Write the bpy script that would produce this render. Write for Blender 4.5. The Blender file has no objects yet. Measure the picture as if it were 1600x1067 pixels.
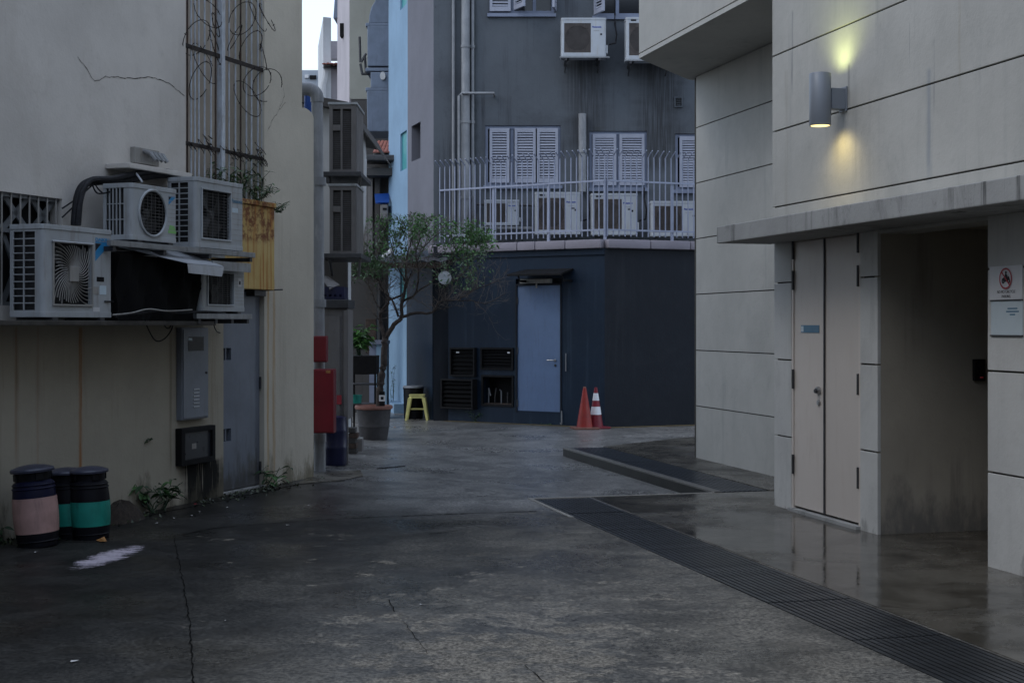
import bpy, bmesh, math, random
from mathutils import Vector, Matrix
R = random.Random(7)
C = bpy.context.scene.collection
SC = bpy.context.scene
rad = math.radians

# ------------------------------------------------------------------ camera
EYE, FPX, HOR = 1.64, 2200.0, 508.0
cd = bpy.data.cameras.new('camera'); cam = bpy.data.objects.new('camera', cd); C.objects.link(cam)
cam.location = (0, 0, EYE); cam.rotation_euler = (rad(90), 0, 0)
cd.sensor_width = 36; cd.lens = FPX / 1600 * 36
cd.shift_y = (HOR - 533.5) / 1600
cd.clip_start = 0.05; cd.clip_end = 600
cd.dof.use_dof = False
SC.camera = cam

# ------------------------------------------------------------------ sky, sun, exposure
SUN_EL, SUN_ROT = rad(48), rad(240)
w = bpy.data.worlds.new('World'); SC.world = w; w.use_nodes = True
nt = w.node_tree; nt.nodes.clear()
out = nt.nodes.new('ShaderNodeOutputWorld')
sky = nt.nodes.new('ShaderNodeTexSky'); sky.sky_type = 'NISHITA'; sky.sun_disc = False
sky.sun_elevation = SUN_EL; sky.sun_rotation = SUN_ROT
sky.air_density = 1.3; sky.dust_density = 0.8; sky.ozone_density = 1.5
bg1 = nt.nodes.new('ShaderNodeBackground'); bg1.inputs[1].default_value = 0.05
nt.links.new(sky.outputs[0], bg1.inputs[0])
bg2 = nt.nodes.new('ShaderNodeBackground')          # the even cloud deck under that sky
bg2.inputs[0].default_value = (0.59, 0.685, 0.855, 1); bg2.inputs[1].default_value = 1.0
add = nt.nodes.new('ShaderNodeAddShader')
nt.links.new(bg1.outputs[0], add.inputs[0]); nt.links.new(bg2.outputs[0], add.inputs[1])
nt.links.new(add.outputs[0], out.inputs[0])

sl = bpy.data.lights.new('sun', 'SUN'); sl.energy = 0.5; sl.angle = rad(35); sl.color = (1.0, 0.93, 0.82)
so = bpy.data.objects.new('sun', sl); C.objects.link(so)
az = SUN_ROT
sd = Vector((math.sin(az) * math.cos(SUN_EL), math.cos(az) * math.cos(SUN_EL), math.sin(SUN_EL)))
so.rotation_euler = sd.to_track_quat('Z', 'Y').to_euler(); so.location = (0, 0, 30)

vs = SC.view_settings
vs.view_transform = 'Standard'; vs.look = 'None'; vs.gamma = 1; vs.use_curve_mapping = False
vs.exposure = 0.42
SC.cycles.use_denoising = True
SC.cycles.max_bounces = 6; SC.cycles.diffuse_bounces = 4; SC.cycles.glossy_bounces = 3
SC.cycles.caustics_reflective = False; SC.cycles.caustics_refractive = False
SC.cycles.sample_clamp_indirect = 4

# ------------------------------------------------------------------ materials
class NB:
    def __init__(s, name):
        s.m = bpy.data.materials.new(name); s.m.use_nodes = True
        s.t = s.m.node_tree; s.t.nodes.clear()
        s.o = s.t.nodes.new('ShaderNodeOutputMaterial')
        s.p = s.t.nodes.new('ShaderNodeBsdfPrincipled')
        s.t.links.new(s.p.outputs[0], s.o.inputs[0])
    def set(s, sock, v):
        if isinstance(v, bpy.types.NodeSocket): s.t.links.new(v, sock)
        elif isinstance(v, (tuple, list)) and len(v) == 3 and sock.type == 'RGBA': sock.default_value = (*v, 1)
        else: sock.default_value = v
    def pos(s, kind='world'):
        if kind == 'world': return s.t.nodes.new('ShaderNodeNewGeometry').outputs['Position']
        return s.t.nodes.new('ShaderNodeTexCoord').outputs['Object']
    def scale(s, vec, sc, rz=0):
        n = s.t.nodes.new('ShaderNodeMapping'); s.set(n.inputs['Vector'], vec)
        n.inputs['Scale'].default_value = sc; n.inputs['Rotation'].default_value = (0, 0, rz); return n.outputs[0]
    def noise(s, vec, sc, det=4, ro=0.55, dist=0.0):
        n = s.t.nodes.new('ShaderNodeTexNoise'); s.set(n.inputs['Vector'], vec)
        n.inputs['Scale'].default_value = sc; n.inputs['Detail'].default_value = det
        n.inputs['Roughness'].default_value = ro; n.inputs['Distortion'].default_value = dist; return n.outputs['Fac']
    def vor(s, vec, sc, feat='F1'):
        n = s.t.nodes.new('ShaderNodeTexVoronoi'); n.feature = feat; s.set(n.inputs['Vector'], vec)
        n.inputs['Scale'].default_value = sc; return n.outputs['Distance']
    def math(s, op, a, b=0.0, c=0.0):
        n = s.t.nodes.new('ShaderNodeMath'); n.operation = op
        s.set(n.inputs[0], a); s.set(n.inputs[1], b); s.set(n.inputs[2], c); return n.outputs[0]
    def sep(s, vec):
        n = s.t.nodes.new('ShaderNodeSeparateXYZ'); s.set(n.inputs[0], vec); return n.outputs
    def rng(s, v, a, b, c=0.0, d=1.0):
        n = s.t.nodes.new('ShaderNodeMapRange'); n.interpolation_type = 'SMOOTHSTEP'; s.set(n.inputs[0], v)
        for i, x in enumerate((a, b, c, d)): n.inputs[i + 1].default_value = x
        return n.outputs[0]
    def mix(s, f, a, b, mode='MIX'):
        n = s.t.nodes.new('ShaderNodeMix'); n.data_type = 'RGBA'; n.blend_type = mode
        s.set(n.inputs[0], f); s.set(n.inputs[6], a); s.set(n.inputs[7], b); return n.outputs[2]
    def bump(s, h, strength=0.3, dist=0.01, prev=None):
        n = s.t.nodes.new('ShaderNodeBump'); s.set(n.inputs['Height'], h)
        n.inputs['Strength'].default_value = strength; n.inputs['Distance'].default_value = dist
        if prev is not None: s.set(n.inputs['Normal'], prev)
        return n.outputs[0]
    def fin(s, col=None, rough=None, metal=None, normal=None, **k):
        if col is not None: s.set(s.p.inputs['Base Color'], col)
        if rough is not None: s.set(s.p.inputs['Roughness'], rough)
        if metal is not None: s.set(s.p.inputs['Metallic'], metal)
        if normal is not None: s.set(s.p.inputs['Normal'], normal)
        for a, b in k.items(): s.set(s.p.inputs[a], b)
        return s.m

def sc3(c, f): return tuple(min(1, x * f) for x in c)

def M_simple(name, col, rough=0.5, metal=0.0, var=0.25, nscale=6.0, bump=0.0, dirt=None, dirt_amt=0.5):
    b = NB(name); p = b.pos('obj')
    n = b.noise(p, nscale, 5, 0.6); c = b.mix(b.rng(n, 0.3, 0.7), sc3(col, 1 - var), sc3(col, 1 + var * 0.6))
    rnd = b.t.nodes.new('ShaderNodeObjectInfo').outputs['Random']; n_ = b.t.nodes.new('ShaderNodeVectorMath'); n_.operation = 'SCALE'; b.set(n_.inputs[0], c); b.set(n_.inputs['Scale'], b.math('ADD', 0.94, b.math('MULTIPLY', rnd, 0.12))); c = n_.outputs[0]      # no two pieces age alike
    if dirt:
        n2 = b.noise(b.scale(p, (3, 3, 0.5)), 5, 5, 0.65)
        c = b.mix(b.math('MULTIPLY', b.rng(n2, 0.5, 0.72), dirt_amt), c, dirt)
    nr = b.noise(p, nscale * 2.7, 3)
    r = b.math('ADD', b.math('MULTIPLY', nr, 0.25), rough - 0.12)
    nm = b.bump(b.noise(p, 60, 3), bump, 0.004) if bump else None
    return b.fin(c, r, metal, nm, **{'Specular IOR Level': 0.2 if max(col) < 0.035 and not metal else 0.45})

def M_plaster(name, col, stain, stain_amt=0.45, rough=0.8, streaks=(), base_dirt=None, base_z=0.9, fine=0.5, cloud=0.0, vary=0.0):
    """painted render: mottling, rain streaks, optional rust or dark streaks at local x, grime splashed up from the base"""
    b = NB(name); w = b.pos('world'); l = b.pos('obj')
    n = b.noise(w, 0.9, 5, 0.6)
    c = b.mix(b.rng(n, 0.3, 0.7), sc3(col, 0.88), sc3(col, 1.05))
    n1 = b.noise(w, 9, 6, 0.7); c = b.mix(b.math('MULTIPLY', b.rng(n1, 0.5, 0.75), 0.22), c, sc3(col, 0.72))
    if vary:
        rnd = b.t.nodes.new('ShaderNodeObjectInfo').outputs['Random']; k_ = b.math('ADD', 1 - vary, b.math('MULTIPLY', rnd, 2 * vary))
        n_ = b.t.nodes.new('ShaderNodeVectorMath'); n_.operation = 'SCALE'; b.set(n_.inputs[0], c); b.set(n_.inputs['Scale'], k_); c = n_.outputs[0]
    if cloud:
        cl = b.noise(b.scale(w, (1, 1, 0.7)), 1.5, 8, 0.7, 0.6); c = b.mix(b.math('MULTIPLY', b.rng(cl, 0.5, 0.68), cloud), c, stain)
        sm = b.noise(w, 22, 5, 0.7); c = b.mix(b.math('MULTIPLY', b.math('MULTIPLY', b.rng(sm, 0.56, 0.72), b.rng(cl, 0.42, 0.6)), cloud), c, sc3(stain, 0.8))
    st = b.noise(b.scale(w, (7, 7, 0.35)), 1.0, 6, 0.65)
    msk = b.noise(w, 0.7, 3)
    f = b.math('MULTIPLY', b.math('MULTIPLY', b.rng(st, 0.5, 0.75), b.rng(msk, 0.42, 0.65)), stain_amt)
    c = b.mix(f, c, stain)
    sx = b.sep(l)
    for (x0, wd, z0, z1, scol, amt) in streaks:
        wob = b.math('MULTIPLY', b.math('SUBTRACT', b.noise(b.scale(l, (0.2, 0.2, 2.5)), 1.5, 3), 0.5), wd * 1.2)
        dx = b.math('ABSOLUTE', b.math('SUBTRACT', b.math('ADD', sx[0], wob), x0))
        g = b.rng(dx, wd, wd * 0.15)
        gz = b.math('MULTIPLY', b.rng(sx[2], z0, z0 + 0.25), b.rng(sx[2], z1 + 0.02, z1 - 0.02))
        nn = b.rng(b.noise(b.scale(l, (20, 20, 0.8)), 1.5, 4), 0.25, 0.6)
        c = b.mix(b.math('MULTIPLY', b.math('MULTIPLY', b.math('MULTIPLY', g, gz), nn), amt), c, scol)
    if base_dirt:
        nz = b.noise(b.scale(w, (2.2, 2.2, 0.8)), 1.6, 6, 0.7)
        hz = b.math('ADD', sx[2], b.math('MULTIPLY', b.math('SUBTRACT', nz, 0.5), 1.6))
        c = b.mix(b.math('MULTIPLY', b.rng(hz, base_z * 0.6, -0.05), 0.8), c, base_dirt)
    h = b.noise(w, 45, 4, 0.6); h2 = b.noise(w, 4, 4, 0.6)
    nm = b.bump(h2, 0.25, 0.02, b.bump(h, fine, 0.004))
    return b.fin(c, rough, 0.0, nm, **{'Specular IOR Level': 0.25})

CREAM = (0.44, 0.395, 0.30)
MT = {}
MT['glass_dark'] = NB('dark_glass').fin((0.012, 0.014, 0.018), 0.12)
MT['smoked'] = M_simple('smoked_glass', (0.03, 0.033, 0.04), 0.3, 0, 0.3, 4)
MT['black'] = M_simple('black_plastic', (0.007, 0.007, 0.008), 0.65, 0, 0.3)
MT['void'] = M_simple('dark_inside', (0.010, 0.010, 0.011), 0.9)
MT['sheeting'] = NB('matt_black_sheet').fin((0.0045, 0.0045, 0.005), 0.85, 0, None, **{'Specular IOR Level': 0.15})
MT['ac_white'] = M_simple('aged_white_enamel', (0.36, 0.38, 0.395), 0.42, 0, 0.12, 3, 0.0, (0.22, 0.20, 0.17), 0.55)
MT['ac_cream'] = M_simple('clean_white_enamel', (0.41, 0.44, 0.475), 0.42, 0, 0.10, 3, 0.0, (0.36, 0.33, 0.28), 0.45)
MT['ac_grey'] = M_simple('weathered_grey_enamel', (0.30, 0.29, 0.27), 0.5, 0, 0.15, 3, 0.0, (0.16, 0.13, 0.10), 0.5)
MT['ac_taupe'] = M_simple('sooty_taupe_enamel', (0.15, 0.14, 0.135), 0.5, 0, 0.15, 3, 0.0, (0.09, 0.08, 0.07), 0.5)
MT['shelf_dark'] = M_simple('grimy_dark_shelf', (0.055, 0.05, 0.044), 0.7, 0, 0.4, 4, 0.2, (0.02, 0.018, 0.015), 0.8)
MT['fin_coil'] = M_simple('condenser_fins', (0.03, 0.03, 0.032), 0.6, 0.2, 0.3, 30)
MT['coil_brown'] = M_simple('dusty_brown_fan_guard', (0.14, 0.115, 0.105), 0.7, 0, 0.2, 8)
MT['coil_brown_d'] = M_simple('dusty_dark_fan_guard', (0.075, 0.066, 0.063), 0.7, 0, 0.2, 8)
MT['guard'] = M_simple('grey_wire_guard', (0.10, 0.10, 0.10), 0.5, 0.3)
MT['fan'] = M_simple('dark_fan_blades', (0.05, 0.05, 0.052), 0.5)
MT['blue_mark'] = M_simple('blue_sticker_ink', (0.02, 0.22, 0.46), 0.45, 0, 0.1)
MT['navy_mark'] = M_simple('navy_lettering', (0.03, 0.06, 0.30), 0.45, 0, 0.1)
MT['green_mark'] = M_simple('green_sticker', (0.22, 0.48, 0.16), 0.45, 0, 0.1)
MT['pale_mark'] = M_simple('pale_sticker', (0.50, 0.60, 0.66), 0.45, 0, 0.1)
MT['black_mark'] = M_simple('black_ink', (0.02, 0.02, 0.025), 0.5, 0, 0.1)
MT['red_mark'] = M_simple('red_ink', (0.38, 0.035, 0.05), 0.5, 0, 0.1)
MT['steel'] = M_simple('galvanised_steel', (0.30, 0.31, 0.32), 0.45, 0.6, 0.2, 8, 0.05, (0.12, 0.09, 0.07), 0.4)
MT['dark_steel'] = M_simple('dark_steel', (0.06, 0.06, 0.063), 0.5, 0.4, 0.3, 8)
MT['rust_steel'] = M_simple('rusted_steel', (0.075, 0.055, 0.045), 0.85, 0.1, 0.4, 14, 0.3, (0.16, 0.07, 0.03), 0.5)
MT['rust_dark'] = M_simple('dark_rust', (0.035, 0.028, 0.025), 0.9, 0.0, 0.4, 14, 0.3)
MT['lattice'] = M_simple('grey_lattice_paint', (0.17, 0.18, 0.19), 0.6, 0, 0.2, 8)
MT['grille_paint'] = M_simple('pale_blue_grille_paint', (0.48, 0.52, 0.57), 0.5, 0, 0.2, 8, 0, (0.18, 0.12, 0.08), 0.5)
MT['fence_paint'] = M_simple('pale_lilac_fence_paint', (0.30, 0.33, 0.43), 0.45, 0, 0.12, 8)
MT['pipe_grey'] = M_simple('grey_pipe_paint', (0.24, 0.25, 0.265), 0.5, 0, 0.18, 4, 0.05, (0.42, 0.42, 0.42), 0.5)
MT['red_box'] = M_simple('dull_red_enamel', (0.17, 0.007, 0.013), 0.42, 0, 0.15, 4)
MT['cone_red'] = M_simple('faded_orange_red_plastic', (0.26, 0.016, 0.010), 0.5, 0, 0.2, 6, 0, (0.25, 0.08, 0.05), 0.5)
MT['cone_crimson'] = M_simple('crimson_plastic', (0.17, 0.006, 0.016), 0.45, 0, 0.15, 6)
MT['cone_white'] = M_simple('white_reflective_band', (0.72, 0.74, 0.76), 0.35, 0, 0.08)
MT['stool'] = M_simple('pale_yellow_enamel', (0.55, 0.52, 0.20), 0.42, 0, 0.15, 6)
MT['pot'] = M_simple('charcoal_planter_clay', (0.045, 0.042, 0.043), 0.7, 0, 0.25, 8, 0.2)
MT['pot_rim'] = M_simple('terracotta_rim', (0.22, 0.10, 0.075), 0.7, 0, 0.25, 8, 0.2)
MT['soil'] = M_simple('soil', (0.035, 0.026, 0.02), 0.95, 0, 0.5, 30, 0.6)
MT['bark'] = M_simple('bark', (0.045, 0.035, 0.03), 0.9, 0, 0.45, 18, 0.6)
MT['twig'] = M_simple('twig', (0.12, 0.10, 0.085), 0.9, 0, 0.4, 18)
MT['door_blue'] = M_simple('pale_blue_door_paint', (0.105, 0.165, 0.29), 0.5, 0, 0.08, 3, 0.05, (0.08, 0.11, 0.18), 0.4)
MT['door_beige'] = M_simple('beige_door_paint', (0.59, 0.53, 0.475), 0.42, 0, 0.03, 1.2, 0.02, (0.50, 0.43, 0.37), 0.4)
MT['cabinet_grey'] = M_simple('grey_cabinet_enamel', (0.21, 0.23, 0.265), 0.45, 0, 0.1, 3, 0.03, (0.14, 0.14, 0.15), 0.4)
MT['old_cabinet'] = M_simple('dirty_beige_cabinet', (0.16, 0.15, 0.145), 0.6, 0, 0.15, 3, 0.05, (0.12, 0.10, 0.09), 0.5)
MT['navy'] = M_simple('navy_plastic', (0.008, 0.010, 0.045), 0.4, 0, 0.2, 4)
MT['bin_black'] = M_simple('black_bin_plastic', (0.007, 0.007, 0.010), 0.45, 0, 0.3, 5)
MT['bin_navy'] = M_simple('navy_bin_plastic', (0.008, 0.009, 0.030), 0.42, 0, 0.3, 5)
MT['lid_grey'] = M_simple('slate_lid_plastic', (0.045, 0.048, 0.075), 0.38, 0, 0.3, 7, 0.1)
MT['pink'] = M_simple('pale_pink_band', (0.42, 0.26, 0.235), 0.55, 0, 0.2, 4, 0.1, (0.20, 0.13, 0.12), 0.7)
MT['teal'] = M_simple('teal_band', (0.013, 0.25, 0.195), 0.5, 0, 0.2, 4, 0.1, (0.01, 0.10, 0.085), 0.7)
MT['teal_frame'] = M_simple('teal_window_paint', (0.02, 0.26, 0.27), 0.5, 0, 0.1, 4)
MT['shutter'] = M_simple('lilac_white_shutter_paint', (0.33, 0.35, 0.42), 0.5, 0, 0.1, 4, 0, (0.30, 0.30, 0.36), 0.4)
MT['frame_blue'] = M_simple('slate_blue_frame_paint', (0.19, 0.22, 0.30), 0.5, 0, 0.12, 4)
MT['white_alu'] = M_simple('pale_sheet_metal', (0.46, 0.48, 0.51), 0.4, 0.15, 0.12, 3, 0.05, (0.28, 0.27, 0.26), 0.35)
MT['cable'] = M_simple('black_pipe_lagging', (0.02, 0.02, 0.023), 0.6, 0, 0.4, 25, 0.5)
MT['paper'] = M_simple('pale_blue_notice_paper', (0.50, 0.57, 0.60), 0.4, 0, 0.06, 3)
MT['sign_white'] = M_simple('white_sign_face', (0.60, 0.60, 0.61), 0.4, 0, 0.05, 3)
MT['sign_blue'] = M_simple('blue_plate', (0.03, 0.13, 0.22), 0.35, 0, 0.08, 3)
MT['chrome'] = M_simple('worn_chrome', (0.42, 0.42, 0.42), 0.3, 0.9, 0.1, 6)
MT['lamp_grey'] = M_simple('grey_lamp_enamel', (0.20, 0.22, 0.25), 0.42, 0.1, 0.05, 3)
MT['tile_red'] = M_simple('clay_roof_tile', (0.30, 0.10, 0.07), 0.8, 0, 0.45, 5, 0.3, (0.08, 0.05, 0.04), 0.7)
MT['duct'] = M_simple('blue_grey_duct_metal', (0.15, 0.185, 0.245), 0.5, 0.35, 0.12, 4, 0.03, (0.10, 0.11, 0.14), 0.4)
MT['tarp'] = M_simple('blue_tarpaulin', (0.012, 0.06, 0.26), 0.5, 0, 0.15, 4)
MT['litter'] = M_simple('wet_paper_scrap', (0.62, 0.60, 0.58), 0.6, 0, 0.1, 20)
MT['leaf_litter'] = M_simple('fallen_leaf', (0.36, 0.17, 0.05), 0.7, 0, 0.3, 20)
MT['spill'] = M_simple('dried_white_paint', (0.38, 0.33, 0.38), 0.7, 0, 0.2, 9, 0.3)
MT['white_wall'] = M_plaster('white_paint_render', (0.55, 0.56, 0.57), (0.30, 0.29, 0.28))
MT['pink_wall'] = M_plaster('pink_paint_render', (0.47, 0.43, 0.45), (0.33, 0.30, 0.30))
MT['cream_wall2'] = M_plaster('faded_cream_render', (0.33, 0.33, 0.29), (0.24, 0.22, 0.19))
MT['grey_wall2'] = M_plaster('distant_grey_render', (0.30, 0.33, 0.37), (0.2, 0.22, 0.25))
MT['drab_wall'] = M_plaster('sooty_render', (0.075, 0.072, 0.07), (0.035, 0.03, 0.03))
MT['wall_upper'] = M_plaster('grey_white_render', (0.61, 0.575, 0.53), (0.44, 0.40, 0.35), 0.55, cloud=0.3)
MT['recess'] = M_plaster('brown_grey_render', (0.50, 0.44, 0.375), (0.2, 0.17, 0.15), 0.4)
DRIP = (0.20, 0.205, 0.21)
fx9 = lambda p: 5.55 / ((p - 800) / FPX * 0.9673 + 0.2534) * ((p - 800) / FPX * 0.2534 - 0.9673) + 9      # facade position seen at photo column p
MT['concrete_r'] = M_plaster('pale_painted_concrete', (0.465, 0.455, 0.42), (0.26, 0.26, 0.25), 0.5, 0.72, fine=0.35, cloud=0.22, vary=0.05, streaks=[(fx9(1496), 0.05, 4.0, 5.6, (0.22, 0.24, 0.27), 0.9), (fx9(1503), 0.02, 3.2, 5.2, (0.30, 0.26, 0.19), 0.5),
    (fx9(1374), 0.03, 3.7, 4.5, DRIP, 0.8), (fx9(1241), 0.03, 3.6, 4.4, DRIP, 0.7), (fx9(1456), 0.06, 2.6, 3.5, (0.27, 0.29, 0.31), 0.7), (fx9(1463), 0.02, 3.1, 3.7, DRIP, 0.6), (fx9(1330), 0.03, 3.3, 3.75, (0.14, 0.14, 0.14), 0.5), (fx9(1425), 0.012, 3.5, 3.9, DRIP, 0.5), (fx9(1232), 0.05, 2.5, 3.9, (0.34, 0.32, 0.28), 0.6)])
MT['concrete_low'] = M_plaster('shade_lifted_concrete', (0.565, 0.56, 0.535), (0.32, 0.32, 0.31), 0.6, 0.7, fine=0.35, cloud=0.3, vary=0.06, base_dirt=(0.30, 0.295, 0.28), base_z=0.12)  # same concrete as above, colour lightened to offset the ledge's shade
MT['concrete_ledge'] = M_plaster('weathered_concrete_ledge', (0.34, 0.34, 0.33), (0.07, 0.07, 0.067), 1.5, 0.8, cloud=0.5)
MT['alcove'] = M_plaster('taupe_alcove_render', (0.39, 0.35, 0.285), (0.12, 0.11, 0.10), 0.7, 0.75, base_dirt=(0.13, 0.125, 0.12), base_z=0.7)
MT['crack_line'] = NB('open_joint').fin((0.008, 0.008, 0.0075), 0.9, 0, None, **{'Specular IOR Level': 0.05})
MT['groove'] = M_simple('dark_joint', (0.06, 0.055, 0.045), 0.9)
MT['tower_grey'] = M_plaster('slate_grey_render', (0.105, 0.118, 0.134), (0.052, 0.056, 0.064), 1.2, cloud=0.35, streaks=[(-0.25, 0.55, 4.7, 6.45, (0.045, 0.047, 0.052), 0.8), (1.05, 0.6, 4.3, 6.4, (0.04, 0.042, 0.046), 0.9), (-2.3, 0.12, 3.0, 8, (0.05, 0.06, 0.06), 0.7), (-0.05, 0.1, 3.0, 5.2, (0.06, 0.065, 0.062), 0.6)])  # first two streaks: wide dark bands below the high condensers
MT['tower_side'] = M_plaster('mauve_grey_render', (0.165, 0.165, 0.19), (0.15, 0.15, 0.17), 0.4)
MT['tower_blue'] = M_plaster('powder_blue_render', (0.235, 0.36, 0.49), (0.2, 0.25, 0.32), 0.3)
MT['navy_wall'] = M_plaster('midnight_blue_render', (0.0068, 0.0180, 0.037), (0.022, 0.040, 0.064), 1.3, 0.6, cloud=0.35)
MT['navy_wall2'] = M_plaster('charcoal_blue_render', (0.011, 0.0145, 0.0215), (0.022, 0.026, 0.033), 0.9, 0.65, cloud=0.3)
MT['coping'] = M_plaster('lilac_coping_render', (0.27, 0.25, 0.285), (0.14, 0.13, 0.15), 0.7)

def leaf_mat(name, c1, c2):
    b = NB(name); n = b.t.nodes.new('ShaderNodeObjectInfo'); p = b.pos('obj')
    c = b.mix(b.rng(b.noise(p, 7, 2), 0.35, 0.65), c1, c2)
    return b.fin(c, 0.45)
MT['leaf'] = leaf_mat('young_green_leaf', (0.05, 0.11, 0.042), (0.09, 0.20, 0.065))
MT['leaf_dark'] = leaf_mat('dark_green_leaf', (0.018, 0.045, 0.02), (0.035, 0.075, 0.03))
MT['leaf_bright'] = leaf_mat('bright_green_leaf', (0.045, 0.13, 0.025), (0.08, 0.23, 0.045))
MT['dry_leaf'] = leaf_mat('dry_brown_leaf', (0.10, 0.055, 0.03), (0.05, 0.035, 0.025))
MT['moss'] = leaf_mat('moss', (0.02, 0.03, 0.012), (0.035, 0.05, 0.018))

def M_lane():
    b = NB('worn_wet_concrete'); w = b.pos('world'); xyz = b.sep(w)
    q = b.math('ADD', b.math('MULTIPLY', xyz[0], 0.9673), b.math('MULTIPLY', xyz[1], 0.2534))
    p = b.math('ADD', b.math('MULTIPLY', xyz[0], -0.2534), b.math('MULTIPLY', xyz[1], 0.9673))
    wob = b.math('MULTIPLY', b.math('SUBTRACT', b.noise(w, 2.2, 5, 0.65), 0.5), 0.25)
    pe = b.math('SUBTRACT', b.math('ADD', p, wob), b.math('MULTIPLY', q, 0.21))
    slab = b.math('MULTIPLY', b.rng(b.math('ADD', q, wob), 0.18, 0.30), b.rng(pe, 11.32, 11.18))     # the paler pour between the joints
    big = b.noise(w, 0.5, 5, 0.6); mid = b.noise(w, 1.9, 8, 0.7, 0.5); fine = b.noise(w, 40, 2, 0.8); fine2 = b.noise(w, 15, 6, 0.8)
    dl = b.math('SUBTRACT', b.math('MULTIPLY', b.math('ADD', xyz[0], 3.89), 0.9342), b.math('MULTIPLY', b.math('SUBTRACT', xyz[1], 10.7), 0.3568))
    shade_mix = b.rng(b.math('ADD', dl, b.math('MULTIPLY', b.math('SUBTRACT', b.noise(w, 0.9, 6, 0.65), 0.5), 2.6)), 2.0, 5.0)        # shade towards the left wall, put into the ground colour
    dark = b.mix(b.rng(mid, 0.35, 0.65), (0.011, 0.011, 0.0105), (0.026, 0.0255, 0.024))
    far = b.math('MULTIPLY', b.rng(b.math('ADD', p, wob), 11.3, 13.0), b.rng(b.math('ADD', q, b.math('MULTIPLY', wob, 3.0)), 1.1, 3.7))
    dark = b.mix(far, dark, b.mix(b.rng(mid, 0.35, 0.65), (0.11, 0.109, 0.107), (0.21, 0.205, 0.197)))
    pale = b.mix(b.rng(mid, 0.34, 0.64), (0.058, 0.054, 0.046), (0.150, 0.138, 0.116))
    pale = b.mix(b.math('MULTIPLY', b.rng(big, 0.42, 0.6), 0.5), pale, (0.050, 0.051, 0.051))
    pale = b.mix(slab, b.mix(0.4, pale, (0.012, 0.012, 0.012)), pale)
    unshaded = b.math('MAXIMUM', shade_mix, far)
    c = b.mix(shade_mix, dark, pale); c = b.mix(far, c, b.mix(b.rng(mid, 0.35, 0.65), (0.11, 0.109, 0.107), (0.21, 0.205, 0.197)))
    # worn pale skin of the old screed, broken into flakes with ragged edges
    fl = b.noise(b.scale(w, (1, 1.2, 1)), 2.6, 12, 0.74, 0.25); fl2 = b.noise(w, 11, 8, 0.75)
    near = b.math('MULTIPLY', b.rng(xyz[1], 10.2, 7.2), b.rng(b.math('ABSOLUTE', b.math('SUBTRACT', xyz[0], 0.10)), 1.5, 0.3))
    f = b.math('ADD', b.math('ADD', b.math('MULTIPLY', fl, 0.75), b.math('MULTIPLY', fl2, 0.25)), b.math('ADD', b.math('MULTIPLY', near, 0.10), b.math('MULTIPLY', b.math('SUBTRACT', big, 0.5), 0.18)))
    flake = b.math('MULTIPLY', b.rng(f, 0.565, 0.635), b.math('ADD', 0.15, b.math('MULTIPLY', slab, 0.85)))
    c = b.mix(b.math('MULTIPLY', flake, 0.8), c, b.mix(b.rng(fl2, 0.35, 0.65), (0.140, 0.125, 0.102), (0.215, 0.194, 0.160)))
    # aggregate showing through
    g = b.math('ADD', 0.42, b.math('MULTIPLY', b.math('ADD', b.math('MULTIPLY', fine, 0.62), b.math('MULTIPLY', fine2, 0.38)), 1.16))
    c = b.mix(1.0, c, b.mix(b.rng(g, 0.86, 1.15), (0.42, 0.42, 0.43), (1.78, 1.76, 1.72)), 'MULTIPLY')
    spk = b.vor(w, 34); c = b.mix(b.math('MULTIPLY', b.rng(spk, 0.13, 0.06), b.math('MULTIPLY', b.rng(fine2, 0.5, 0.6), 0.6)), c, (0.20, 0.195, 0.185))
    wet = b.rng(b.noise(w, 0.8, 5, 0.6), 0.42, 0.60)
    wetf = b.math('MAXIMUM', wet, b.math('MULTIPLY', b.rng(p, 11.2, 13.5), 0.8))
    r = b.math('ADD', b.math('MULTIPLY', b.math('SUBTRACT', 1.0, wetf), 0.34), b.math('MULTIPLY', fine2, 0.14))
    r = b.math('ADD', r, b.math('ADD', 0.20, b.math('MULTIPLY', flake, 0.2)))
    h = b.math('ADD', b.math('MULTIPLY', fine, 0.5), b.math('MULTIPLY', fine2, 0.8))
    nm = b.bump(h, 0.5, 0.006); nm = b.bump(flake, 0.25, 0.003, nm)
    return b.fin(c, r, 0, nm, **{'Specular IOR Level': b.math('ADD', 0.14, b.math('MULTIPLY', unshaded, 0.22))})
MT['lane'] = M_lane()

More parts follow.
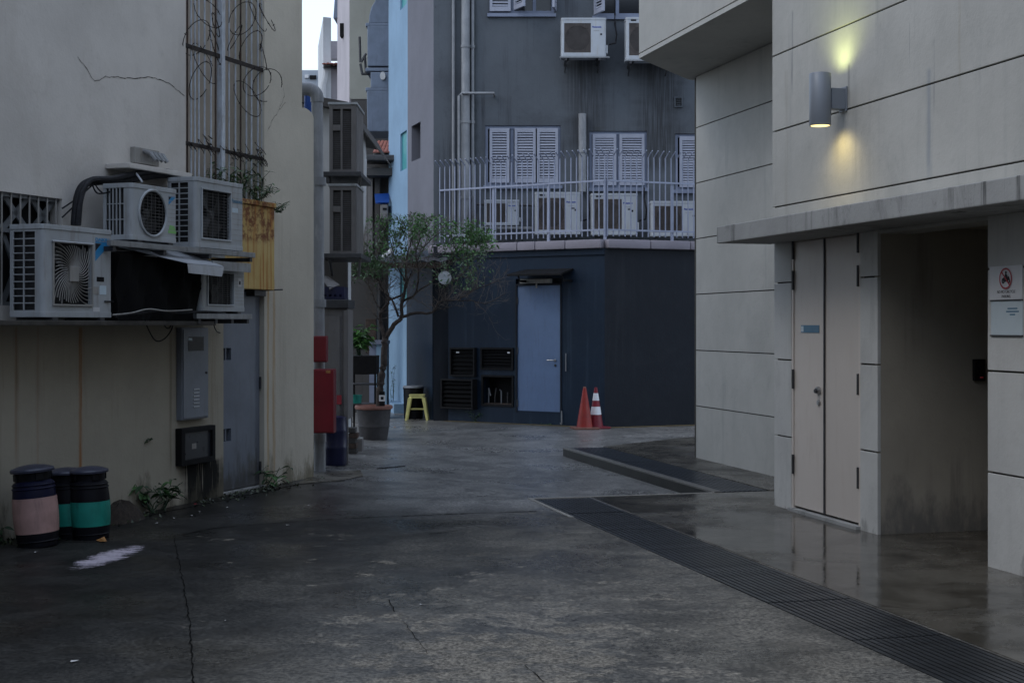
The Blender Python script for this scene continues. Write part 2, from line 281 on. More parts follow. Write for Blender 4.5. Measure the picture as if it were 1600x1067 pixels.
def M_plaza(name='wet_smooth_concrete', dark=0.88, r0=0.06):
    b = NB(name); w = b.pos('world')
    mid = b.noise(w, 1.6, 8, 0.68, 0.9); big = b.noise(w, 0.7, 5, 0.6, 0.4)
    c = b.mix(b.rng(mid, 0.34, 0.66), (0.034 * dark, 0.030 * dark, 0.023 * dark), (0.115 * dark, 0.103 * dark, 0.083 * dark))
    st = b.noise(b.scale(w, (1.0, 1.6, 1), 0.4), 2.3, 9, 0.75, 1.2)
    c = b.mix(b.math('MULTIPLY', b.rng(st, 0.55, 0.63), 0.75), c, (0.016 * dark, 0.014 * dark, 0.012 * dark))
    sp = b.noise(w, 7, 7, 0.75); c = b.mix(b.math('MULTIPLY', b.rng(sp, 0.58, 0.68), 0.45), c, (0.15 * dark, 0.14 * dark, 0.12 * dark))
    fine = b.noise(w, 60, 3, 0.7); c = b.mix(1.0, c, b.mix(b.rng(fine, 0.35, 0.65), (0.75, 0.75, 0.75), (1.22, 1.22, 1.22)), 'MULTIPLY')
    r = b.math('ADD', b.math('MULTIPLY', b.rng(big, 0.40, 0.66), 0.34), r0)
    r = b.math('ADD', r, b.math('MULTIPLY', b.rng(sp, 0.4, 0.7), 0.12))
    nm = b.bump(b.noise(w, 3.5, 5, 0.6), 0.16, 0.01)
    return b.fin(c, r, 0, nm)
MT['plaza'] = M_plaza()
MT['paving'] = M_plaza('damp_raised_paving', 0.75, 0.22)
MT['kerb'] = M_plaza('wet_dark_kerb', 0.6, 0.3)

def M_rusty_panel():
    b = NB('ochre_panel_with_rust_runs'); l = b.pos('obj')
    n = b.noise(l, 3, 5, 0.6); c = b.mix(b.rng(n, 0.3, 0.7), (0.46, 0.31, 0.10), (0.54, 0.39, 0.15))
    st = b.noise(b.scale(l, (16, 16, 0.5)), 1.0, 5, 0.6)
    c = b.mix(b.rng(st, 0.5, 0.62), c, (0.38, 0.15, 0.03))
    z = b.sep(l)[2]
    c = b.mix(b.math('MULTIPLY', b.rng(b.noise(l, 12, 5, 0.7), 0.4, 0.6), b.rng(z, 2.42, 2.52)), c, (0.17, 0.055, 0.015))
    return b.fin(c, 0.75, 0, b.bump(b.noise(l, 30, 4), 0.3, 0.004))
MT['rusty_panel'] = M_rusty_panel()

def M_grey_door():
    b = NB('scuffed_slate_door_paint'); l = b.pos('obj'); z = b.sep(l)[2]
    n = b.noise(l, 2, 5, 0.6); c = b.mix(b.rng(n, 0.3, 0.7), (0.13, 0.148, 0.185), (0.17, 0.192, 0.235))
    st = b.noise(b.scale(l, (9, 9, 0.6)), 1.2, 6, 0.7)
    c = b.mix(b.math('MULTIPLY', b.rng(st, 0.5, 0.7), 0.4), c, (0.11, 0.12, 0.14))
    grime = b.math('ADD', z, b.math('MULTIPLY', b.math('SUBTRACT', b.noise(b.scale(l, (5, 5, 1.2)), 1.6, 6, 0.7), 0.5), 1.7))
    c = b.mix(b.math('MULTIPLY', b.rng(grime, 0.42, 0.05), 0.8), c, (0.05, 0.045, 0.04))
    return b.fin(c, 0.5, 0, b.bump(n, 0.1, 0.01))
MT['grey_door'] = M_grey_door()

def M_emit(name, col, e):
    b = NB(name); return b.fin((0.2, 0.2, 0.2), 0.4, 0, None, **{'Emission Color': (*col, 1), 'Emission Strength': e})
MT['lamp_glow'] = M_emit('warm_lamp_lens', (1.0, 0.74, 0.28), 1.6)
MT['reader_led'] = M_emit('red_led', (1.0, 0.03, 0.05), 0.06)
def M_clear():
    b = NB('clear_plastic'); return b.fin((0.85, 0.88, 0.92), 0.15, 0, None, **{'Alpha': 0.45})
MT['clear'] = M_clear()

# ------------------------------------------------------------------ mesh builder
class MB:
    def __init__(s): s.v = []; s.f = []
    def quad(s, *p):
        i = len(s.v); s.v += [tuple(q) for q in p]; s.f.append(tuple(range(i, i + len(p)))); return s
    def box(s, x0, x1, y0, y1, z0, z1):
        i = len(s.v)
        s.v += [(x0, y0, z0), (x1, y0, z0), (x1, y1, z0), (x0, y1, z0), (x0, y0, z1), (x1, y0, z1), (x1, y1, z1), (x0, y1, z1)]
        s.f += [tuple(i + k for k in q) for q in ((3, 2, 1, 0), (4, 5, 6, 7), (0, 1, 5, 4), (1, 2, 6, 5), (2, 3, 7, 6), (3, 0, 4, 7))]
        return s
    def prism(s, poly, z0, z1):
        i = len(s.v); n = len(poly)
        s.v += [(x, y, z0) for x, y in poly] + [(x, y, z1) for x, y in poly]
        s.f.append(tuple(range(i + n - 1, i - 1, -1))); s.f.append(tuple(range(i + n, i + 2 * n)))
        for k in range(n): s.f.append((i + k, i + (k + 1) % n, i + n + (k + 1) % n, i + n + k))
        return s
    def extrude_y(s, poly, y0, y1):        # poly in x,z
        i = len(s.v); n = len(poly)
        s.v += [(x, y0, z) for x, z in poly] + [(x, y1, z) for x, z in poly]
        s.f.append(tuple(range(i, i + n))); s.f.append(tuple(range(i + 2 * n - 1, i + n - 1, -1)))
        for k in range(n): s.f.append((i + k, i + n + k, i + n + (k + 1) % n, i + (k + 1) % n))
        return s
    def tube(s, pts, r, n=8, r1=None, cap=True):
        pts = [Vector(p) for p in pts]; m = len(pts); i0 = len(s.v); up = Vector((0.13, 0.29, 0.95))
        for k, p in enumerate(pts):
            t = (pts[min(k + 1, m - 1)] - pts[max(k - 1, 0)])
            if t.length < 1e-9: t = Vector((0, 0, 1))
            t.normalize(); a = t.cross(up if abs(t.dot(up)) < 0.97 else Vector((1, 0, 0))).normalized(); b = t.cross(a)
            rr = r if r1 is None else r + (r1 - r) * k / max(1, m - 1)
            if isinstance(r, (list, tuple)): rr = r[k]
            for q in range(n):
                an = 2 * math.pi * q / n; s.v.append(tuple(p + a * (rr * math.cos(an)) + b * (rr * math.sin(an))))
        for k in range(m - 1):
            for q in range(n):
                A = i0 + k * n + q; B = i0 + k * n + (q + 1) % n
                s.f.append((A, B, B + n, A + n))
        if cap:
            s.f.append(tuple(i0 + q for q in range(n - 1, -1, -1))); s.f.append(tuple(i0 + (m - 1) * n + q for q in range(n)))
        return s
    def lathe(s, prof, n=24, cx=0, cy=0, cz=0):     # prof: (r, z)
        i = len(s.v)
        for r, z in prof:
            for q in range(n):
                a = 2 * math.pi * q / n; s.v.append((cx + r * math.cos(a), cy + r * math.sin(a), cz + z))
        for k in range(len(prof) - 1):
            for q in range(n):
                A = i + k * n + q; B = i + k * n + (q + 1) % n; s.f.append((A, B, B + n, A + n))
        s.f.append(tuple(i + q for q in range(n - 1, -1, -1))); s.f.append(tuple(i + (len(prof) - 1) * n + q for q in range(n)))
        return s
    def wall(s, x0, x1, z0, z1, holes=(), y0=0.0, y1=0.2):
        """upright wall sheet in x-z with rectangular openings (hx0,hx1,hz0,hz1), real reveals, no inner faces"""
        xs = sorted({x0, x1, *[min(max(h[k], x0), x1) for h in holes for k in (0, 1)]})
        zs = sorted({z0, z1, *[min(max(h[k], z0), z1) for h in holes for k in (2, 3)]})
        def solid(a, b):
            if a < 0 or b < 0 or a >= len(xs) - 1 or b >= len(zs) - 1: return False
            cx = (xs[a] + xs[a + 1]) / 2; cz = (zs[b] + zs[b + 1]) / 2
            return not any(h[0] < cx < h[1] and h[2] < cz < h[3] for h in holes)
        for a in range(len(xs) - 1):
            for b in range(len(zs) - 1):
                if not solid(a, b): continue
                A, B, c, d = xs[a], xs[a + 1], zs[b], zs[b + 1]
                s.quad((A, y0, c), (B, y0, c), (B, y0, d), (A, y0, d)); s.quad((B, y1, c), (A, y1, c), (A, y1, d), (B, y1, d))
                if not solid(a - 1, b): s.quad((A, y1, c), (A, y0, c), (A, y0, d), (A, y1, d))
                if not solid(a + 1, b): s.quad((B, y0, c), (B, y1, c), (B, y1, d), (B, y0, d))
                if not solid(a, b - 1): s.quad((A, y1, c), (B, y1, c), (B, y0, c), (A, y0, c))
                if not solid(a, b + 1): s.quad((A, y0, d), (B, y0, d), (B, y1, d), (A, y1, d))
        return s
    def ring_plate(s, x0, x1, z0, z1, cx, cz, r, y, n=40):
        """flat plate in x-z facing -y with a round opening"""
        i = len(s.v)
        for q in range(n):
            a = 2 * math.pi * q / n; c, d = math.cos(a), math.sin(a)
            t = min((x1 - cx) / c if c > 1e-6 else ((x0 - cx) / c if c < -1e-6 else 1e9), (z1 - cz) / d if d > 1e-6 else ((z0 - cz) / d if d < -1e-6 else 1e9))
            s.v.append((cx + r * c, y, cz + r * d)); s.v.append((cx + t * c, y, cz + t * d))
        for q in range(n):
            a, b = i + 2 * q, i + 2 * ((q + 1) % n); s.f.append((a, a + 1, b + 1, b))
        for (X, Z) in ((x0, z0), (x1, z0), (x1, z1), (x0, z1)):      # corners
            an = math.atan2(Z - cz, X - cx) % (2 * math.pi); q = int(an / (2 * math.pi) * n) % n
            s.v.append((X, y, Z)); s.f.append((i + 2 * q + 1, len(s.v) - 1, i + 2 * ((q + 1) % n) + 1))
        return s
    def mesh(s, name, mat=None, smooth=False, bevel=0.0, off=(0, 0, 0), merge=True):
        me = bpy.data.meshes.new(name)
        me.from_pydata([(x - off[0], y - off[1], z - off[2]) for x, y, z in s.v], [], s.f)
        bm = bmesh.new(); bm.from_mesh(me)
        if merge: bmesh.ops.remove_doubles(bm, verts=bm.verts, dist=1e-5)
        bmesh.ops.recalc_face_normals(bm, faces=bm.faces)
        if bevel:
            es = [e for e in bm.edges if len(e.link_faces) == 2 and e.calc_face_angle(0) > rad(50)]
            bmesh.ops.bevel(bm, geom=es, offset=bevel, segments=2, affect='EDGES', profile=0.6, clamp_overlap=True)
        bm.to_mesh(me); bm.free()
        if smooth:
            for p in me.polygons: p.use_smooth = True
            if hasattr(me, 'set_sharp_from_angle'): me.set_sharp_from_angle(angle=rad(40))
        if mat: me.materials.append(MT[mat] if isinstance(mat, str) else mat)
        return me

def link(name, me, parent=None, loc=(0, 0, 0), rot=(0, 0, 0), scale=None, kind=None, label=None):
    o = bpy.data.objects.new(name, me); C.objects.link(o)
    if parent: o.parent = parent
    o.location = loc; o.rotation_euler = rot
    if scale: o.scale = scale
    if kind: o['kind'] = kind
    if label: o['label'] = label
    return o

class Frame:
    """wall frame: local x to the right when facing the wall, local y into the wall, z up"""
    def __init__(s, ox, oy, ang):
        s.o = (ox, oy); s.a = ang; s.u = (math.cos(ang), math.sin(ang)); s.n = (-math.sin(ang), math.cos(ang))
    def w(s, x, y, z=0): return Vector((s.o[0] + x * s.u[0] + y * s.n[0], s.o[1] + x * s.u[1] + y * s.n[1], z))
    def hit(s, px, py, d=0.0):     # the photo's sight line met with the plane y = -d: where a thing stands on this wall
        dx, dz = (px - 800) / FPX, -(py - HOR) / FPX
        t = (s.o[0] * s.n[0] + s.o[1] * s.n[1] - d) / (dx * s.n[0] + s.n[1])
        X, Y = t * dx - s.o[0], t - s.o[1]
        return (X * s.u[0] + Y * s.u[1], EYE + t * dz)
    def x(s, px, d=0.0): return s.hit(px, HOR, d)[0]
    def z(s, px, py, d=0.0): return s.hit(px, py, d)[1]
WORLD = Frame(0, 0, 0)

class Thing:
    def __init__(s, name, label, cat, frame=WORLD, at=(0, 0, 0), group=None, rz=0.0):
        s.o = bpy.data.objects.new(name, None); C.objects.link(s.o); s.off = at
        s.o.empty_display_size = 0.2
        s.o.location = frame.w(*at); s.o.rotation_euler = (0, 0, frame.a + rz)
        s.o['label'] = label; s.o['category'] = cat
        if group: s.o['group'] = group
    def part(s, name, mb, mat, parent=None, local=False, smooth=False, bevel=0.0, kind=None, label=None, merge=True):
        me = mb.mesh(name, mat, smooth, bevel, (0, 0, 0) if local else s.off, merge)
        return link(name, me, parent or s.o, kind=kind, label=label)
    def piece(s, name, me, loc, rot=(0, 0, 0), parent=None, local=False, scale=None):
        if not local: loc = tuple(a - b for a, b in zip(loc, s.off))
        return link(name, me, parent or s.o, loc, rot, scale)

def single(name, label, cat, mb, mat, frame=WORLD, at=(0, 0, 0), group=None, smooth=False, bevel=0.0, local=False):
    me = mb.mesh(name, mat, smooth, bevel, (0, 0, 0) if local else at)
    o = link(name, me, None, frame.w(*at), (0, 0, frame.a)); o['label'] = label; o['category'] = cat
    if group: o['group'] = group
    return o
def structure(name, mb, mat, frame=WORLD, smooth=False, bevel=0.0):
    o = link(name, mb.mesh(name, mat, smooth, bevel), None, frame.w(0, 0, 0), (0, 0, frame.a)); o['kind'] = 'structure'; return o

def copy_thing(root, loc, rz, label):
    r = root.copy(); C.objects.link(r); r.location = loc; r.rotation_euler = (0, 0, rz); r['label'] = label
    for ch in list(root.children):
        c = ch.copy(); C.objects.link(c); c.parent = r
        for g in list(ch.children):
            d = g.copy(); C.objects.link(d); d.parent = c
    return r

def text_mesh(txt, size, mat, align='LEFT', sx=1.0, bold=0.0):
    cu = bpy.data.curves.new('lettering', 'FONT'); cu.body = txt; cu.size = size; cu.align_x = align
    cu.extrude = 0.0006; cu.offset = bold; cu.resolution_u = 3
    o = bpy.data.objects.new('lettering', cu); C.objects.link(o)
    dg = bpy.context.evaluated_depsgraph_get(); me = bpy.data.meshes.new_from_object(o.evaluated_get(dg))
    bpy.data.objects.remove(o)
    me.transform(Matrix(((sx, 0, 0, 0), (0, 0, -1, 0), (0, 1, 0, 0), (0, 0, 0, 1))))
    me.materials.clear(); me.materials.append(MT[mat]); return me

def px(x, y, Y):        # point seen at photo position x,y at distance Y
    return Vector(((x - 800) / FPX * Y, Y, EYE - (y - HOR) / FPX * Y))
def _add(s, other, fn):
    i = len(s.v); s.v += [tuple(fn(*p)) for p in other.v]; s.f += [tuple(i + k for k in f) for f in other.f]; return s
MB.add = _add

# ------------------------------------------------------------------ the lie of the land
RF = Frame(0, 0, math.atan2(-0.9673, 0.2534))     # facade line on the right: x = -p (towards the camera), y = q
LF = Frame(-3.89, 10.7, math.atan2(0.9342, 0.3568))   # long wall on the left
TF = Frame(-1.41, 25.3, 0)                        # front of the grey tower
AL = Frame(-1.375, 25.2, math.atan2(-0.525, 0.851))   # annexe wall left of its corner
AR = Frame(1.54, 23.4, math.atan2(0.371, 0.928))      # annexe wall right of its corner
Q_FAC, Q_REC, P_END, Q_D0, Q_D1, Q_KERB, P_L = 5.55, 6.61, 11.78, 3.564, 4.11, 5.42, 12.8

def sstep(a, b, x):
    t = min(1, max(0, (x - a) / (b - a))); return t * t * (3 - 2 * t)
def dip(p, q):
    if p <= P_L: return 0.0
    L = 0.22 + 3.4 * (1 - sstep(3.0, 5.2, q))
    return -(0.11 - 0.05 * sstep(17, 21.5, p)) * sstep(0, L, p - P_L) * sstep(1.3, 4.2, q)
def gz(X, Y):
    return dip(-0.2534 * X + 0.9673 * Y, 0.9673 * X + 0.2534 * Y)
def on_ground(x, y):
    Z = 0.0
    for _ in range(12):
        Y = (EYE - Z) * FPX / (y - HOR); X = (x - 800) / FPX * Y; Z = gz(X, Y)
    return (X, Y, Z)

def lane():
    ps = sorted(set([-60, -40, -25, -15] + [round(-8 + 0.5 * k, 3) for k in range(41)] + [P_L] + [round(12.8 + 0.15 * k, 3) for k in range(1, 110)] + [30, 34, 40, 60, 120]))
    qs = sorted(set([-90, -40, -20, -12] + [round(-8 + 0.4 * k, 3) for k in range(24)] + [round(1.2 + 0.2 * k, 3) for k in range(50)] + [Q_D0, Q_D1, Q_KERB] + [13, 16, 25, 60]))
    qs = [q for q in qs if q in (Q_D0, Q_D1, Q_KERB) or min(abs(q - z) for z in (Q_D0, Q_D1, Q_KERB)) > 0.03]
    mb = MB(); idx = {}
    rr = random.Random(3)
    for a, p in enumerate(ps):
        for b, q in enumerate(qs):
            idx[a, b] = len(mb.v)
            mb.v.append((-p, q, dip(p, q)))
    for a in range(len(ps) - 1):
        for b in range(len(qs) - 1):
            if qs[b] >= Q_D0 - 1e-6 and qs[b + 1] <= Q_D1 + 1e-6 and -8 <= ps[a] < P_L - 1e-6: continue
            mb.f.append((idx[a, b], idx[a + 1, b], idx[a + 1, b + 1], idx[a, b + 1]))
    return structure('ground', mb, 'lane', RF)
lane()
# smooth wet apron between the drain and the building, one sheet 4 mm proud
mb = MB(); mb.prism([(-P_L, Q_D1 + 0.02), (8, Q_D1 + 0.02), (8, 9.5), (-P_L, 9.5)], -0.05, 0.004)
structure('plaza', mb, 'plaza', RF)
# the trough under the grating
mb = MB(); mb.box(-P_L, 8, Q_D0, Q_D1, -0.2, -0.14); mb.box(-P_L, 8, Q_D0 - 0.05, Q_D0 - 0.001, -0.2, -0.004); mb.box(-P_L, 8, Q_D1 + 0.001, Q_D1 + 0.018, -0.2, -0.004)
structure('drain_channel', mb, 'void', RF)
mb = MB()      # pale worn edging round the end of the apron
mb.box(-P_L - 0.045, -P_L + 0.0, Q_D0 - 0.05, Q_KERB - 0.01, -0.06, 0.006); mb.box(-P_L + 0.002, -P_L + 1.3, Q_D0 - 0.045, Q_D0 - 0.002, -0.06, 0.005)
structure('edging', mb, M_plaster('worn_pale_edging', (0.27, 0.255, 0.23), (0.10, 0.095, 0.085), 0.7, 0.6), RF, bevel=0.003)
# raised pavement beyond, with its own drain strip
KP = [(-12.86, Q_KERB), (-12.86, 5.50), (-18.05, 5.50), (-18.0, Q_KERB)]
structure('kerb', MB().prism(KP, -0.25, -0.012), M_plaster('mossy_kerb_face', (0.015, 0.015, 0.013), (0.012, 0.013, 0.010), 0.9, 0.6), RF)
structure('kerb_top', MB().prism([(x, y - (0.004 if y < 5.45 else 0)) for x, y in KP], -0.0118, 0.010), M_plaster('worn_kerb_top', (0.13, 0.125, 0.115), (0.03, 0.03, 0.03), 0.9, 0.5), RF, bevel=0.004)
mb = MB(); mb.prism([(-12.86, 6.02), (-12.86, 9.5), (-19.4, 9.5), (-19.27, 7.71), (-18.1, 6.02)], -0.25, 0.004)
mb.prism([(-12.86, 5.503), (-12.86, 6.018), (-18.1, 6.018), (-18.06, 5.503)], -0.25, -0.05)
structure('pavement', mb, 'paving', RF)

def grating(name, label, p0, p1, q0, q1, nbar, z, panel, mat):
    t = Thing(name, label, 'drain grate', RF, (-(p0 + p1) / 2, (q0 + q1) / 2, z))
    n = max(1, round((p1 - p0) / panel)); L = (p1 - p0) / n
    wd = (q1 - q0) / nbar
    me = MB().box(-L / 2 + 0.006, L / 2 - 0.006, -wd * 0.35, wd * 0.35, -0.03, 0).mesh('bar', mat)
    rr = random.Random(5)
    for k in range(n):
        dz = rr.uniform(-0.003, 0.002)
        for i in range(nbar):
            t.piece('bar', me, (-(p0 + L * (k + 0.5)), q0 + wd * (i + 0.5), z + dz), (rr.uniform(-0.02, 0.02), 0, 0))
    mb = MB()
    for k in range(n * 4 + 1):
        x = -(p0 + L / 4 * k); mb.box(x - 0.008, x + 0.008, q0 + 0.004, q1 - 0.004, z - 0.045, z - 0.008)
    t.part('cross_bearer', mb, 'dark_steel')
    return t
MT['grate'] = M_simple('wet_cast_iron', (0.045, 0.049, 0.054), 0.34, 0.35, 0.6, 2.2)
MT['grate_pl'] = M_simple('wet_blue_black_grating', (0.03, 0.036, 0.045), 0.33, 0.2, 0.3, 3)
grating('drain_grate', 'long wet iron drain grate running between rough lane and smooth apron', 3.6, 12.74, Q_D0 + 0.004, Q_D1 - 0.004, 13, 0.002, 1.02, 'grate')
grating('drain_grate', 'dark blue drain grate set into the raised pavement behind the low kerb', 12.9, 18.0, 5.508, 6.012, 9, 0.0, 1.02, 'grate_pl')

def crack(pts, wd, seed):
    rr = random.Random(seed); mb = MB(); P = []
    for (a, b) in zip(pts[:-1], pts[1:]):
        A, B = on_ground(*a), on_ground(*b); n = max(4, int((Vector(B) - Vector(A)).length / 0.06))
        for k in range(n):
            f = k / n; P.append((A[0] + (B[0] - A[0]) * f + rr.gauss(0, 0.004), A[1] + (B[1] - A[1]) * f + rr.gauss(0, 0.006)))
    P.append(on_ground(*pts[-1])[:2])
    for k in range(len(P) - 1):
        (x0, y0), (x1, y1) = P[k], P[k + 1]; d = math.hypot(x1 - x0, y1 - y0) or 1; nx, ny = -(y1 - y0) / d, (x1 - x0) / d
        w0, w1 = wd * rr.uniform(0.25, 1.0), wd * rr.uniform(0.25, 1.0)
        mb.quad((x0 - nx * w0, y0 - ny * w0, gz(x0, y0) + 0.004), (x0 + nx * w0, y0 + ny * w0, gz(x0, y0) + 0.004), (x1 + nx * w1, y1 + ny * w1, gz(x1, y1) + 0.004), (x1 - nx * w1, y1 - ny * w1, gz(x1, y1) + 0.004))
    o = link('crack', mb.mesh('crack', 'crack_line', merge=False)); o['kind'] = 'structure'
crack([(284, 836), (330, 826), (420, 818), (520, 811), (640, 806), (740, 802), (838, 799)], 0.013, 1)
crack([(272, 840), (281, 880), (290, 930), (296, 980), (300, 1030), (303, 1100)], 0.005, 2)
crack([(608, 938), (616, 956)], 0.004, 3); crack([(820, 1040), (850, 1066)], 0.003, 4); crack([(672, 834), (716, 829)], 0.008, 5)
crack([(630, 970), (660, 1010), (668, 1022)], 0.002, 6)

# unseen block added behind the camera to cut sky light on the ground
structure('rear_light_blocker', MB().box(-22, 22, -16, -11, -0.3, 12.5), M_simple('blocker_grey', (0.25, 0.25, 0.25), 0.8))

# ------------------------------------------------------------------ building on the right
NZ = 14
GR = [0.645, 1.33, 2.02, 2.705, 3.39, 4.075, 4.765, 5.45, 6.135, 6.82, 7.5]
fb = Thing('concrete_building', 'pale concrete building on the right with grooved panels, beige double door and dark alcove', 'building', RF, (-9, Q_FAC, 0))
FX = lambda x, y=HOR, q=Q_FAC: RF.x(x, -q)
X_FE = -P_END
xd0, xd1, xa0, xa1 = FX(1236), FX(1344), FX(1371), FX(1543)
LZ0, LZ1 = 2.375, 2.525           # ledge under / top
ZD = 2.40
gap = 0.0065
def band_panels(x0, x1, zlist, y0, y1, mat='concrete_r', wid=None):
    for a, b in zip(zlist[:-1], zlist[1:]):
        fb.part('facade_panel', MB().box(x0, x1, y0, y1, a + gap, b - gap), mat, bevel=0.004)
# upper storey: one tall panel course after another, from the left end towards and past the camera
xs_up = [X_FE, 4.0]
for a, b in zip(xs_up[:-1], xs_up[1:]):
    band_panels(a + 0.004, b - 0.004, [LZ1 - 0.1] + GR[3:], Q_FAC - 0.02, Q_FAC + 0.2)
fb.part('backing_wall', MB().box(X_FE + 0.02, 4, Q_FAC + 0.0, Q_FAC + 0.3, LZ1 - 0.05, 9.0), 'groove')
# lower storey: jamb and pier panels between ledge and ground
def low_panels(x0, x1):
    band_panels(x0, x1, [-0.2] + GR[:3] + [LZ0 + 0.02], Q_FAC, Q_FAC + 0.03, 'concrete_low')
    fb.part('backing_wall', MB().box(x0 + 0.012, x1 - (0.105 if abs(x1 - xa0) < 1e-6 else 0.012), Q_FAC + 0.0305, Q_FAC + 0.28, -0.2, LZ0), 'groove')
low_panels(X_FE, xd0); low_panels(xd1, xa0)
xs_lo = [xa1, xa1 + 2.4, xa1 + 5.0, 4.0]
for a, b in zip(xs_lo[:-1], xs_lo[1:]): low_panels(a + 0.002, b - 0.002)
# wall that carries on round the left end of the door bay to the recess
fb.part('return_wall', MB().box(X_FE + 0.004, X_FE + 0.25, Q_FAC + 0.302, Q_REC, -0.2, 9), 'concrete_r')
# door header and alcove lintel
fb.part('lintel', MB().box(xa0, xa1, Q_FAC + 0.003, Q_FAC + 0.3, FX and RF.z(1543, 344, -Q_FAC), LZ0 + 0.02), 'concrete_r')
# projecting ledge
q_l = 5.0
fb.part('ledge', MB().box(-11.81, 4, q_l, Q_FAC - 0.022, LZ0, LZ1), 'concrete_ledge', bevel=0.008)
fb.part('ledge_soffit', MB().box(X_FE + 0.01, 4, Q_FAC - 0.02, Q_FAC + 0.4, LZ0 + 0.021, LZ1 - 0.11), 'concrete_r')
# alcove
zc = RF.z(1543, 344, -Q_FAC)
fb.part('alcove_side', MB().box(xa0 - 0.1, xa0 - 0.001, Q_FAC + 0.031, Q_FAC + 2.4, -0.2, 3.0), 'alcove')
fb.part('alcove_side', MB().box(xa1 + 0.0, xa1 + 0.1, Q_FAC + 0.301, Q_FAC + 2.4, -0.2, 3.0), 'alcove')
fb.part('alcove_back', MB().box(xa0, xa1, Q_FAC + 2.3, Q_FAC + 2.5, -0.2, 3.0), 'alcove')
fb.part('alcove_ceiling', MB().box(xa0 + 0.003, xa1 - 0.003, Q_FAC + 0.301, Q_FAC + 2.3, zc + 0.05, zc + 0.2), 'alcove')
# recessed wall with its soft rounded outer corner, course by course
pw = 16.5
def rec_course(z0, z1):
    x1 = X_FE + 0.1; r = 0.3; poly = [(x1, Q_REC), (x1, Q_REC + 0.8), (-pw + r, Q_REC + 0.8 + 0.4), (-pw, Q_REC + 0.8 + 0.4)]
    for k in range(9):
        a = math.pi - (math.pi / 2) * 0 - math.pi / 2 * k / 8
        poly.append((-pw + r + r * math.cos(a), Q_REC + r - r * math.sin(a)))
    return MB().prism(poly, z0, z1)
zz = [-0.25] + GR[:6] + [4.71]
for a, b in zip(zz[:-1], zz[1:]): fb.part('recess_panel', rec_course(a + gap, b - gap), 'concrete_r', smooth=True)
fb.part('backing_wall', MB().box(-pw + 0.16, X_FE + 0.1, Q_REC + 0.015, Q_REC + 0.7, -0.2, 4.7), 'groove')
# overhanging storey with splayed end
def over(z0, z1, ins=0.0):
    return MB().prism([(X_FE + 0.001, Q_FAC - 0.02 + ins), (X_FE + 0.001, 9.5), (-17.3 + ins, 9.5), (-16.5 + ins, Q_REC + ins), (-15.33 + ins, Q_FAC - 0.02 + ins)], z0, z1)
ov = [4.71, 4.765] + GR[7:] + [9]
for a, b in zip(ov[:-1], ov[1:]): fb.part('overhang_panel', over(a + (gap if a > 4.72 else 0), b - gap), 'concrete_r')
fb.part('backing_wall', over(4.75, 9.0, 0.03), 'groove')
fb.part('roof', MB().box(-17, 4, Q_FAC + 0.1, 12, 9.0, 9.2), 'concrete_ledge')
# double door
DY = Q_FAC + 0.014
xm = FX(1287); zb = 0.05
dt = RF.z(1237, 378, -Q_FAC)
fr = MB()
fr.box(xd0 + 0.002, xd0 + 0.035, DY - 0.010, DY + 0.1, 0.0, dt); fr.box(xd1 - 0.035, xd1 - 0.002, DY - 0.010, DY + 0.1, 0.0, dt)
fr.box(xd0 + 0.002, xd1 - 0.002, DY - 0.009, DY + 0.1, dt, dt + 0.05)
fb.part('door_frame', fr, 'door_beige', bevel=0.003)
fb.part('door_header', MB().box(xd0, xd1, Q_FAC + 0.004, Q_FAC + 0.3, dt + 0.05, LZ0 + 0.02), 'concrete_r')
fb.part('threshold', MB().box(xd0 + 0.002, xd1 - 0.002, DY - 0.05, DY + 0.1, -0.1, zb - 0.02), 'concrete_ledge')
fb.part('door_backing', MB().box(xd0 + 0.01, xd1 - 0.01, DY + 0.06, DY + 0.2, 0.0, dt + 0.05), 'void')
dl = fb.part('door_leaf', MB().box(xd0 + 0.039, xm - 0.006, DY, DY + 0.045, zb, dt - 0.006), 'door_beige', bevel=0.003, label='left leaf with a small blue plate and a round lock')
dr = fb.part('door_leaf', MB().box(xm + 0.006, xd1 - 0.039, DY, DY + 0.045, zb, dt - 0.006), 'door_beige', bevel=0.003)
fb.part('astragal', MB().box(xm - 0.014, xm + 0.004, DY - 0.012, DY - 0.001, zb, dt - 0.006), 'dark_steel', dr)
for zh in (0.33, 1.08, 1.95, 2.2):
    for (xx, pr) in ((xd0 + 0.037, dl), (xd1 - 0.037, dr)):
        z0 = zh if zh < 2 else 2.22
        fb.part('hinge', MB().tube([(xx, DY - 0.014, z0), (xx, DY - 0.014, z0 + 0.17)], 0.011, 8), 'dark_steel', pr, smooth=True)
def yrose(x, y, z, r, dep, n=20):
    return MB().add(MB().lathe([(r * 0.92, 0), (r, dep * 0.4), (r * 0.85, dep), (0.001, dep)], n), lambda a, b, c: (x + a, y - c, z + b))
lx, lz = RF.hit(1278, 610, -Q_FAC - 0.05 + 0.1); lx = FX(1278)
lz = RF.z(1278, 610, -Q_FAC)
fb.part('lock', yrose(lx, DY, lz, 0.034, 0.03), 'chrome', dl, smooth=True)
fb.part('lock', yrose(lx + 0.004, DY - 0.028, lz - 0.004, 0.02, 0.02), 'dark_steel', dl, smooth=True)
fb.part('lock', yrose(lx, DY, RF.z(1278, 629, -Q_FAC), 0.024, 0.018), 'chrome', dl, smooth=True)
x0, z1 = FX(1250), RF.z(1250, 508, -Q_FAC); x1, z0 = FX(1278), RF.z(1278, 520, -Q_FAC)
fb.part('plate', MB().box(x0, x1, DY - 0.005, DY - 0.0005, z0, z1), 'sign_blue', dl)
fb.part('plate', MB().box(x0 + 0.006, x0 + 0.05, DY - 0.0065, DY - 0.005, z0 + 0.008, z1 - 0.008), 'pale_mark', dl)
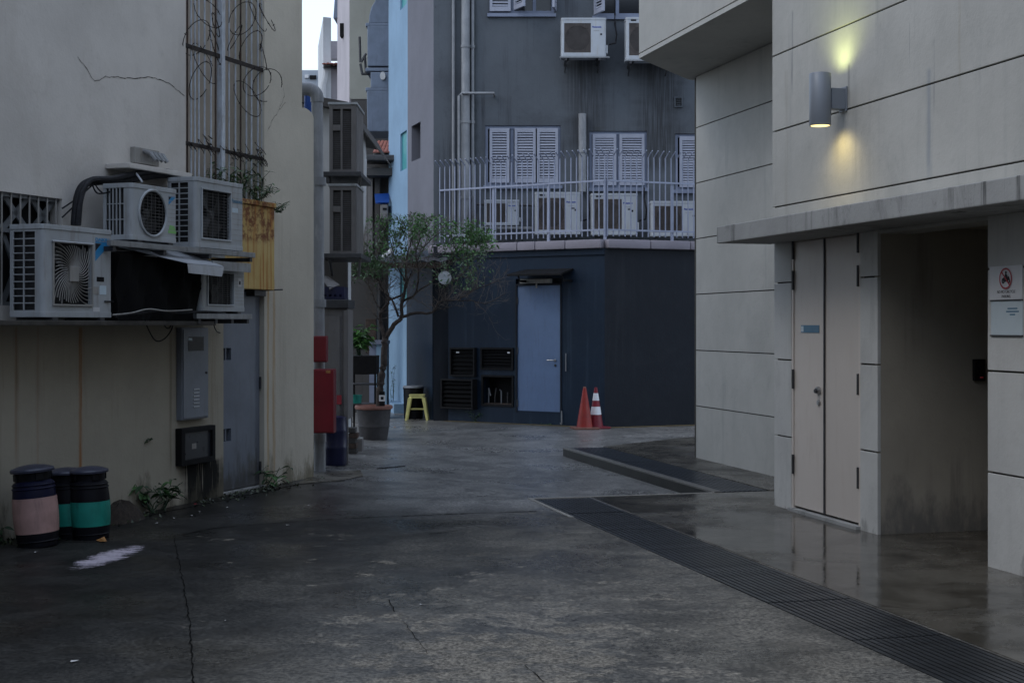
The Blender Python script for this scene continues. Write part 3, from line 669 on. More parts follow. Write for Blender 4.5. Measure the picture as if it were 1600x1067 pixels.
# row of small drain slots in front of the door
mb = MB()
for k in range(5):
    a = on_ground(1262 + 14 * k, 822 + 5 * k); b = on_ground(1278 + 14 * k, 830 + 5 * k)

# notice boards on the pier
def zface(p, q=Q_FAC): return RF.z(p[0], p[1], -q)
s0, s1 = FX(1547.5), FX(1599); t0 = RF.z(1547, 417, -Q_FAC); t1 = RF.z(1547, 469, -Q_FAC); t2 = RF.z(1550, 471, -Q_FAC); t3 = RF.z(1550, 523, -Q_FAC)
sg = Thing('warning_sign', 'white no motorcycle parking sign with red prohibition ring on the pier', 'sign', RF, ((s0 + s1) / 2, Q_FAC, t1))
sg.part('board', MB().box(s0, s1, Q_FAC - 0.008, Q_FAC - 0.001, t1, t0), 'sign_white', bevel=0.002)
cx, cz, rr_ = s0 + (s1 - s0) * 0.52, t0 - (t0 - t1) * 0.38, (t0 - t1) * 0.315
def flat_ring(cx, cz, r0, r1, y, n=36):
    mb = MB()
    for k in range(n):
        a, b = 2 * math.pi * k / n, 2 * math.pi * (k + 1) / n
        mb.quad((cx + r0 * math.cos(a), y, cz + r0 * math.sin(a)), (cx + r1 * math.cos(a), y, cz + r1 * math.sin(a)), (cx + r1 * math.cos(b), y, cz + r1 * math.sin(b)), (cx + r0 * math.cos(b), y, cz + r0 * math.sin(b)))
    return mb
ysg = Q_FAC - 0.0105
mot = MB()
for (dx, dz, r) in ((-0.42, -0.22, 0.25), (0.42, -0.22, 0.25)): mot.add(flat_ring(cx + dx * rr_, cz + dz * rr_, r * rr_ * 0.35, r * rr_, ysg, 18), lambda a, b, c: (a, b, c))
def poly_y(pts, y): return MB().extrude_y([(cx + a * rr_, cz + b * rr_) for a, b in pts], y, y + 0.0006)
mot.add(poly_y([(-0.62, -0.02), (-0.3, 0.14), (-0.12, 0.02), (0.2, 0.1), (0.45, 0.22), (0.6, 0.0), (0.3, -0.3), (-0.35, -0.3)], ysg - 0.0008), lambda a, b, c: (a, b, c))
mot.add(poly_y([(-0.2, 0.05), (-0.14, 0.42), (0.1, 0.45), (0.32, 0.2), (0.2, 0.05)], ysg - 0.0016), lambda a, b, c: (a, b, c))
mot.add(flat_ring(cx + 0.02 * rr_, cz + 0.56 * rr_, 0.001, 0.14 * rr_, ysg - 0.0008, 14), lambda a, b, c: (a, b, c))
sg.part('motorcycle_symbol', mot, 'black_mark', merge=False)
ring = flat_ring(cx, cz, rr_ * 0.84, rr_, ysg - 0.003)
ring.add(MB().box(-rr_ * 0.9, rr_ * 0.9, 0, 0.0006, -rr_ * 0.07, rr_ * 0.07), lambda a, b, c: (cx + 0.7071 * a + 0.7071 * c, ysg - 0.0034 + b, cz - 0.7071 * a + 0.7071 * c))
sg.part('prohibition_ring', ring, 'red_mark', merge=False)
sg.piece('lettering', text_mesh('NO MOTORCYCLE', 0.028, 'black_mark', 'CENTER', 0.85), (cx, Q_FAC - 0.0085, t1 + 0.043))
sg.piece('lettering', text_mesh('PARKING', 0.028, 'black_mark', 'CENTER', 0.85), (cx, Q_FAC - 0.0085, t1 + 0.012))
ng = Thing('notice_sheet', 'pale blue notice sheet in a thin frame just below the motorcycle sign', 'notice', RF, ((s0 + s1) / 2, Q_FAC, t3))
ng.part('sheet', MB().box(s0 + 0.015, s1, Q_FAC - 0.006, Q_FAC - 0.001, t3, t2), 'paper')
mb = MB(); mb.box(s0 + 0.01, s1, Q_FAC - 0.012, Q_FAC - 0.0015, t2 + 0.001, t2 + 0.008); mb.box(s0 + 0.01, s1, Q_FAC - 0.012, Q_FAC - 0.0015, t3 - 0.009, t3 - 0.001)
ng.part('frame', mb, 'dark_steel')
mb = MB(); cxx = s0 + (s1 - s0) * 0.62
for k, wd in enumerate((0.11, 0.14, 0.06)):
    mb.box(cxx - wd / 2 + 0.03, cxx + wd / 2 + 0.03, Q_FAC - 0.0066, Q_FAC - 0.0061, t2 - 0.055 - k * 0.02, t2 - 0.046 - k * 0.02)
ng.part('printed_line', mb, 'sign_blue', label='three short blurred blue lines of print')
# card reader in the alcove
cxr, czr = xa0, 1.2
def on_side(pxx, pyy):       # the alcove side wall, x = xa0
    dx, dz = (pxx - 800) / FPX, -(pyy - HOR) / FPX
    t = xa0 / (dx * RF.u[0] + RF.u[1]); return (t * (dx * RF.n[0] + RF.n[1]), EYE + t * dz)
ya, za = on_side(1519, 595); yb, zb2 = on_side(1535, 561)
cr = Thing('card_reader', 'small black card reader on the dark alcove wall', 'card reader', RF, (xa0, ya, za))
cr.part('case', MB().box(xa0 + 0.001, xa0 + 0.04, ya, yb, za, zb2), 'black', bevel=0.006)
cr.part('led', MB().box(xa0 + 0.041, xa0 + 0.043, ya + 0.045, yb - 0.02, za + 0.025, za + 0.032), 'reader_led')
# cylinder wall lamp
wx, wz = RF.hit(1313, 158, -Q_FAC + 0.02)
lp = Thing('wall_lamp', 'grey cylinder wall lamp glowing up and down on the pale facade', 'wall lamp', RF, (wx, Q_FAC - 0.02, wz))
LD = 0.215; ly = Q_FAC - 0.02 - LD; lzb, lzt = RF.z(1282, 197, -ly), RF.z(1282, 115, -ly)
lxx = RF.x(1281.5, -ly)
body = MB().lathe([(0.078, lzb + 0.012), (0.085, lzb), (0.088, lzb + 0.006), (0.088, lzt - 0.004), (0.085, lzt), (0.078, lzt - 0.012)], 40, lxx, ly)
body.f = body.f[:-2]
lp.part('cylinder', body, 'lamp_grey', smooth=True)
lp.part('inner_sleeve', MB().lathe([(0.0775, lzb + 0.05), (0.0775, lzt - 0.05)], 32, lxx, ly), 'dark_steel')
lp.part('bracket', MB().box(lxx - 0.045, lxx + 0.045, ly + 0.08, Q_FAC - 0.021, wz - 0.085, wz + 0.085), 'lamp_grey', bevel=0.006)
lp.part('wall_plate', MB().box(lxx - 0.06, lxx + 0.06, Q_FAC - 0.035, Q_FAC - 0.021, wz - 0.1, wz + 0.1), 'lamp_grey', bevel=0.004)
lp.part('lens', MB().lathe([(0.074, lzb + 0.0005), (0.074, lzb + 0.006)], 32, lxx, ly), 'lamp_glow')
lp.part('lens', MB().lathe([(0.07, lzt - 0.016), (0.07, lzt - 0.010)], 32, lxx, ly), 'lamp_glow')
for nm, zz_, tilt, col, e in (('lamp_light', lzb - 0.004, 0, (1.0, 0.80, 0.34), 8.0), ('lamp_light', lzt + 0.004, math.pi, (0.90, 1.0, 0.42), 9.0)):
    L = bpy.data.lights.new('lamp_light', 'SPOT'); L.energy = e; L.spot_size = rad(130); L.spot_blend = 1.0; L.color = col; L.shadow_soft_size = 0.07
    o = bpy.data.objects.new('lamp_light', L); C.objects.link(o); o.parent = lp.o
    o.location = (lxx - lp.off[0], ly - lp.off[1], zz_ - lp.off[2])
    o.rotation_euler = (rad(30) if tilt == 0 else math.pi - rad(30), 0, 0)

# ------------------------------------------------------------------ building on the left
lx_ = LF.x
s97, s290, s345, s413, s415, s472, s490 = lx_(97), lx_(290), lx_(345), lx_(413), lx_(415), lx_(472), lx_(490)
z_sh = 1.66
lb = Thing('cream_building', 'old cream rendered building on the left with barred recess and slate blue metal door', 'building', LF, (0, 0, 0))
zpan = LF.z(385, 322); zdoor = LF.z(380, 455); zpan0 = LF.z(400, 453)
w_z0, w_z1 = LF.z(40, 478), LF.z(97, 311)
rust = (0.30, 0.12, 0.03)
MT['wall_low'] = M_plaster('yellowed_render', (0.40, 0.365, 0.295), (0.17, 0.14, 0.09), 0.9, 0.85,
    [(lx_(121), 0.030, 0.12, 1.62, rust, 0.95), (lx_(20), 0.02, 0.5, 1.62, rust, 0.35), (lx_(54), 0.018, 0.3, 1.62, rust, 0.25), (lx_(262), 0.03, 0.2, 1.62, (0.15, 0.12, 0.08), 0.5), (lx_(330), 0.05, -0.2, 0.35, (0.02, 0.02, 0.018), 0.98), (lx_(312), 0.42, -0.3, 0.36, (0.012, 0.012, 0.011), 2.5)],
    (0.10, 0.09, 0.065), 0.4)
MT['wall_pillar'] = M_plaster('cream_pillar_render', (0.57, 0.525, 0.44), (0.30, 0.26, 0.20), 0.5, 0.85,
    [(lx_(428), 0.045, 0.0, 2.1, (0.36, 0.20, 0.05), 0.6), (lx_(419), 0.03, 0.0, 2.15, (0.42, 0.24, 0.06), 0.75)], (0.16, 0.14, 0.09), 0.45)
lb.part('upper_wall', MB().wall(-16, s290, z_sh, 8.2, [(lx_(-80), s97, w_z0, w_z1)], 0, 1.0), 'wall_upper')
lb.part('lower_wall', MB().wall(-16, s345, -0.35, zpan, [(-16, s290 + 0.004, z_sh, zpan)], -0.03, 0.6), 'wall_low')
# pillar with the stepped and rounded shoulder
zs0, zs1 = LF.z(490, 186), LF.z(472, 168)
poly = [(s413, -0.35), (s490, -0.35), (s490, zs0)]
for k in range(1, 7):
    a = math.pi / 2 * k / 6; poly.append((s490 - (s490 - s472) * 0.75 * (1 - math.cos(a)), zs0 + (zs1 - zs0) * math.sin(a)))
poly += [(s472, zs1), (s472, 8.2), (s413, 8.2)]
lb.part('pillar_wall', MB().extrude_y(poly, 0, 2.2), 'wall_pillar')
lb.part('gable_wall', MB().box(s472 - 2.5, s472, 2.2, 7, -0.3, 8.2), 'wall_pillar')
lb.part('door_header', MB().box(s345 + 0.002, s413 - 0.002, 0.0, 0.6, zdoor + 0.02, zpan - 0.003), 'wall_low')
lb.part('stained_panel', MB().box(lx_(300, 0.12), lx_(429, 0.12), -0.12, -0.032, zpan0, zpan), 'rusty_panel', bevel=0.008, label='ochre panel streaked with orange rust')
lb.part('panel_coping', MB().box(lx_(300, 0.14), lx_(432, 0.14), -0.14, 0.05, zpan + 0.001, zpan + 0.05), 'rusty_panel', bevel=0.008)
lb.part('recess_back', MB().box(s290 + 0.002, s413 - 0.002, 0.36, 1.2, zpan, 8.2), 'recess')
lb.part('recess_sill', MB().box(s290 + 0.002, s413 - 0.002, 0.06, 0.358, zpan - 0.1, zpan + 0.02), 'recess')
lb.part('roof', MB().box(-16, s472 + 0.1, -0.25, 7, 8.2, 8.4), 'concrete_ledge')
lb.part('side_wall', MB().box(-16.2, -16, 0, 7, -0.3, 8.2), 'wall_upper')
# barred window behind the nearest condenser
wn = lb.part('window', MB().box(lx_(-80), s97, 0.12, 0.16, w_z0, w_z1), 'void')
fr = MB(); a, b = lx_(-80), s97
fr.box(a, b, 0.03, 0.07, w_z1 - 0.03, w_z1 - 0.002); fr.box(a, b, 0.03, 0.07, w_z0 + 0.002, w_z0 + 0.03); fr.box(a, b, 0.03, 0.07, LF.z(40, 362) - 0.015, LF.z(40, 362) + 0.015)
lb.part('frame', fr, 'lattice', wn)
for k in range(12):
    x = a + (b - a) * (k + 0.5) / 12
    lb.part('bar', MB().tube([(x, 0.02, w_z0), (x, 0.02, w_z1)], 0.008, 6), 'ac_grey', wn)
for k in range(4):
    x0 = a + (b - a) * k / 4; x1 = a + (b - a) * (k + 1) / 4; zm = LF.z(40, 362)
    for (p, q) in (((x0, zm), (x1, w_z1)), ((x0, w_z1), (x1, zm)), ((x0, w_z0), (x1, zm)), ((x0, zm), (x1, w_z0))):
        mb = MB(); d = Vector((q[0] - p[0], 0, q[1] - p[1])); n = Vector((-d.z, 0, d.x)).normalized() * 0.022
        mb.quad((p[0] - n.x, 0.06, p[1] - n.z), (q[0] - n.x, 0.06, q[1] - n.z), (q[0] + n.x, 0.06, q[1] + n.z), (p[0] + n.x, 0.06, p[1] + n.z))
        mb.quad((p[0] - n.x, 0.075, p[1] - n.z), (q[0] - n.x, 0.075, q[1] - n.z), (q[0] + n.x, 0.075, q[1] + n.z), (p[0] + n.x, 0.075, p[1] + n.z))
        lb.part('brace', mb, 'lattice', wn)
# metal door
zdb = LF.z(380, 742); dd = 0.05
door = lb.part('door', MB().wall(s345 + 0.012, s413 - 0.012, 0.03, zdoor, [(lx_(346, -dd), lx_(361, -dd), LF.z(353, 563), LF.z(353, 544)), (lx_(346, -dd), lx_(361, -dd), LF.z(353, 691), LF.z(353, 671))], dd, dd + 0.05), 'grey_door')
lb.part('door_recess', MB().box(s345, s413, 0.16, 0.3, -0.3, zdoor + 0.03), 'void')
lb.part('door_step', MB().box(s345, s413, -0.02, 0.155, -0.3, 0.02), 'concrete_ledge')
for zc_ in ((544 + 563) / 2, (671 + 691) / 2):
    x = lx_(353.5, -dd); z = LF.z(353, zc_)
    lb.part('bar', MB().box(x - 0.008, x + 0.008, dd + 0.005, dd + 0.03, z - 0.075, z + 0.075), 'grey_door', door)
for yy in (450, 598, 730):
    z = LF.z(411, yy); lb.part('hinge', MB().tube([(s413 - 0.015, dd - 0.012, z - 0.06), (s413 - 0.015, dd - 0.012, z + 0.06)], 0.012, 8), 'dark_steel', door)
lb.part('latch', MB().box(s345 + 0.02, s345 + 0.05, dd - 0.012, dd, LF.z(348, 632), LF.z(348, 610)), 'dark_steel', door)
lb.part('door_closer', MB().box(lx_(391), lx_(409), -0.05, dd - 0.002, LF.z(400, 463), LF.z(400, 453)), 'dark_steel', door, bevel=0.006)
lb.part('closer_arm', MB().tube([(lx_(400), -0.03, LF.z(400, 454)), (lx_(420), -0.16, LF.z(425, 453))], 0.008, 6), 'dark_steel', door)
# hairline cracks in the render
for pts in ([(121, 90), (135, 108), (148, 127)], [(148, 127), (165, 121), (180, 120), (195, 123), (215, 123), (232, 120), (248, 125), (262, 129), (274, 139), (288, 150)], [(418, 205), (424, 190), (436, 172), (446, 160)], [(436, 172), (444, 150), (442, 130)]):
    mb = MB(); P = [LF.hit(*p) for p in pts]; rr = random.Random(len(pts)); Q = []
    for A, B in zip(P[:-1], P[1:]):
        for k in range(5): Q.append((A[0] + (B[0] - A[0]) * k / 5 + rr.gauss(0, .006), A[1] + (B[1] - A[1]) * k / 5 + rr.gauss(0, .004)))
    Q.append(P[-1])
    for A, B in zip(Q[:-1], Q[1:]):
        h0, h1 = rr.uniform(.0012, .0045), rr.uniform(.0012, .0045)
        mb.quad((A[0], -0.0025, A[1] - h0), (B[0], -0.0025, B[1] - h1), (B[0], -0.0025, B[1] + h1), (A[0], -0.0025, A[1] + h0))
    lb.part('crack', mb, 'groove', merge=False)

# security grille over the recess, left to rust
gt = Thing('security_grille', 'tall rusty window grille of thin bars across the recess above the plants', 'grille', LF, (lx_(350), 0.03, zpan))
bar = MB().tube([(0, 0, 0), (0, 0, 4.6)], 0.009, 6).mesh('bar', 'grille_paint')
bar2 = MB().tube([(0, 0, 0), (0, 0, 4.6)], 0.010, 6).mesh('bar', 'rust_steel')
for k, p in enumerate((290.6, 297, 303, 309, 315, 324, 334, 341, 355, 362, 372, 380, 389, 397, 407, 413.5)):
    gt.piece('bar', bar2 if k in (1, 7, 11) else bar, (lx_(p), 0.03, zpan + 0.03))
gt.part('post', MB().box(lx_(345.5), lx_(350.5), -0.01, 0.05, zpan + 0.02, 8), 'grille_paint', bevel=0.004)
for (py, r) in ((70, 0.02), (223, 0.018)):
    z = LF.z(290, py); gt.part('rail', MB().box(s290, s413, 0.012, 0.026, z - r, z + r), 'rust_dark')
rw = Thing('razor_wire', 'tangled rusty razor wire loops hung on the bars of the recess', 'razor wire', LF, (lx_(350), -0.02, LF.z(350, 160)))
rr = random.Random(11)
loops = [(306, 127, 26), (318, 22, 22), (300, 60, 24), (330, 40, 18), (372, 30, 24), (395, 20, 30), (411, 28, 22), (411, 134, 25), (380, 155, 28), (395, 128, 22), (330, 75, 26), (385, 75, 24), (405, 90, 20), (312, 100, 30), (360, 60, 18)]
def coil(cx, cz, r, tilt, turn, seed):
    q = random.Random(seed); pts = []
    ax = q.uniform(0.6, 1.0)
    for k in range(26):
        a = 2 * math.pi * k / 24 * turn + q.uniform(-0.04, 0.04)
        pts.append((cx + r * math.cos(a) * ax * 1.25, -0.05 + 0.09 * math.sin(a + tilt), cz + r * math.sin(a)))
    mb = MB().tube(pts, 0.0042, 4)
    for k in range(1, 25, 2):
        p = Vector(pts[k]); d = Vector((q.gauss(0, 1), q.gauss(0, 1), q.gauss(0, 1))).normalized() * 0.017
        e = Vector((q.gauss(0, 1), q.gauss(0, 1), q.gauss(0, 1))).normalized() * 0.008
        mb.quad(p - d, p + e, p + d, p - e)
    return mb
for i, (cx_, cy_, r_) in enumerate(loops):
    x, z = LF.hit(cx_, cy_); rw.part('wire_loop', coil(x, z, r_ / 155, rr.uniform(0, 6), rr.uniform(0.75, 1.05), i), 'rust_dark', merge=False)
mb = MB(); z0 = LF.z(290, 223)
for k in range(46):
    x = s290 + (s413 - s290) * rr.random(); z = z0 + rr.gauss(0, 0.045); a = rr.uniform(0, 6.3); r = rr.uniform(0.02, 0.06)
    mb.tube([(x + r * math.cos(a + q * 0.8), -0.02 + 0.03 * math.sin(q + a), z + r * math.sin(a + q * 0.8)) for q in range(6)], 0.004, 4)
rw.part('wire_tangle', mb, 'rust_dark', merge=False, kind='stuff')

# ------------------------------------------------------------------ air conditioning condensers
def arc_shell(mb, W, H, D, r):
    for (cx, sx) in ((r, -1), (W - r, 1)):
        pts = [(cx + sx * r * math.sin(math.pi / 2 * k / 6), -D + r - r * math.cos(math.pi / 2 * k / 6)) for k in range(7)]
        for A, B in zip(pts[:-1], pts[1:]): mb.quad((A[0], A[1], 0), (B[0], B[1], 0), (B[0], B[1], H), (A[0], A[1], H))
def outline(W, D, r, e):
    p = [(-e, 0), (-e, -D + r)]
    p += [(r - (r + e) * math.cos(math.pi / 2 * k / 6), -D + r - (r + e) * math.sin(math.pi / 2 * k / 6)) for k in range(1, 7)]
    p += [(W - r + (r + e) * math.sin(math.pi / 2 * k / 6), -D + r - (r + e) * math.cos(math.pi / 2 * k / 6)) for k in range(0, 7)]
    return p + [(W + e, 0)]
def condenser(label, frame, x0, z0, d, W, H, D, style, group, paint='ac_white', words=None, coil='fin_coil', rz=0.0, top=True):
    t = Thing('air_conditioner', label, 'air conditioner', frame, (x0, -d + D, z0), group, rz)
    L = dict(local=True); r = 0.035; mb = MB()
    fw = W * 0.66
    if style == 'round': cx, cz, R_ = W * 0.44, H * 0.5, min(H * 0.42, W * 0.33); op = (cx - R_, cx + R_, cz - R_, cz + R_)
    elif style == 'swirl': op = (W * 0.13, W * 0.675, H * 0.13, H * 0.815)
    elif style == 'square': op = (W * 0.12, W * 0.70, H * 0.13, H * 0.84)
    else: op = (W * 0.065, W * 0.66, H * 0.09, H * 0.87)
    cx, cz = (op[0] + op[1]) / 2, (op[2] + op[3]) / 2; rad_ = min(op[1] - op[0], op[3] - op[2]) / 2
    if style == 'round':
        mb.ring_plate(r, W - r, 0, H, cx, cz, rad_, -D)
    else: mb.wall(r, W - r, 0, H, [op], -D, -D + 0.03)
    arc_shell(mb, W, H, D, r)
    side = MB().wall(-D + r, 0, 0, H, [(-D + 0.08, -0.03, H * 0.06, H * 0.93)], 0, 0.012)
    mb.add(side, lambda x, y, z: (y, x, z))
    mb.quad((W, -D + r, 0), (W, 0, 0), (W, 0, H), (W, -D + r, H)); mb.quad((0, 0, 0), (W, 0, 0), (W, 0, H), (0, 0, H))
    case = t.part('casing', mb, paint, smooth=True, **L)
    t.part('top_cover', MB().prism(outline(W, D, r, 0.006), H - 0.03, H + 0.008), paint, bevel=0.004, **L)
    t.part('base_pan', MB().prism(outline(W, D, r, 0.004), -0.012, 0.03), paint, bevel=0.003, **L)
    t.part('coil', MB().box(0.03, W - 0.02, -D + 0.1, -0.012, 0.03, H - 0.03).box(op[1] + 0.02, W - 0.03, -D + 0.05, -D + 0.1, 0.03, H - 0.03), coil, **L)
    g = MB()      # side guard: the louvre bars
    nz = 11 if style in ('swirl', 'square') else 3
    for k in range(1, nz): z = H * 0.06 + H * 0.87 * k / nz; g.box(-0.004, 0.004, -D + 0.08, -0.03, z - 0.004, z + 0.004)
    for k in range(1, 3 if nz == 11 else 5):
        y = -D + 0.08 + (D - 0.11) * k / (2 if nz == 11 else 5); g.box(-0.005, 0.005, y - 0.005, y + 0.005, H * 0.06, H * 0.93)
    t.part('side_guard', g, paint, **L)
    f = MB()
    for k in range(4):
        a0 = k * math.pi / 2
        for q in range(5):
            a, b = a0 + q * 0.2, a0 + (q + 1) * 0.2
            for r0, r1 in ((0.22, 0.58), (0.58, 0.93)):
                P = lambda rr_, an, w_: (cx + rad_ * rr_ * math.cos(an), -D + 0.085 - w_, cz + rad_ * rr_ * math.sin(an))
                f.quad(P(r0, a, q * 0.008), P(r1, a + 0.15 * r1, q * 0.008), P(r1, b + 0.15 * r1, (q + 1) * 0.008), P(r0, b, (q + 1) * 0.008))
    f.add(MB().lathe([(rad_ * 0.24, 0), (rad_ * 0.24, 0.03), (rad_ * 0.1, 0.045)], 16), lambda x, y, z: (cx + x, -D + 0.085 - z, cz + y))
    t.part('fan', f, 'fan', merge=False, **L)
    if style == 'swirl':
        g = MB(); n = 44
        for k in range(n):
            a = 2 * math.pi * k / n; pts = []
            for q in range(8):
                rr_ = 0.2 + 1.22 * q / 7; an = a + 0.85 * (q / 7) ** 1.0
                X, Z = cx + rad_ * rr_ * math.cos(an), cz + rad_ * 1.1 * rr_ * math.sin(an)
                if not (op[0] < X < op[1] and op[2] < Z < op[3]): break
                pts.append((X, -D + 0.004 - 0.012 * (1 - q / 7), Z))
            if len(pts) > 2: g.tube(pts, 0.0032, 4)
        t.part('fan_guard', g, 'ac_grey', merge=False, **L)
        t.part('hub_plate', MB().box(cx - rad_ * 0.24, cx + rad_ * 0.24, -D - 0.022, -D - 0.012, cz - rad_ * 0.26, cz + rad_ * 0.26), 'ac_grey', bevel=0.01, **L)
        g = MB(); e = 0.012
        g.wall(op[0] - e, op[1] + e, op[2] - e, op[3] + e, [op], -D - 0.014, -D - 0.0005); t.part('guard_frame', g, 'ac_grey', **L)
        t.part('top_rail', MB().tube([(op[0] - 0.025, -D - 0.012, op[3] + 0.008), (op[1] + 0.01, -D - 0.012, op[3] + 0.008)], 0.007, 6), 'white_alu', **L)
    elif style == 'round':
        g = MB()
        for k in range(-6, 7):
            u = k / 7 * rad_; h_ = math.sqrt(rad_ ** 2 - u * u)
            g.box(cx - h_, cx + h_, -D + 0.002, -D + 0.006, cz + u - 0.002, cz + u + 0.002)
            if k % 2 == 0: g.box(cx + u - 0.002, cx + u + 0.002, -D + 0.007, -D + 0.011, cz - h_, cz + h_)
        t.part('fan_guard', g, 'guard', **L)
        rim = []
        for k in range(41):
            a = 2 * math.pi * k / 40; rim.append((cx + (rad_ + 0.005) * math.cos(a), -D - 0.006, cz + (rad_ + 0.005) * math.sin(a)))
        t.part('rim', MB().tube(rim, 0.012, 6), paint, smooth=True, **L)
    elif style == 'square':
        g = MB()
        for k in range(1, 16): z = op[2] + (op[3] - op[2]) * k / 16; g.box(op[0], op[1], -D + 0.008, -D + 0.012, z - 0.002, z + 0.002)
        for k in range(1, 5): x = op[0] + (op[1] - op[0]) * k / 5; g.box(x - 0.002, x + 0.002, -D + 0.004, -D + 0.008, op[2], op[3])
        t.part('fan_guard', g, 'guard', **L)
        g = MB(); g.wall(op[0] - 0.014, op[1] + 0.014, op[2] - 0.014, op[3] + 0.014, [op], -D - 0.012, -D - 0.0005); t.part('guard_frame', g, paint, bevel=0.003, **L)
    else:
        g = MB(); g.ring_plate(op[0], op[1], op[2], op[3], cx, cz, rad_ * 0.94, -D + 0.012); t.part('fan_shroud', g, 'coil_brown', **L)
        g = MB(); n = 24
        g.add(MB().lathe([(rad_ * .95, 0), (rad_ * .95, .004)], 32), lambda x, y, z: (cx + x, -D + .03 + z, cz + y))
        for k in range(1, n): z = op[2] + (op[3] - op[2]) * k / n; g.box(op[0], op[1], -D + 0.004, -D + 0.007, z - 0.004, z + 0.004)
        for k in range(1, 5): x = op[0] + (op[1] - op[0]) * k / 5; g.box(x - 0.003, x + 0.003, -D + 0.001, -D + 0.004, op[2], op[3])
        t.part('fan_guard', g, 'coil_brown_d', **L)
    for x in (W * 0.14, W * 0.82): t.part('foot', MB().box(x - 0.03, x + 0.03, -D - 0.015, 0.015, -0.035, -0.013), 'dark_steel', **L)
    if style in ('round', 'square'):      # pressed ribs beside the guard
        g = MB()
        for k in range(1, 11): z = H * (0.06 + 0.08 * k); g.box(op[1] + 0.035, W - 0.03, -D - 0.0015, -D + 0.001, z - 0.002, z + 0.002)
        t.part('pressed_rib', g, 'ac_grey', **L)
    return t, op

GA = 'condensers crowded on the left wall'
def fit(pxl, pxr, ytop, ybot, d, xl=None):
    x0, x1 = LF.x(pxl, d), LF.x(pxr, d); z0, z1 = LF.z(pxl, ybot, d), LF.z(pxl, ytop, d)
    return x0, z0, x1 - x0, z1 - z0
def tri_logo(t, x0, x1, z0, z1, y, word):
    h = z1 - z0; w_ = x1 - x0
    t.part('emblem', MB().extrude_y([(x0, z0), (x0 + 0.0 * w_, z0 + h * 0.42), (x0 + w_ * 0.45, z0 + h * 0.80), (x0, z0 + h * 0.80), (x0, z0 + h * 0.86), (x1, z0 + h * 0.86), (x1, z0 + h * 0.74)], y, y + 0.0008), 'blue_mark', local=True)
    t.part('emblem', MB().extrude_y([(x0, z0 + h * 0.44), (x0 + w_ * 0.42, z0 + h * 0.78), (x0, z0 + h * 0.78)], y - 0.0006, y), 'black_mark', local=True)
    if word: t.piece('lettering', text_mesh(word, h * 0.20, 'blue_mark', 'LEFT', w_ / (h * 0.20 * 3.35), 0.001), (x0, y - 0.0004, z0 + h * 0.89), local=True)
x0, z0, W, H = fit(68, 176, 351, 493, 0.45)
U1 = (x0, z0, W, H)
t, op = condenser('large nearest condenser with swirl fan guard and big blue triangle emblem', LF, x0, z0, 0.45, W, H, 0.31, 'swirl', GA, 'ac_white')
D = 0.31
tri_logo(t, W * 0.735, W * 0.945, H * 0.635, H * 0.90, -D - 0.001, 'DAIKIN')
t.part('handle_recess', MB().box(W * 0.755, W * 0.865, -D - 0.002, -D - 0.0002, H * 0.40, H * 0.455), 'void', local=True)
t.part('sticker', MB().box(W * 0.71, W * 0.785, -D - 0.0016, -D - 0.0002, H * 0.25, H * 0.34), 'ac_grey', local=True)
t.part('sticker', MB().box(W * 0.80, W * 0.90, -D - 0.0016, -D - 0.0002, H * 0.25, H * 0.355), 'pale_mark', local=True)
t.part('sticker', MB().box(W * 0.70, W * 0.80, -D - 0.0016, -D - 0.0002, H * 0.05, H * 0.10), 'sign_white', local=True)
t.part('panel_seam', MB().box(W * 0.70, W * 0.703, -D - 0.0012, -D - 0.0002, 0.03, H * 0.96), 'ac_grey', local=True)
t.part('strap', MB().box(W * 0.87, W * 1.0, -D - 0.012, -D - 0.001, H * 0.165, H * 0.18), 'black', local=True)
x0, z0, W, H = fit(206, 277, 287, 372, 0.5); D = 0.28
U2 = (x0, z0, W, H)
t, op = condenser('condenser with round fan guard, small blue triangle emblem and green sticker', LF, x0, z0, 0.5, W, H, D, 'round', GA, 'ac_white')
tri_logo(t, W * 0.80, W * 0.95, H * 0.70, H * 0.90, -D - 0.001, '')
t.part('sticker', MB().box(W * 0.79, W * 0.97, -D - 0.0016, -D - 0.0002, H * 0.16, H * 0.21), 'green_mark', local=True)
t.part('sticker', MB().extrude_y([(W * 0.80, H * 0.22), (W * 0.96, H * 0.22), (W * 0.93, H * 0.30), (W * 0.83, H * 0.32)], -D - 0.0016, -D - 0.0002), 'green_mark', local=True)
x0, z0, W, H = fit(306, 381, 277, 384, 0.5); D = 0.29
U3 = (x0, z0, W, H)
t, op = condenser('topmost right condenser with square fan guard and dark maker name', LF, x0, z0, 0.5, W, H, D, 'square', GA, 'ac_white')
t.piece('lettering', text_mesh('Panasonic', W * 0.062, 'sign_blue', 'LEFT', 0.95, 0.0012), (W * 0.735, -D - 0.001, H * 0.71), local=True)
t.part('sticker', MB().box(W * 0.745, W * 0.87, -D - 0.0016, -D - 0.0002, H * 0.56, H * 0.63), 'pale_mark', local=True)
x0, z0, W, H = fit(316, 383.5, 414, 484, 0.47); D = 0.28
U4 = (x0, z0, W, H)
t, op = condenser('lower condenser half hidden behind black sheeting under the tilted metal flap', LF, x0, z0, 0.47, W, H, D, 'square', GA, 'ac_white')
t.part('sticker', MB().box(W * 0.82, W * 0.90, -D - 0.0016, -D - 0.0002, H * 0.55, H * 0.75), 'sign_white', local=True)
t.part('sticker', MB().box(W * 0.84, W * 0.88, -D - 0.0022, -D - 0.0016, H * 0.60, H * 0.68), 'black_mark', local=True)

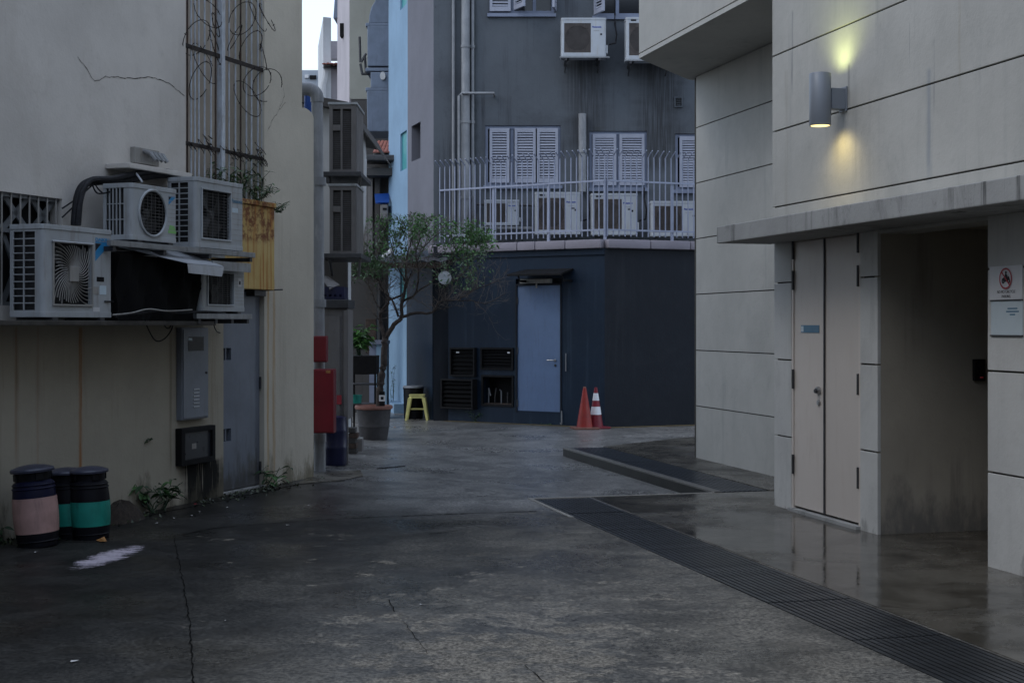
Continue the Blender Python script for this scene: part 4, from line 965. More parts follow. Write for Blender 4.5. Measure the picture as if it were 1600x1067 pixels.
# racks and shelf
def rack(label, xa, xb, z, d, drop):
    t = Thing('condenser_rack', label, 'rack', LF, ((xa + xb) / 2, 0, z), None)
    t.part('front_rail', MB().box(xa, xb, -d - 0.05, -d - 0.01, z - 0.05, z - 0.004), 'steel', bevel=0.004)
    t.part('back_rail', MB().box(xa, xb, -0.22, -0.18, z - 0.05, z - 0.004), 'steel')
    n = 4
    for k in range(n):
        x = xa + 0.06 + (xb - xa - 0.12) * k / (n - 1)
        t.part('bracket', MB().box(x - 0.02, x + 0.02, -d - 0.04, 0.0, z - 0.09, z - 0.052), 'dark_steel')
    return t
rack('upper steel rack under the round and square guard condensers', LF.x(165, 0.5), LF.x(392, 0.5), U2[1] - 0.03, 0.5, 0.35)
rack('lower steel rack under the half hidden condenser', LF.x(300, 0.47), LF.x(387, 0.47), U4[1] - 0.03, 0.47, 0.3)
zs = U1[1] - 0.036
single('wall_shelf', 'thin grimy shelf along the left wall under the nearest condenser', 'shelf', MB().box(-6, LF.x(338, 0.5), -0.5, -0.032, zs - 0.038, zs), 'shelf_dark', LF, (0, -0.2, zs), bevel=0.005)

# black plastic sheeting wrapped round something between the condensers
bx0, bx1, bz0, bz1 = LF.x(184, 0.44), LF.x(330, 0.44), zs + 0.004, LF.z(184, 395, 0.44)
mb = MB(); rr = random.Random(4); nx, nz_ = 26, 12
for (face, dy) in (('f', 0),):
    G = [[(bx0 + (bx1 - bx0) * i / nx + rr.gauss(0, .002), -0.44 + 0.02 * math.sin(i * 0.9 + j * 0.3) + 0.012 * math.sin(i * 2.1 - j * 0.7) + rr.gauss(0, .003), bz0 + (bz1 - bz0) * j / nz_ * (1 - 0.06 * i / nx)) for j in range(nz_ + 1)] for i in range(nx + 1)]
    for i in range(nx):
        for j in range(nz_): mb.quad(G[i][j], G[i + 1][j], G[i + 1][j + 1], G[i][j + 1])
    for i in range(nx): mb.quad(G[i][nz_], G[i + 1][nz_], (G[i + 1][nz_][0], -0.04, G[i + 1][nz_][2] + 0.02), (G[i][nz_][0], -0.04, G[i][nz_][2] + 0.02))
    for j in range(nz_):
        for i in (0, nx): mb.quad(G[i][j], G[i][j + 1], (G[i][j + 1][0], -0.04, G[i][j + 1][2]), (G[i][j][0], -0.04, G[i][j][2]))
single('plastic_sheeting', 'black plastic sheeting hung between the condensers above the wall shelf', 'plastic sheet', mb, 'sheeting', LF, ((bx0 + bx1) / 2, -0.2, bz0), smooth=True)
# tilted metal flap
fl = Thing('metal_flap', 'tilted pale sheet metal flap over the black sheeting', 'awning', LF, (LF.x(280, 0.5), -0.1, LF.z(280, 405, 0.5)))
fx0, fx1 = LF.x(232, 0.66), LF.x(352, 0.66); zf = LF.z(300, 414, 0.66)
fl.part('sheet', MB().quad((fx0 - 0.55, -0.10, zf + 0.24), (fx1 + 0.1, -0.10, zf + 0.20), (fx1 - 0.02, -0.66, zf + 0.004), (fx0 + 0.55, -0.66, zf + 0.012)).quad((fx0 - 0.55, -0.10, zf + 0.236), (fx0 + 0.55, -0.66, zf + 0.008), (fx1 - 0.02, -0.66, zf), (fx1 + 0.1, -0.10, zf + 0.196)), 'white_alu')
fl.part('lip', MB().quad((fx0 + 0.55, -0.661, zf + 0.008), (fx1 - 0.02, -0.661, zf + 0.002), (fx1 - 0.06, -0.665, zf - 0.085), (fx0 + 0.56, -0.665, zf - 0.07)).quad((fx0 + 0.55, -0.658, zf + 0.008), (fx0 + 0.56, -0.662, zf - 0.07), (fx1 - 0.06, -0.662, zf - 0.085), (fx1 - 0.02, -0.658, zf + 0.002)), 'white_alu', merge=False)
single('angle_rail', 'galvanised angle rail running past the metal flap', 'rail', MB().box(LF.x(330, 0.55), LF.x(389, 0.55), -0.57, -0.545, LF.z(360, 424, 0.55), LF.z(360, 410, 0.55)).box(LF.x(330, 0.55), LF.x(389, 0.55), -0.544, -0.4, LF.z(360, 411, 0.55), LF.z(360, 410, 0.55) + 0.004), 'steel', LF, (LF.x(360, 0.55), -0.55, LF.z(360, 424, 0.55)))
# white ledge over the pipes and the little valve plate
single('concrete_hood', 'pale concrete hood on the wall above the pipe bundle', 'ledge', MB().box(LF.x(203, 0.25), LF.x(300, 0.25), -0.25, -0.002, LF.z(203, 262, .25), LF.z(203, 254, .25)), 'wall_upper', LF, (LF.x(250), -0.1, LF.z(203, 262, .25)), bevel=0.006)
vp = Thing('valve_board', 'grey board with four short pipe stubs on the upper wall', 'valve board', LF, (LF.x(230), -0.02, LF.z(212, 255)))
vx0, vx1 = LF.x(211, 0.05), LF.x(249, 0.05); vz1, vz0 = LF.z(211, 229, 0.05), LF.z(211, 254, 0.05)
vp.part('board', MB().box(vx0, vx1, -0.05, -0.002, vz0, vz1), 'ac_grey', bevel=0.005)
for k in range(4):
    x = vx0 + (vx1 - vx0) * (0.36 + 0.17 * k); z = vz0 + (vz1 - vz0) * 0.58
    vp.part('pipe_stub', MB().tube([(x, -0.04, z + 0.03), (x, -0.12, z + 0.01), (x + 0.02, -0.15, z - 0.05)], 0.02, 8), 'steel', smooth=True)
# lagged pipes and cables
def wall_tube(name, label, cat, pts, r, mat, n=8, group=None, d0=0.1):
    P = []
    for p in pts:
        d = p[2] if len(p) > 2 else d0; x, z = LF.hit(p[0], p[1], d); P.append(Vector((x, -d, z)))
    Q = []
    for k in range(len(P) - 1):      # Catmull-Rom
        a, b, c, e = P[max(k - 1, 0)], P[k], P[k + 1], P[min(k + 2, len(P) - 1)]
        for q in range(6):
            u = q / 6; Q.append(0.5 * ((2 * b) + (c - a) * u + (2 * a - 5 * b + 4 * c - e) * u * u + (3 * b - a - 3 * c + e) * u ** 3))
    Q.append(P[-1])
    return single(name, label, cat, MB().tube([tuple(q) for q in Q], r, n), mat, LF, tuple(P[0]), group, smooth=True)
wall_tube('pipe_bundle', 'thick black lagged pipe bundle bending over the nearest condenser', 'pipe', [(117, 352, .12), (119, 325, .12), (124, 300, .12), (136, 286, .12), (158, 283, .13), (200, 281, .15), (245, 273, .18), (282, 274, .2)], 0.034, 'cable', 10)
wall_tube('pipe_bundle', 'second lagged pipe lying along the top of the black pipe bundle', 'pipe', [(122, 352, .17), (125, 318, .17), (131, 296, .17), (144, 281, .17), (175, 279, .18), (220, 270, .2), (262, 268, .2), (292, 282, .22)], 0.024, 'cable', 8)
for k, (lab, pts) in enumerate((('thin cable sagging from the window corner up to the pipe bend', [(97, 326, .03), (112, 316, .06), (128, 304, .1), (146, 288, .12)]), ('lower thin cable from the window edge to the pipe bend', [(97, 340, .03), (112, 326, .06), (127, 312, .1)]),
     ('short black hose dropping behind the round guard condenser', [(147, 285, .15), (154, 296, .16), (164, 304, .2), (174, 307, .25)]), ('black hose looping above the round guard condenser', [(143, 285, .17), (152, 302, .2), (172, 300, .3)]))):
    wall_tube('cable', lab, 'cable', pts, 0.007, 'cable', 6)
wall_tube('conduit', 'pale conduit slanting down to the round guard condenser', 'pipe', [(201, 256, .03), (212, 270, .2), (222, 284, .38)], 0.009, 'white_alu', 6)
wall_tube('cable', 'hanging black cable loop nearest the rust streak under the shelf', 'cable', [(226, 498, .2), (232, 515, .15), (243, 532, .1), (256, 530, .1), (268, 515, .12), (272, 497, .2)], 0.006, 'cable', 6)
wall_tube('cable', 'smaller hanging cable loop below the black sheeting', 'cable', [(256, 498, .2), (258, 510, .15), (265, 512, .15), (271, 497, .2)], 0.006, 'cable', 6)
wall_tube('cable', 'slack cable drooping above the grey meter cabinet', 'cable', [(292, 497, .2), (304, 507, .1), (316, 506, .1), (325, 497, .2)], 0.005, 'cable', 6)
wall_tube('cable', 'cable tail hanging beside the slate blue door', 'cable', [(338, 492, .2), (334, 505, .1), (338, 517, .06), (344, 520, .04)], 0.005, 'cable', 6)
wall_tube('cable', 'wavy black cable lying along the front of the lower rack', 'cable', [(180, 494, .5), (215, 490, .52), (248, 486, .52), (280, 489, .52), (320, 487, .52), (352, 490, .5)], 0.010, 'cable', 6)
wall_tube('cable', 'grey cable drooping along the front of the black sheeting', 'cable', [(176, 492, .52), (205, 489, .54), (232, 483, .54), (262, 486, .54), (300, 484, .54)], 0.006, 'ac_grey', 6)

# meter cabinet and box by the door
mc = Thing('meter_cabinet', 'tall slate grey meter cabinet on the wall left of the metal door', 'meter cabinet', LF, (lx_(304), -0.06, LF.z(304, 655)))
mx0, mx1 = LF.x(284, 0.09), LF.x(325.5, 0.09); mz0, mz1 = LF.z(300, 655, 0.09), LF.z(300, 512, 0.09)
mc.part('case', MB().box(mx0, mx1, -0.09, -0.031, mz0, mz1), 'cabinet_grey', bevel=0.006)
mc.part('cabinet_door', MB().box(mx0 + 0.015, mx1 - 0.015, -0.1, -0.091, mz0 + 0.015, mz1 - 0.015), 'cabinet_grey', bevel=0.003)
mc.part('pane', MB().box(LF.x(294, .1), LF.x(318, .1), -0.103, -0.1005, LF.z(305, 548, .1), LF.z(305, 526, .1)), 'glass_dark')
mc.part('sticker', MB().box(LF.x(294, .1), LF.x(300, .1), -0.1045, -0.1032, LF.z(305, 532, .1), LF.z(305, 528, .1)), 'pale_mark')
for k in range(6):
    z = LF.z(308, 608 + 5.4 * k, .1); mc.part('vent_slot', MB().box(LF.x(302, .1), LF.x(311, .1), -0.106, -0.1005, z - 0.006, z + 0.006), 'white_alu', bevel=0.002)
mc.part('knob', yrose(LF.x(322, .1), -0.1, LF.z(322, 582, .1), 0.012, 0.012, 12), 'dark_steel')
bx = Thing('wall_box', 'black framed glass fronted box low on the wall beside the metal door', 'wall box', LF, (lx_(308), -0.05, LF.z(308, 722)))
mx0, mx1 = LF.x(284, 0.1), LF.x(337, 0.1); mz0, mz1 = LF.z(300, 726, 0.1), LF.z(300, 668, 0.1)
bx.part('frame', MB().wall(mx0, mx1, mz0, mz1, [(mx0 + 0.06, mx1 - 0.05, mz0 + 0.05, mz1 - 0.045)], -0.10, -0.031), 'black', bevel=0.005)
bx.part('pane', MB().box(mx0 + 0.061, mx1 - 0.051, -0.075, -0.06, mz0 + 0.051, mz1 - 0.046), 'smoked')
bx.part('label_card', MB().box(mx0 + 0.2, mx0 + 0.27, -0.0765, -0.0752, mz0 + 0.14, mz0 + 0.19), 'ac_grey')

# ------------------------------------------------------------------ grey tower behind
tw = Thing('shophouse_tower', 'slate grey shuttered building at the end of the lane with a powder blue side', 'building', TF, (3, 0, 0))
tz = TF.z; tx = TF.x
WIN = [(tx(758), tx(876), tz(800, 290), tz(800, 196)), (tx(921), tx(1011), tz(960, 294), tz(960, 205)), (tx(1055), tx(1145), tz(1060, 297), tz(1060, 209))]
UP = [(tx(764), tx(866), tz(800, 22), tz(800, -75)), (tx(928), tx(1030), tz(960, 26), tz(960, -72))]
tw.part('front_wall', MB().wall(0, 9, -0.3, 12, WIN + UP, 0, 0.35), 'tower_grey')
FW = TF.w
def poly_wall(p0, p1, thick=0.3):
    d = Vector((p1[0] - p0[0], p1[1] - p0[1])).normalized(); return d
P0, P1, P2 = (-1.41, 25.3), (-2.01, 27.12), (-2.55, 29.1)
S1 = Frame(P1[0], P1[1], math.atan2(P0[1] - P1[1], P0[0] - P1[0]))       # facing it from the alley: right = nearer
S2 = Frame(P2[0], P2[1], math.atan2(P1[1] - P2[1], P1[0] - P2[0]))
def swall(nm, fr, L, z0, z1, holes, mat, y0=0.0, y1=0.3):
    mb0 = MB().wall(0, L, z0, z1, holes, y0, y1); mb = MB()
    def f(x, y, z):
        p = fr.w(x, y, z); q = (p.x - TF.o[0], p.y - TF.o[1], p.z); return q
    mb.add(mb0, f); return tw.part(nm, mb, mat)
L1, L2 = math.dist(P0, P1), math.dist(P1, P2)
h1 = (S1.x(643), S1.x(657), S1.z(650, 250), S1.z(650, 194))
h2 = (S2.x(625.5), S2.x(635.5), S2.z(630, 266), S2.z(630, 207)); h3 = (S2.x(625.5), S2.x(635.5), S2.z(630, 12), S2.z(630, -50)); h4 = (S2.x(625), S2.x(636), S2.z(630, 470), S2.z(630, 412))
swall('side_wall', S1, L1, -0.3, 12, [h1], 'tower_side'); swall('side_wall', S2, L2, -0.3, 12, [h2, h3, h4], 'tower_blue')
def sbox(fr, nm, x0, x1, y0, y1, z0, z1, mat):
    mb = MB().add(MB().box(x0, x1, y0, y1, z0, z1), lambda x, y, z: tuple(a - b for a, b in zip(fr.w(x, y, z), (TF.o[0], TF.o[1], 0)))); return tw.part(nm, mb, mat)
sbox(S1, 'window', h1[0], h1[1], 0.18, 0.24, h1[2], h1[3], 'void')
for h in (h2, h3, h4):
    sbox(S2, 'window', h[0] + 0.002, h[1] - 0.002, 0.04, 0.2, h[2] + 0.002, h[3] - 0.002, 'teal_frame')
tw.part('roof', MB().box(-1.4, 9, 0.1, 8, 12.0, 12.2), 'concrete_ledge')
sbox(S1, 'painted_base', 0, L1, -0.02, -0.001, -0.3, 3.0, 'navy_wall')
sbox(S2, 'plinth', -0.4, L2 - 0.1, -0.25, -0.001, -0.3, 0.12, 'tower_blue')
# shuttered windows
slat = MB().box(-0.5, 0.5, -0.006, 0.006, -0.02, 0.02).mesh('slat', 'shutter')
def shutter(x0, x1, z0, z1, y, rz=0.0, hinge='l', lab=None):
    w_, h_ = x1 - x0, z1 - z0; st = 0.05 if w_ > .3 else .04
    mb = MB().wall(0, w_, 0, h_, [(st, w_ - st, 0.08, h_ - 0.075)], -0.02, 0.02)
    p = link('shutter', mb.mesh('shutter', 'shutter'), tw.o, label=lab)
    px_ = x0 if hinge == 'l' else x1
    p.location = (px_ - tw.off[0], y - tw.off[1], z0); p.rotation_euler = (0, 0, rz)
    if hinge == 'r':
        p.data.transform(Matrix.Translation((-w_, 0, 0)))
    n = 17; H_ = h_ - 0.155
    for k in range(n):
        s = link('slat', slat, p, ((w_ / 2) - (w_ if hinge == 'r' else 0), 0.0, 0.08 + H_ * (k + 0.5) / n), (rad(-38) + R.gauss(0, 0.09), R.gauss(0, 0.006), 0), (w_ - 2 * st + 0.004, 1, 1))
def win(h, shut, panes=()):
    x0, x1, z0, z1 = h; e = 0.002
    mb = MB(); mb.box(x0 + e, x0 + 0.05, 0.03, 0.12, z0 + e, z1 - e); mb.box(x1 - 0.05, x1 - e, 0.03, 0.12, z0 + e, z1 - e)
    mb.box(x0 + 0.05, x1 - 0.05, 0.035, 0.12, z1 - 0.06, z1 - e); mb.box(x0 + 0.05, x1 - 0.05, 0.035, 0.12, z0 + e, z0 + 0.06)
    fr_ = tw.part('window', mb, 'frame_blue')
    tw.part('pane', MB().box(x0 + 0.01, x1 - 0.01, 0.2, 0.215, z0 + 0.01, z1 - 0.01), 'glass_dark', fr_)
    for x in panes: tw.part('mullion', MB().box(x - 0.03, x + 0.03, 0.05, 0.13, z0 + 0.06, z1 - 0.06), 'frame_blue', fr_)
    tw.part('sill', MB().box(x0 - 0.03, x1 + 0.03, -0.05, 0.029, z0 - 0.06, z0 - 0.001), 'frame_blue', fr_)
    for s in shut: shutter(*s)
def xs(pairs): return [tuple(tx(a) for a in p) for p in pairs]
x0, x1, z0, z1 = WIN[0]
win(WIN[0], [(a, b, z0 + 0.05, z1 - 0.05, 0.02) for a, b in xs([(765, 796), (804, 837), (839, 872)])], [tx(800)])
x0, x1, z0, z1 = WIN[1]
win(WIN[1], [(a, b, z0 + 0.05, z1 - 0.05, 0.02) for a, b in xs([(926, 963), (968, 1007)])], [tx(965.5)])
x0, x1, z0, z1 = WIN[2]
win(WIN[2], [(a, b, z0 + 0.05, z1 - 0.05, 0.02) for a, b in xs([(1062, 1098), (1102, 1140)])], [tx(1100)])
x0, x1, z0, z1 = UP[0]
win(UP[0], [(tx(765), tx(798), z0 + 0.04, z1, -0.02), (tx(804), tx(836), z0 + 0.06, z1, -0.02, rad(-62), 'l'), (tx(838), tx(868), z0 + 0.04, z1, -0.02, rad(82), 'r')], [tx(801), tx(835)])
x0, x1, z0, z1 = UP[1]
win(UP[1], [(tx(929), tx(962), z0 + 0.02, z1, -0.02, rad(-68), 'l')], [tx(965)])
# downpipes on the tower front
def vpipe(lab, pxx, r, y0, y1, d=0.1, mat='pipe_grey', clips=True):
    x = TF.x(pxx, d); z0, z1 = TF.z(pxx, y1, d), TF.z(pxx, y0, d)
    t = Thing('downpipe', lab, 'pipe', TF, (x, -d, z0), 'pipes on the grey tower')
    t.part('pipe', MB().tube([(x, -d, z0), (x, -d, z1)], r, 14), mat, smooth=True)
    if clips:
        k = z0 + 0.7
        while k < z1:
            t.part('collar', MB().tube([(x, -d, k), (x, -d, k + 0.05)], r + 0.012, 14), mat, smooth=True); k += 1.35
vpipe('thick grey downpipe, middle one of the three on the tower front', 727.5, 0.075, -90, 372, 0.11)
vpipe('thin grey pipe just right of the thick downpipe on the tower', 738.5, 0.03, -90, 372, 0.05)
vpipe('thin grey pipe just left of the thick downpipe on the tower', 708.5, 0.028, -90, 372, 0.05, clips=False)
vpipe('short grey pipe stub standing between the two shuttered windows', 910, 0.07, 178, 300, 0.09)
x = TF.x(717, .2); z = TF.z(717, 146, .2)
single('pipe', 'bent horizontal grey pipe crossing in front of the thick downpipe', 'pipe', MB().tube([(x, -.2, TF.z(717, 372, .2)), (x, -.2, z - .05), (x + .05, -.2, z), (TF.x(772, .2), -.2, z), (TF.x(772, .2), -.02, z - .02)], 0.024, 10), 'pipe_grey', TF, (x, -.2, z), 'pipes on the grey tower', smooth=True)
vx = tx(1060)
vt = Thing('wall_vent', 'small dark square vent near the right edge of the tower front', 'vent', TF, (vx, -0.02, tz(1060, 160)))
vt.part('frame', MB().wall(vx - 0.075, vx + 0.075, tz(1060, 168), tz(1060, 152), [(vx - 0.055, vx + 0.055, tz(1060, 168) + 0.02, tz(1060, 152) - 0.02)], -0.03, -0.002), 'tower_grey')
for k in range(4): vt.part('louvre', MB().box(vx - 0.054, vx + 0.054, -0.022, -0.006, tz(1060, 165 - 3.2 * k) - 0.004, tz(1060, 165 - 3.2 * k) + 0.004), 'dark_steel')

# condensers on the tower: two on brackets, four on the terrace
GT = 'white condensers on the grey tower'
def tower_ac(label, pxl, pxr, yt, yb, d=0.45, word=True, D=0.33, foot=True, model=False):
    x0, x1 = TF.x(pxl, d), TF.x(pxr, d); z0, z1 = TF.z(pxl, yb, d), TF.z(pxl, yt, d); W, H = x1 - x0, z1 - z0
    t, op = condenser(label, TF, x0, z0, d, W, H, D, 'brown', GT, 'ac_cream', coil='coil_brown_d')
    t.piece('lettering', text_mesh('Panasonic', W * 0.052, 'navy_mark', 'LEFT', 1.0, 0.002), (W * 0.69, -D - 0.001, H * 0.75), local=True)
    t.piece('lettering', text_mesh('INVERTER', W * 0.028, 'ac_grey', 'LEFT', 1.0, 0.0), (W * 0.72, -D - 0.001, H * 0.66), local=True)
    t.part('sticker', MB().box(W * 0.87, W * 0.91, -D - 0.0016, -D - 0.0002, H * 0.55, H * 0.60), 'black_mark', local=True)
    if model:
        t.part('sticker', MB().box(W * 0.10, W * 0.21, -D - 0.0016, -D - 0.0002, H * 0.915, H * 0.955), 'black_mark', local=True)
        t.part('sticker', MB().box(W * 0.79, W * 0.87, -D - 0.0016, -D - 0.0002, H * 0.60, H * 0.63), 'black_mark', local=True)
    t.part('valve_cover', MB().box(W + 0.002, W + 0.03, -D + 0.03, -0.05, 0.05, H * 0.3), 'ac_cream', bevel=0.008, local=True)
    return t, (x0, x1, z0, z1)
def brackets(lab, x0, x1, z0, d):
    t = Thing('condenser_bracket', lab, 'bracket', TF, ((x0 + x1) / 2, -0.02, z0 - 0.05))
    for x in (x0 + 0.08, x1 - 0.12):
        t.part('arm', MB().box(x - 0.02, x + 0.02, -d - 0.03, -0.003, z0 - 0.08, z0 - 0.037), 'dark_steel')
        t.part('strut', MB().tube([(x, -d + 0.05, z0 - 0.08), (x, -0.01, z0 - 0.2)], 0.012, 6), 'dark_steel')
    t.part('cross_rail', MB().box(x0 - 0.03, x1 + 0.06, -d - 0.035, -d - 0.002, z0 - 0.036, z0 - 0.014), 'steel')
t, b_ = tower_ac('condenser on high wall brackets beneath the open shutters of the tower', 877, 947, 29, 88, 0.5); brackets('steel brackets under the high condenser below the open shutters', b_[0], b_[1], b_[2], 0.5)
t, b_ = tower_ac('high condenser on the tower half hidden behind the overhanging storey', 978, 1055, 28, 93, 0.5, model=True); brackets('steel brackets under the half hidden high condenser', b_[0], b_[1], b_[2], 0.5)
t, b_ = tower_ac('smallest terrace condenser, leftmost behind the railing and raised on a stand', 757, 811, 313, 351, 0.5, D=0.28)
zt = 3.06
st = Thing('condenser_stand', 'dark steel stand holding the leftmost terrace condenser above the floor', 'stand', TF, ((b_[0] + b_[1]) / 2, -0.35, zt))
st.part('rail', MB().box(b_[0] - 0.1, b_[1] + 0.25, -0.52, -0.46, b_[2] - 0.075, b_[2] - 0.037), 'steel')
for x in (b_[0] + 0.05, b_[1] - 0.05): st.part('leg', MB().box(x - 0.02, x + 0.02, -0.5, -0.46, zt, b_[2] - 0.076), 'dark_steel')
for k, lab in enumerate(('second terrace condenser from the left, in front of the three leaf shutters', 'third terrace condenser, below the two leaf shutters beside the railing corner', 'rightmost terrace condenser, cut off by the pale concrete building')):
    a, b, c, d_ = ((836, 907, 301, 365), (924, 996, 303, 366), (1017, 1092, 315, 368))[k]
    t, bb = tower_ac(lab, a, b, c, d_, 0.62, model=k < 2)
for k, (pxx, yy, lab) in enumerate(((912, 345, 'black hose from the second terrace condenser up to the tower wall'), (1001, 345, 'black hose from the third terrace condenser up to the tower wall'), (954, 70, 'black hose from the high condenser up past its right side'))):
    d = .35 if k == 2 else .45; A = Vector((TF.x(pxx, d), -d, TF.z(pxx, yy, d)))
    single('hose', lab, 'hose', MB().tube([tuple(A + Vector((-.02, 0, 0))), tuple(A + Vector((.09, .02, .03))), tuple(A + Vector((.12, .16, .2))), tuple(A + Vector((.1, d - .05, .42))), tuple(A + Vector((.1, d - .04, .62)))], .016, 8), 'cable', TF, tuple(A), smooth=True)
single('pipe', 'dark pipe running behind the terrace condensers at low level', 'pipe', MB().tube([(TF.x(745), -0.08, TF.z(745, 320)), (TF.x(840), -0.08, TF.z(840, 322)), (TF.x(845), -0.3, TF.z(840, 325))], 0.025, 8), 'dark_steel', TF, (TF.x(800), -0.08, TF.z(800, 320)), smooth=True)

# ------------------------------------------------------------------ navy annexe with terrace
zc_top = EYE + (HOR - 374) / FPX * 23.4
an = Thing('navy_annexe', 'low midnight blue annexe with terrace, pale blue door and hooded entrance', 'building', AL, (1.7, 0, 0))
LA = math.hypot(2.915, 1.8)
axx, azz = AL.x, AL.z
dx0, dx1 = axx(808), axx(875.5); dz0, dz1 = azz(840, 643), azz(840, 446)
V = [(axx(706), axx(745), azz(725, 588), azz(725, 543), 'vent'), (axx(751.5), axx(803), azz(775, 578), azz(775, 543), 'vent'), (axx(696), axx(746), azz(720, 638), azz(720, 590), 'vent'), (axx(752.5), axx(803), azz(775, 635), azz(775, 586), 'niche')]
wz = zc_top - 0.15
an.part('wall', MB().wall(0, LA, -0.4, wz, [(dx0 - 0.03, dx1 + 0.03, dz0 - 0.02, dz1 + 0.12)] + [(a, b, c, d) for a, b, c, d, _ in (V[1], V[3])], 0, 0.3), 'navy_wall')
def to_al(fr): return lambda x, y, z: (lambda p: ((p.x - AL.o[0]) * AL.u[0] + (p.y - AL.o[1]) * AL.u[1], (p.x - AL.o[0]) * AL.n[0] + (p.y - AL.o[1]) * AL.n[1], p.z))(fr.w(x, y, z))
an.part('wall', MB().add(MB().wall(0.0, 7, -0.4, wz, [], 0.0, 0.3), to_al(AR)), 'navy_wall2')
an.part('wall', MB().add(MB().box(-1.41 - TF.o[0] + 0.01, 8.5, -0.25, -0.003, -0.3, 3.04), to_al(TF)), 'navy_wall2')
mb = MB().prism([(p[0], p[1]) for p in [(-1.36, 25.27), (-1.3, 25.2), (1.54, 23.45), (8, 26.03), (8, 25.28)]], 2.98, 3.055)
an.part('terrace_floor', MB().add(mb, to_al(WORLD)), 'concrete_ledge')
# coping stones with their joints
def coping(fr, xs_):
    for a, b in zip(xs_[:-1], xs_[1:]):
        p = MB().add(MB().box(a + 0.004, b - 0.004, -0.1, 0.24, wz + 0.002, zc_top), to_al(fr)); an.part('coping_stone', p, 'coping', bevel=0.025, smooth=True)
coping(AL, [-0.1, axx(735), axx(812), axx(840), axx(887), LA - 0.02])
coping(AR, [0.02, AR.x(1013), AR.x(1075), AR.x(1200)])
an.part('band', MB().box(0.0, LA, -0.03, -0.002, wz - 0.1, wz - 0.002), 'navy_wall')
# door
fr_ = MB().box(dx0 - 0.028, dx0 - 0.001, -0.015, 0.1, dz0 - 0.018, dz1 + 0.03).box(dx1 + 0.001, dx1 + 0.028, -0.015, 0.1, dz0 - 0.018, dz1 + 0.03).box(dx0 - 0.001, dx1 + 0.001, -0.014, 0.1, dz1 + 0.002, dz1 + 0.03)
an.part('door_frame', fr_, 'navy_wall2')
leaf = an.part('door', MB().box(dx0, dx1, 0.012, 0.06, dz0, dz1), 'door_blue', bevel=0.004)
an.part('kick_edge', MB().box(dx0, dx1, -0.004, 0.0118, dz0 - 0.018, dz0 + 0.006), 'navy_wall', leaf)
for py in (470, 548, 630): z = azz(809, py); an.part('hinge', MB().tube([(dx0 + 0.006, 0.0, z - 0.06), (dx0 + 0.006, 0.0, z + 0.06)], 0.012, 8), 'dark_steel', leaf)
hx, hz = axx(867), azz(867, 563)
an.part('handle', yrose(hx, 0.012, hz, 0.024, 0.014, 14).tube([(hx, 0.0, hz), (hx, -0.045, hz), (hx - 0.02, -0.05, hz), (hx - 0.13, -0.05, hz)], 0.010, 8), 'chrome', leaf, smooth=True)
an.part('lock', yrose(hx + 0.002, 0.012, hz - 0.085, 0.022, 0.014, 14), 'dark_steel', leaf, smooth=True)
an.part('transom', MB().box(dx0 - 0.02, dx1 + 0.02, 0.05, 0.09, dz1 + 0.03, dz1 + 0.118), 'navy_wall2')
# hood over the door
kx0, kx1, kz = AL.x(797, .35), AL.x(880, .35), AL.z(838, 431, .35)
an.part('door_hood', MB().add(MB().prism([(kx0 + 0.1, -0.001), (kx0 - 0.02, -0.42), (kx1, -0.42), (kx1, -0.001)], 0, 0.035), lambda x, y, z: (x, y, kz + z + (y + 0.42) * 0.22)), 'black', bevel=0.004)
for x in (kx0 + 0.16, kx1 - 0.03): an.part('hood_bracket', MB().box(x - 0.012, x + 0.012, -0.3, -0.001, kz - 0.1, kz - 0.06).tube([(x, -0.3, kz - 0.06), (x, -0.36, kz + 0.02)], 0.012, 6), 'black')
sx0, sx1 = AL.x(811, .12), AL.x(859, .12); sz1 = AL.z(835, 436, .12); sz0 = AL.z(835, 442.5, .12)
lt = Thing('light_batten', 'grey strip light under the black hood above the pale blue door', 'strip light', AL, ((sx0 + sx1) / 2, -0.06, sz0))
lt.part('housing', MB().box(sx0, sx1, -0.10, -0.031, sz0, sz1), 'ac_grey', bevel=0.008)
lt.part('stem', MB().box((sx0 + sx1) / 2 - 0.01, (sx0 + sx1) / 2 + 0.01, -0.06, -0.031, sz0 - 0.08, sz0 - 0.001), 'ac_grey')
# the small pipe right of the door
x = axx(885); single('conduit', 'thin pale pipe stub on the navy wall right of the pale blue door', 'pipe', MB().tube([(x, -0.02, azz(885, 580)), (x, -0.02, azz(885, 552))], 0.009, 8), 'pipe_grey', AL, (x, -0.02, azz(885, 580)))
x = axx(879); single('conduit', 'pale pipe at ground level below the pale blue door corner', 'pipe', MB().tube([(x, -0.03, azz(879, 661)), (x, -0.03, azz(879, 642))], 0.012, 8).tube([(x - 0.02, -0.03, azz(879, 661)), (x + 0.02, -0.08, azz(879, 662))], 0.014, 8), 'steel', AL, (x, -0.03, azz(879, 661)))
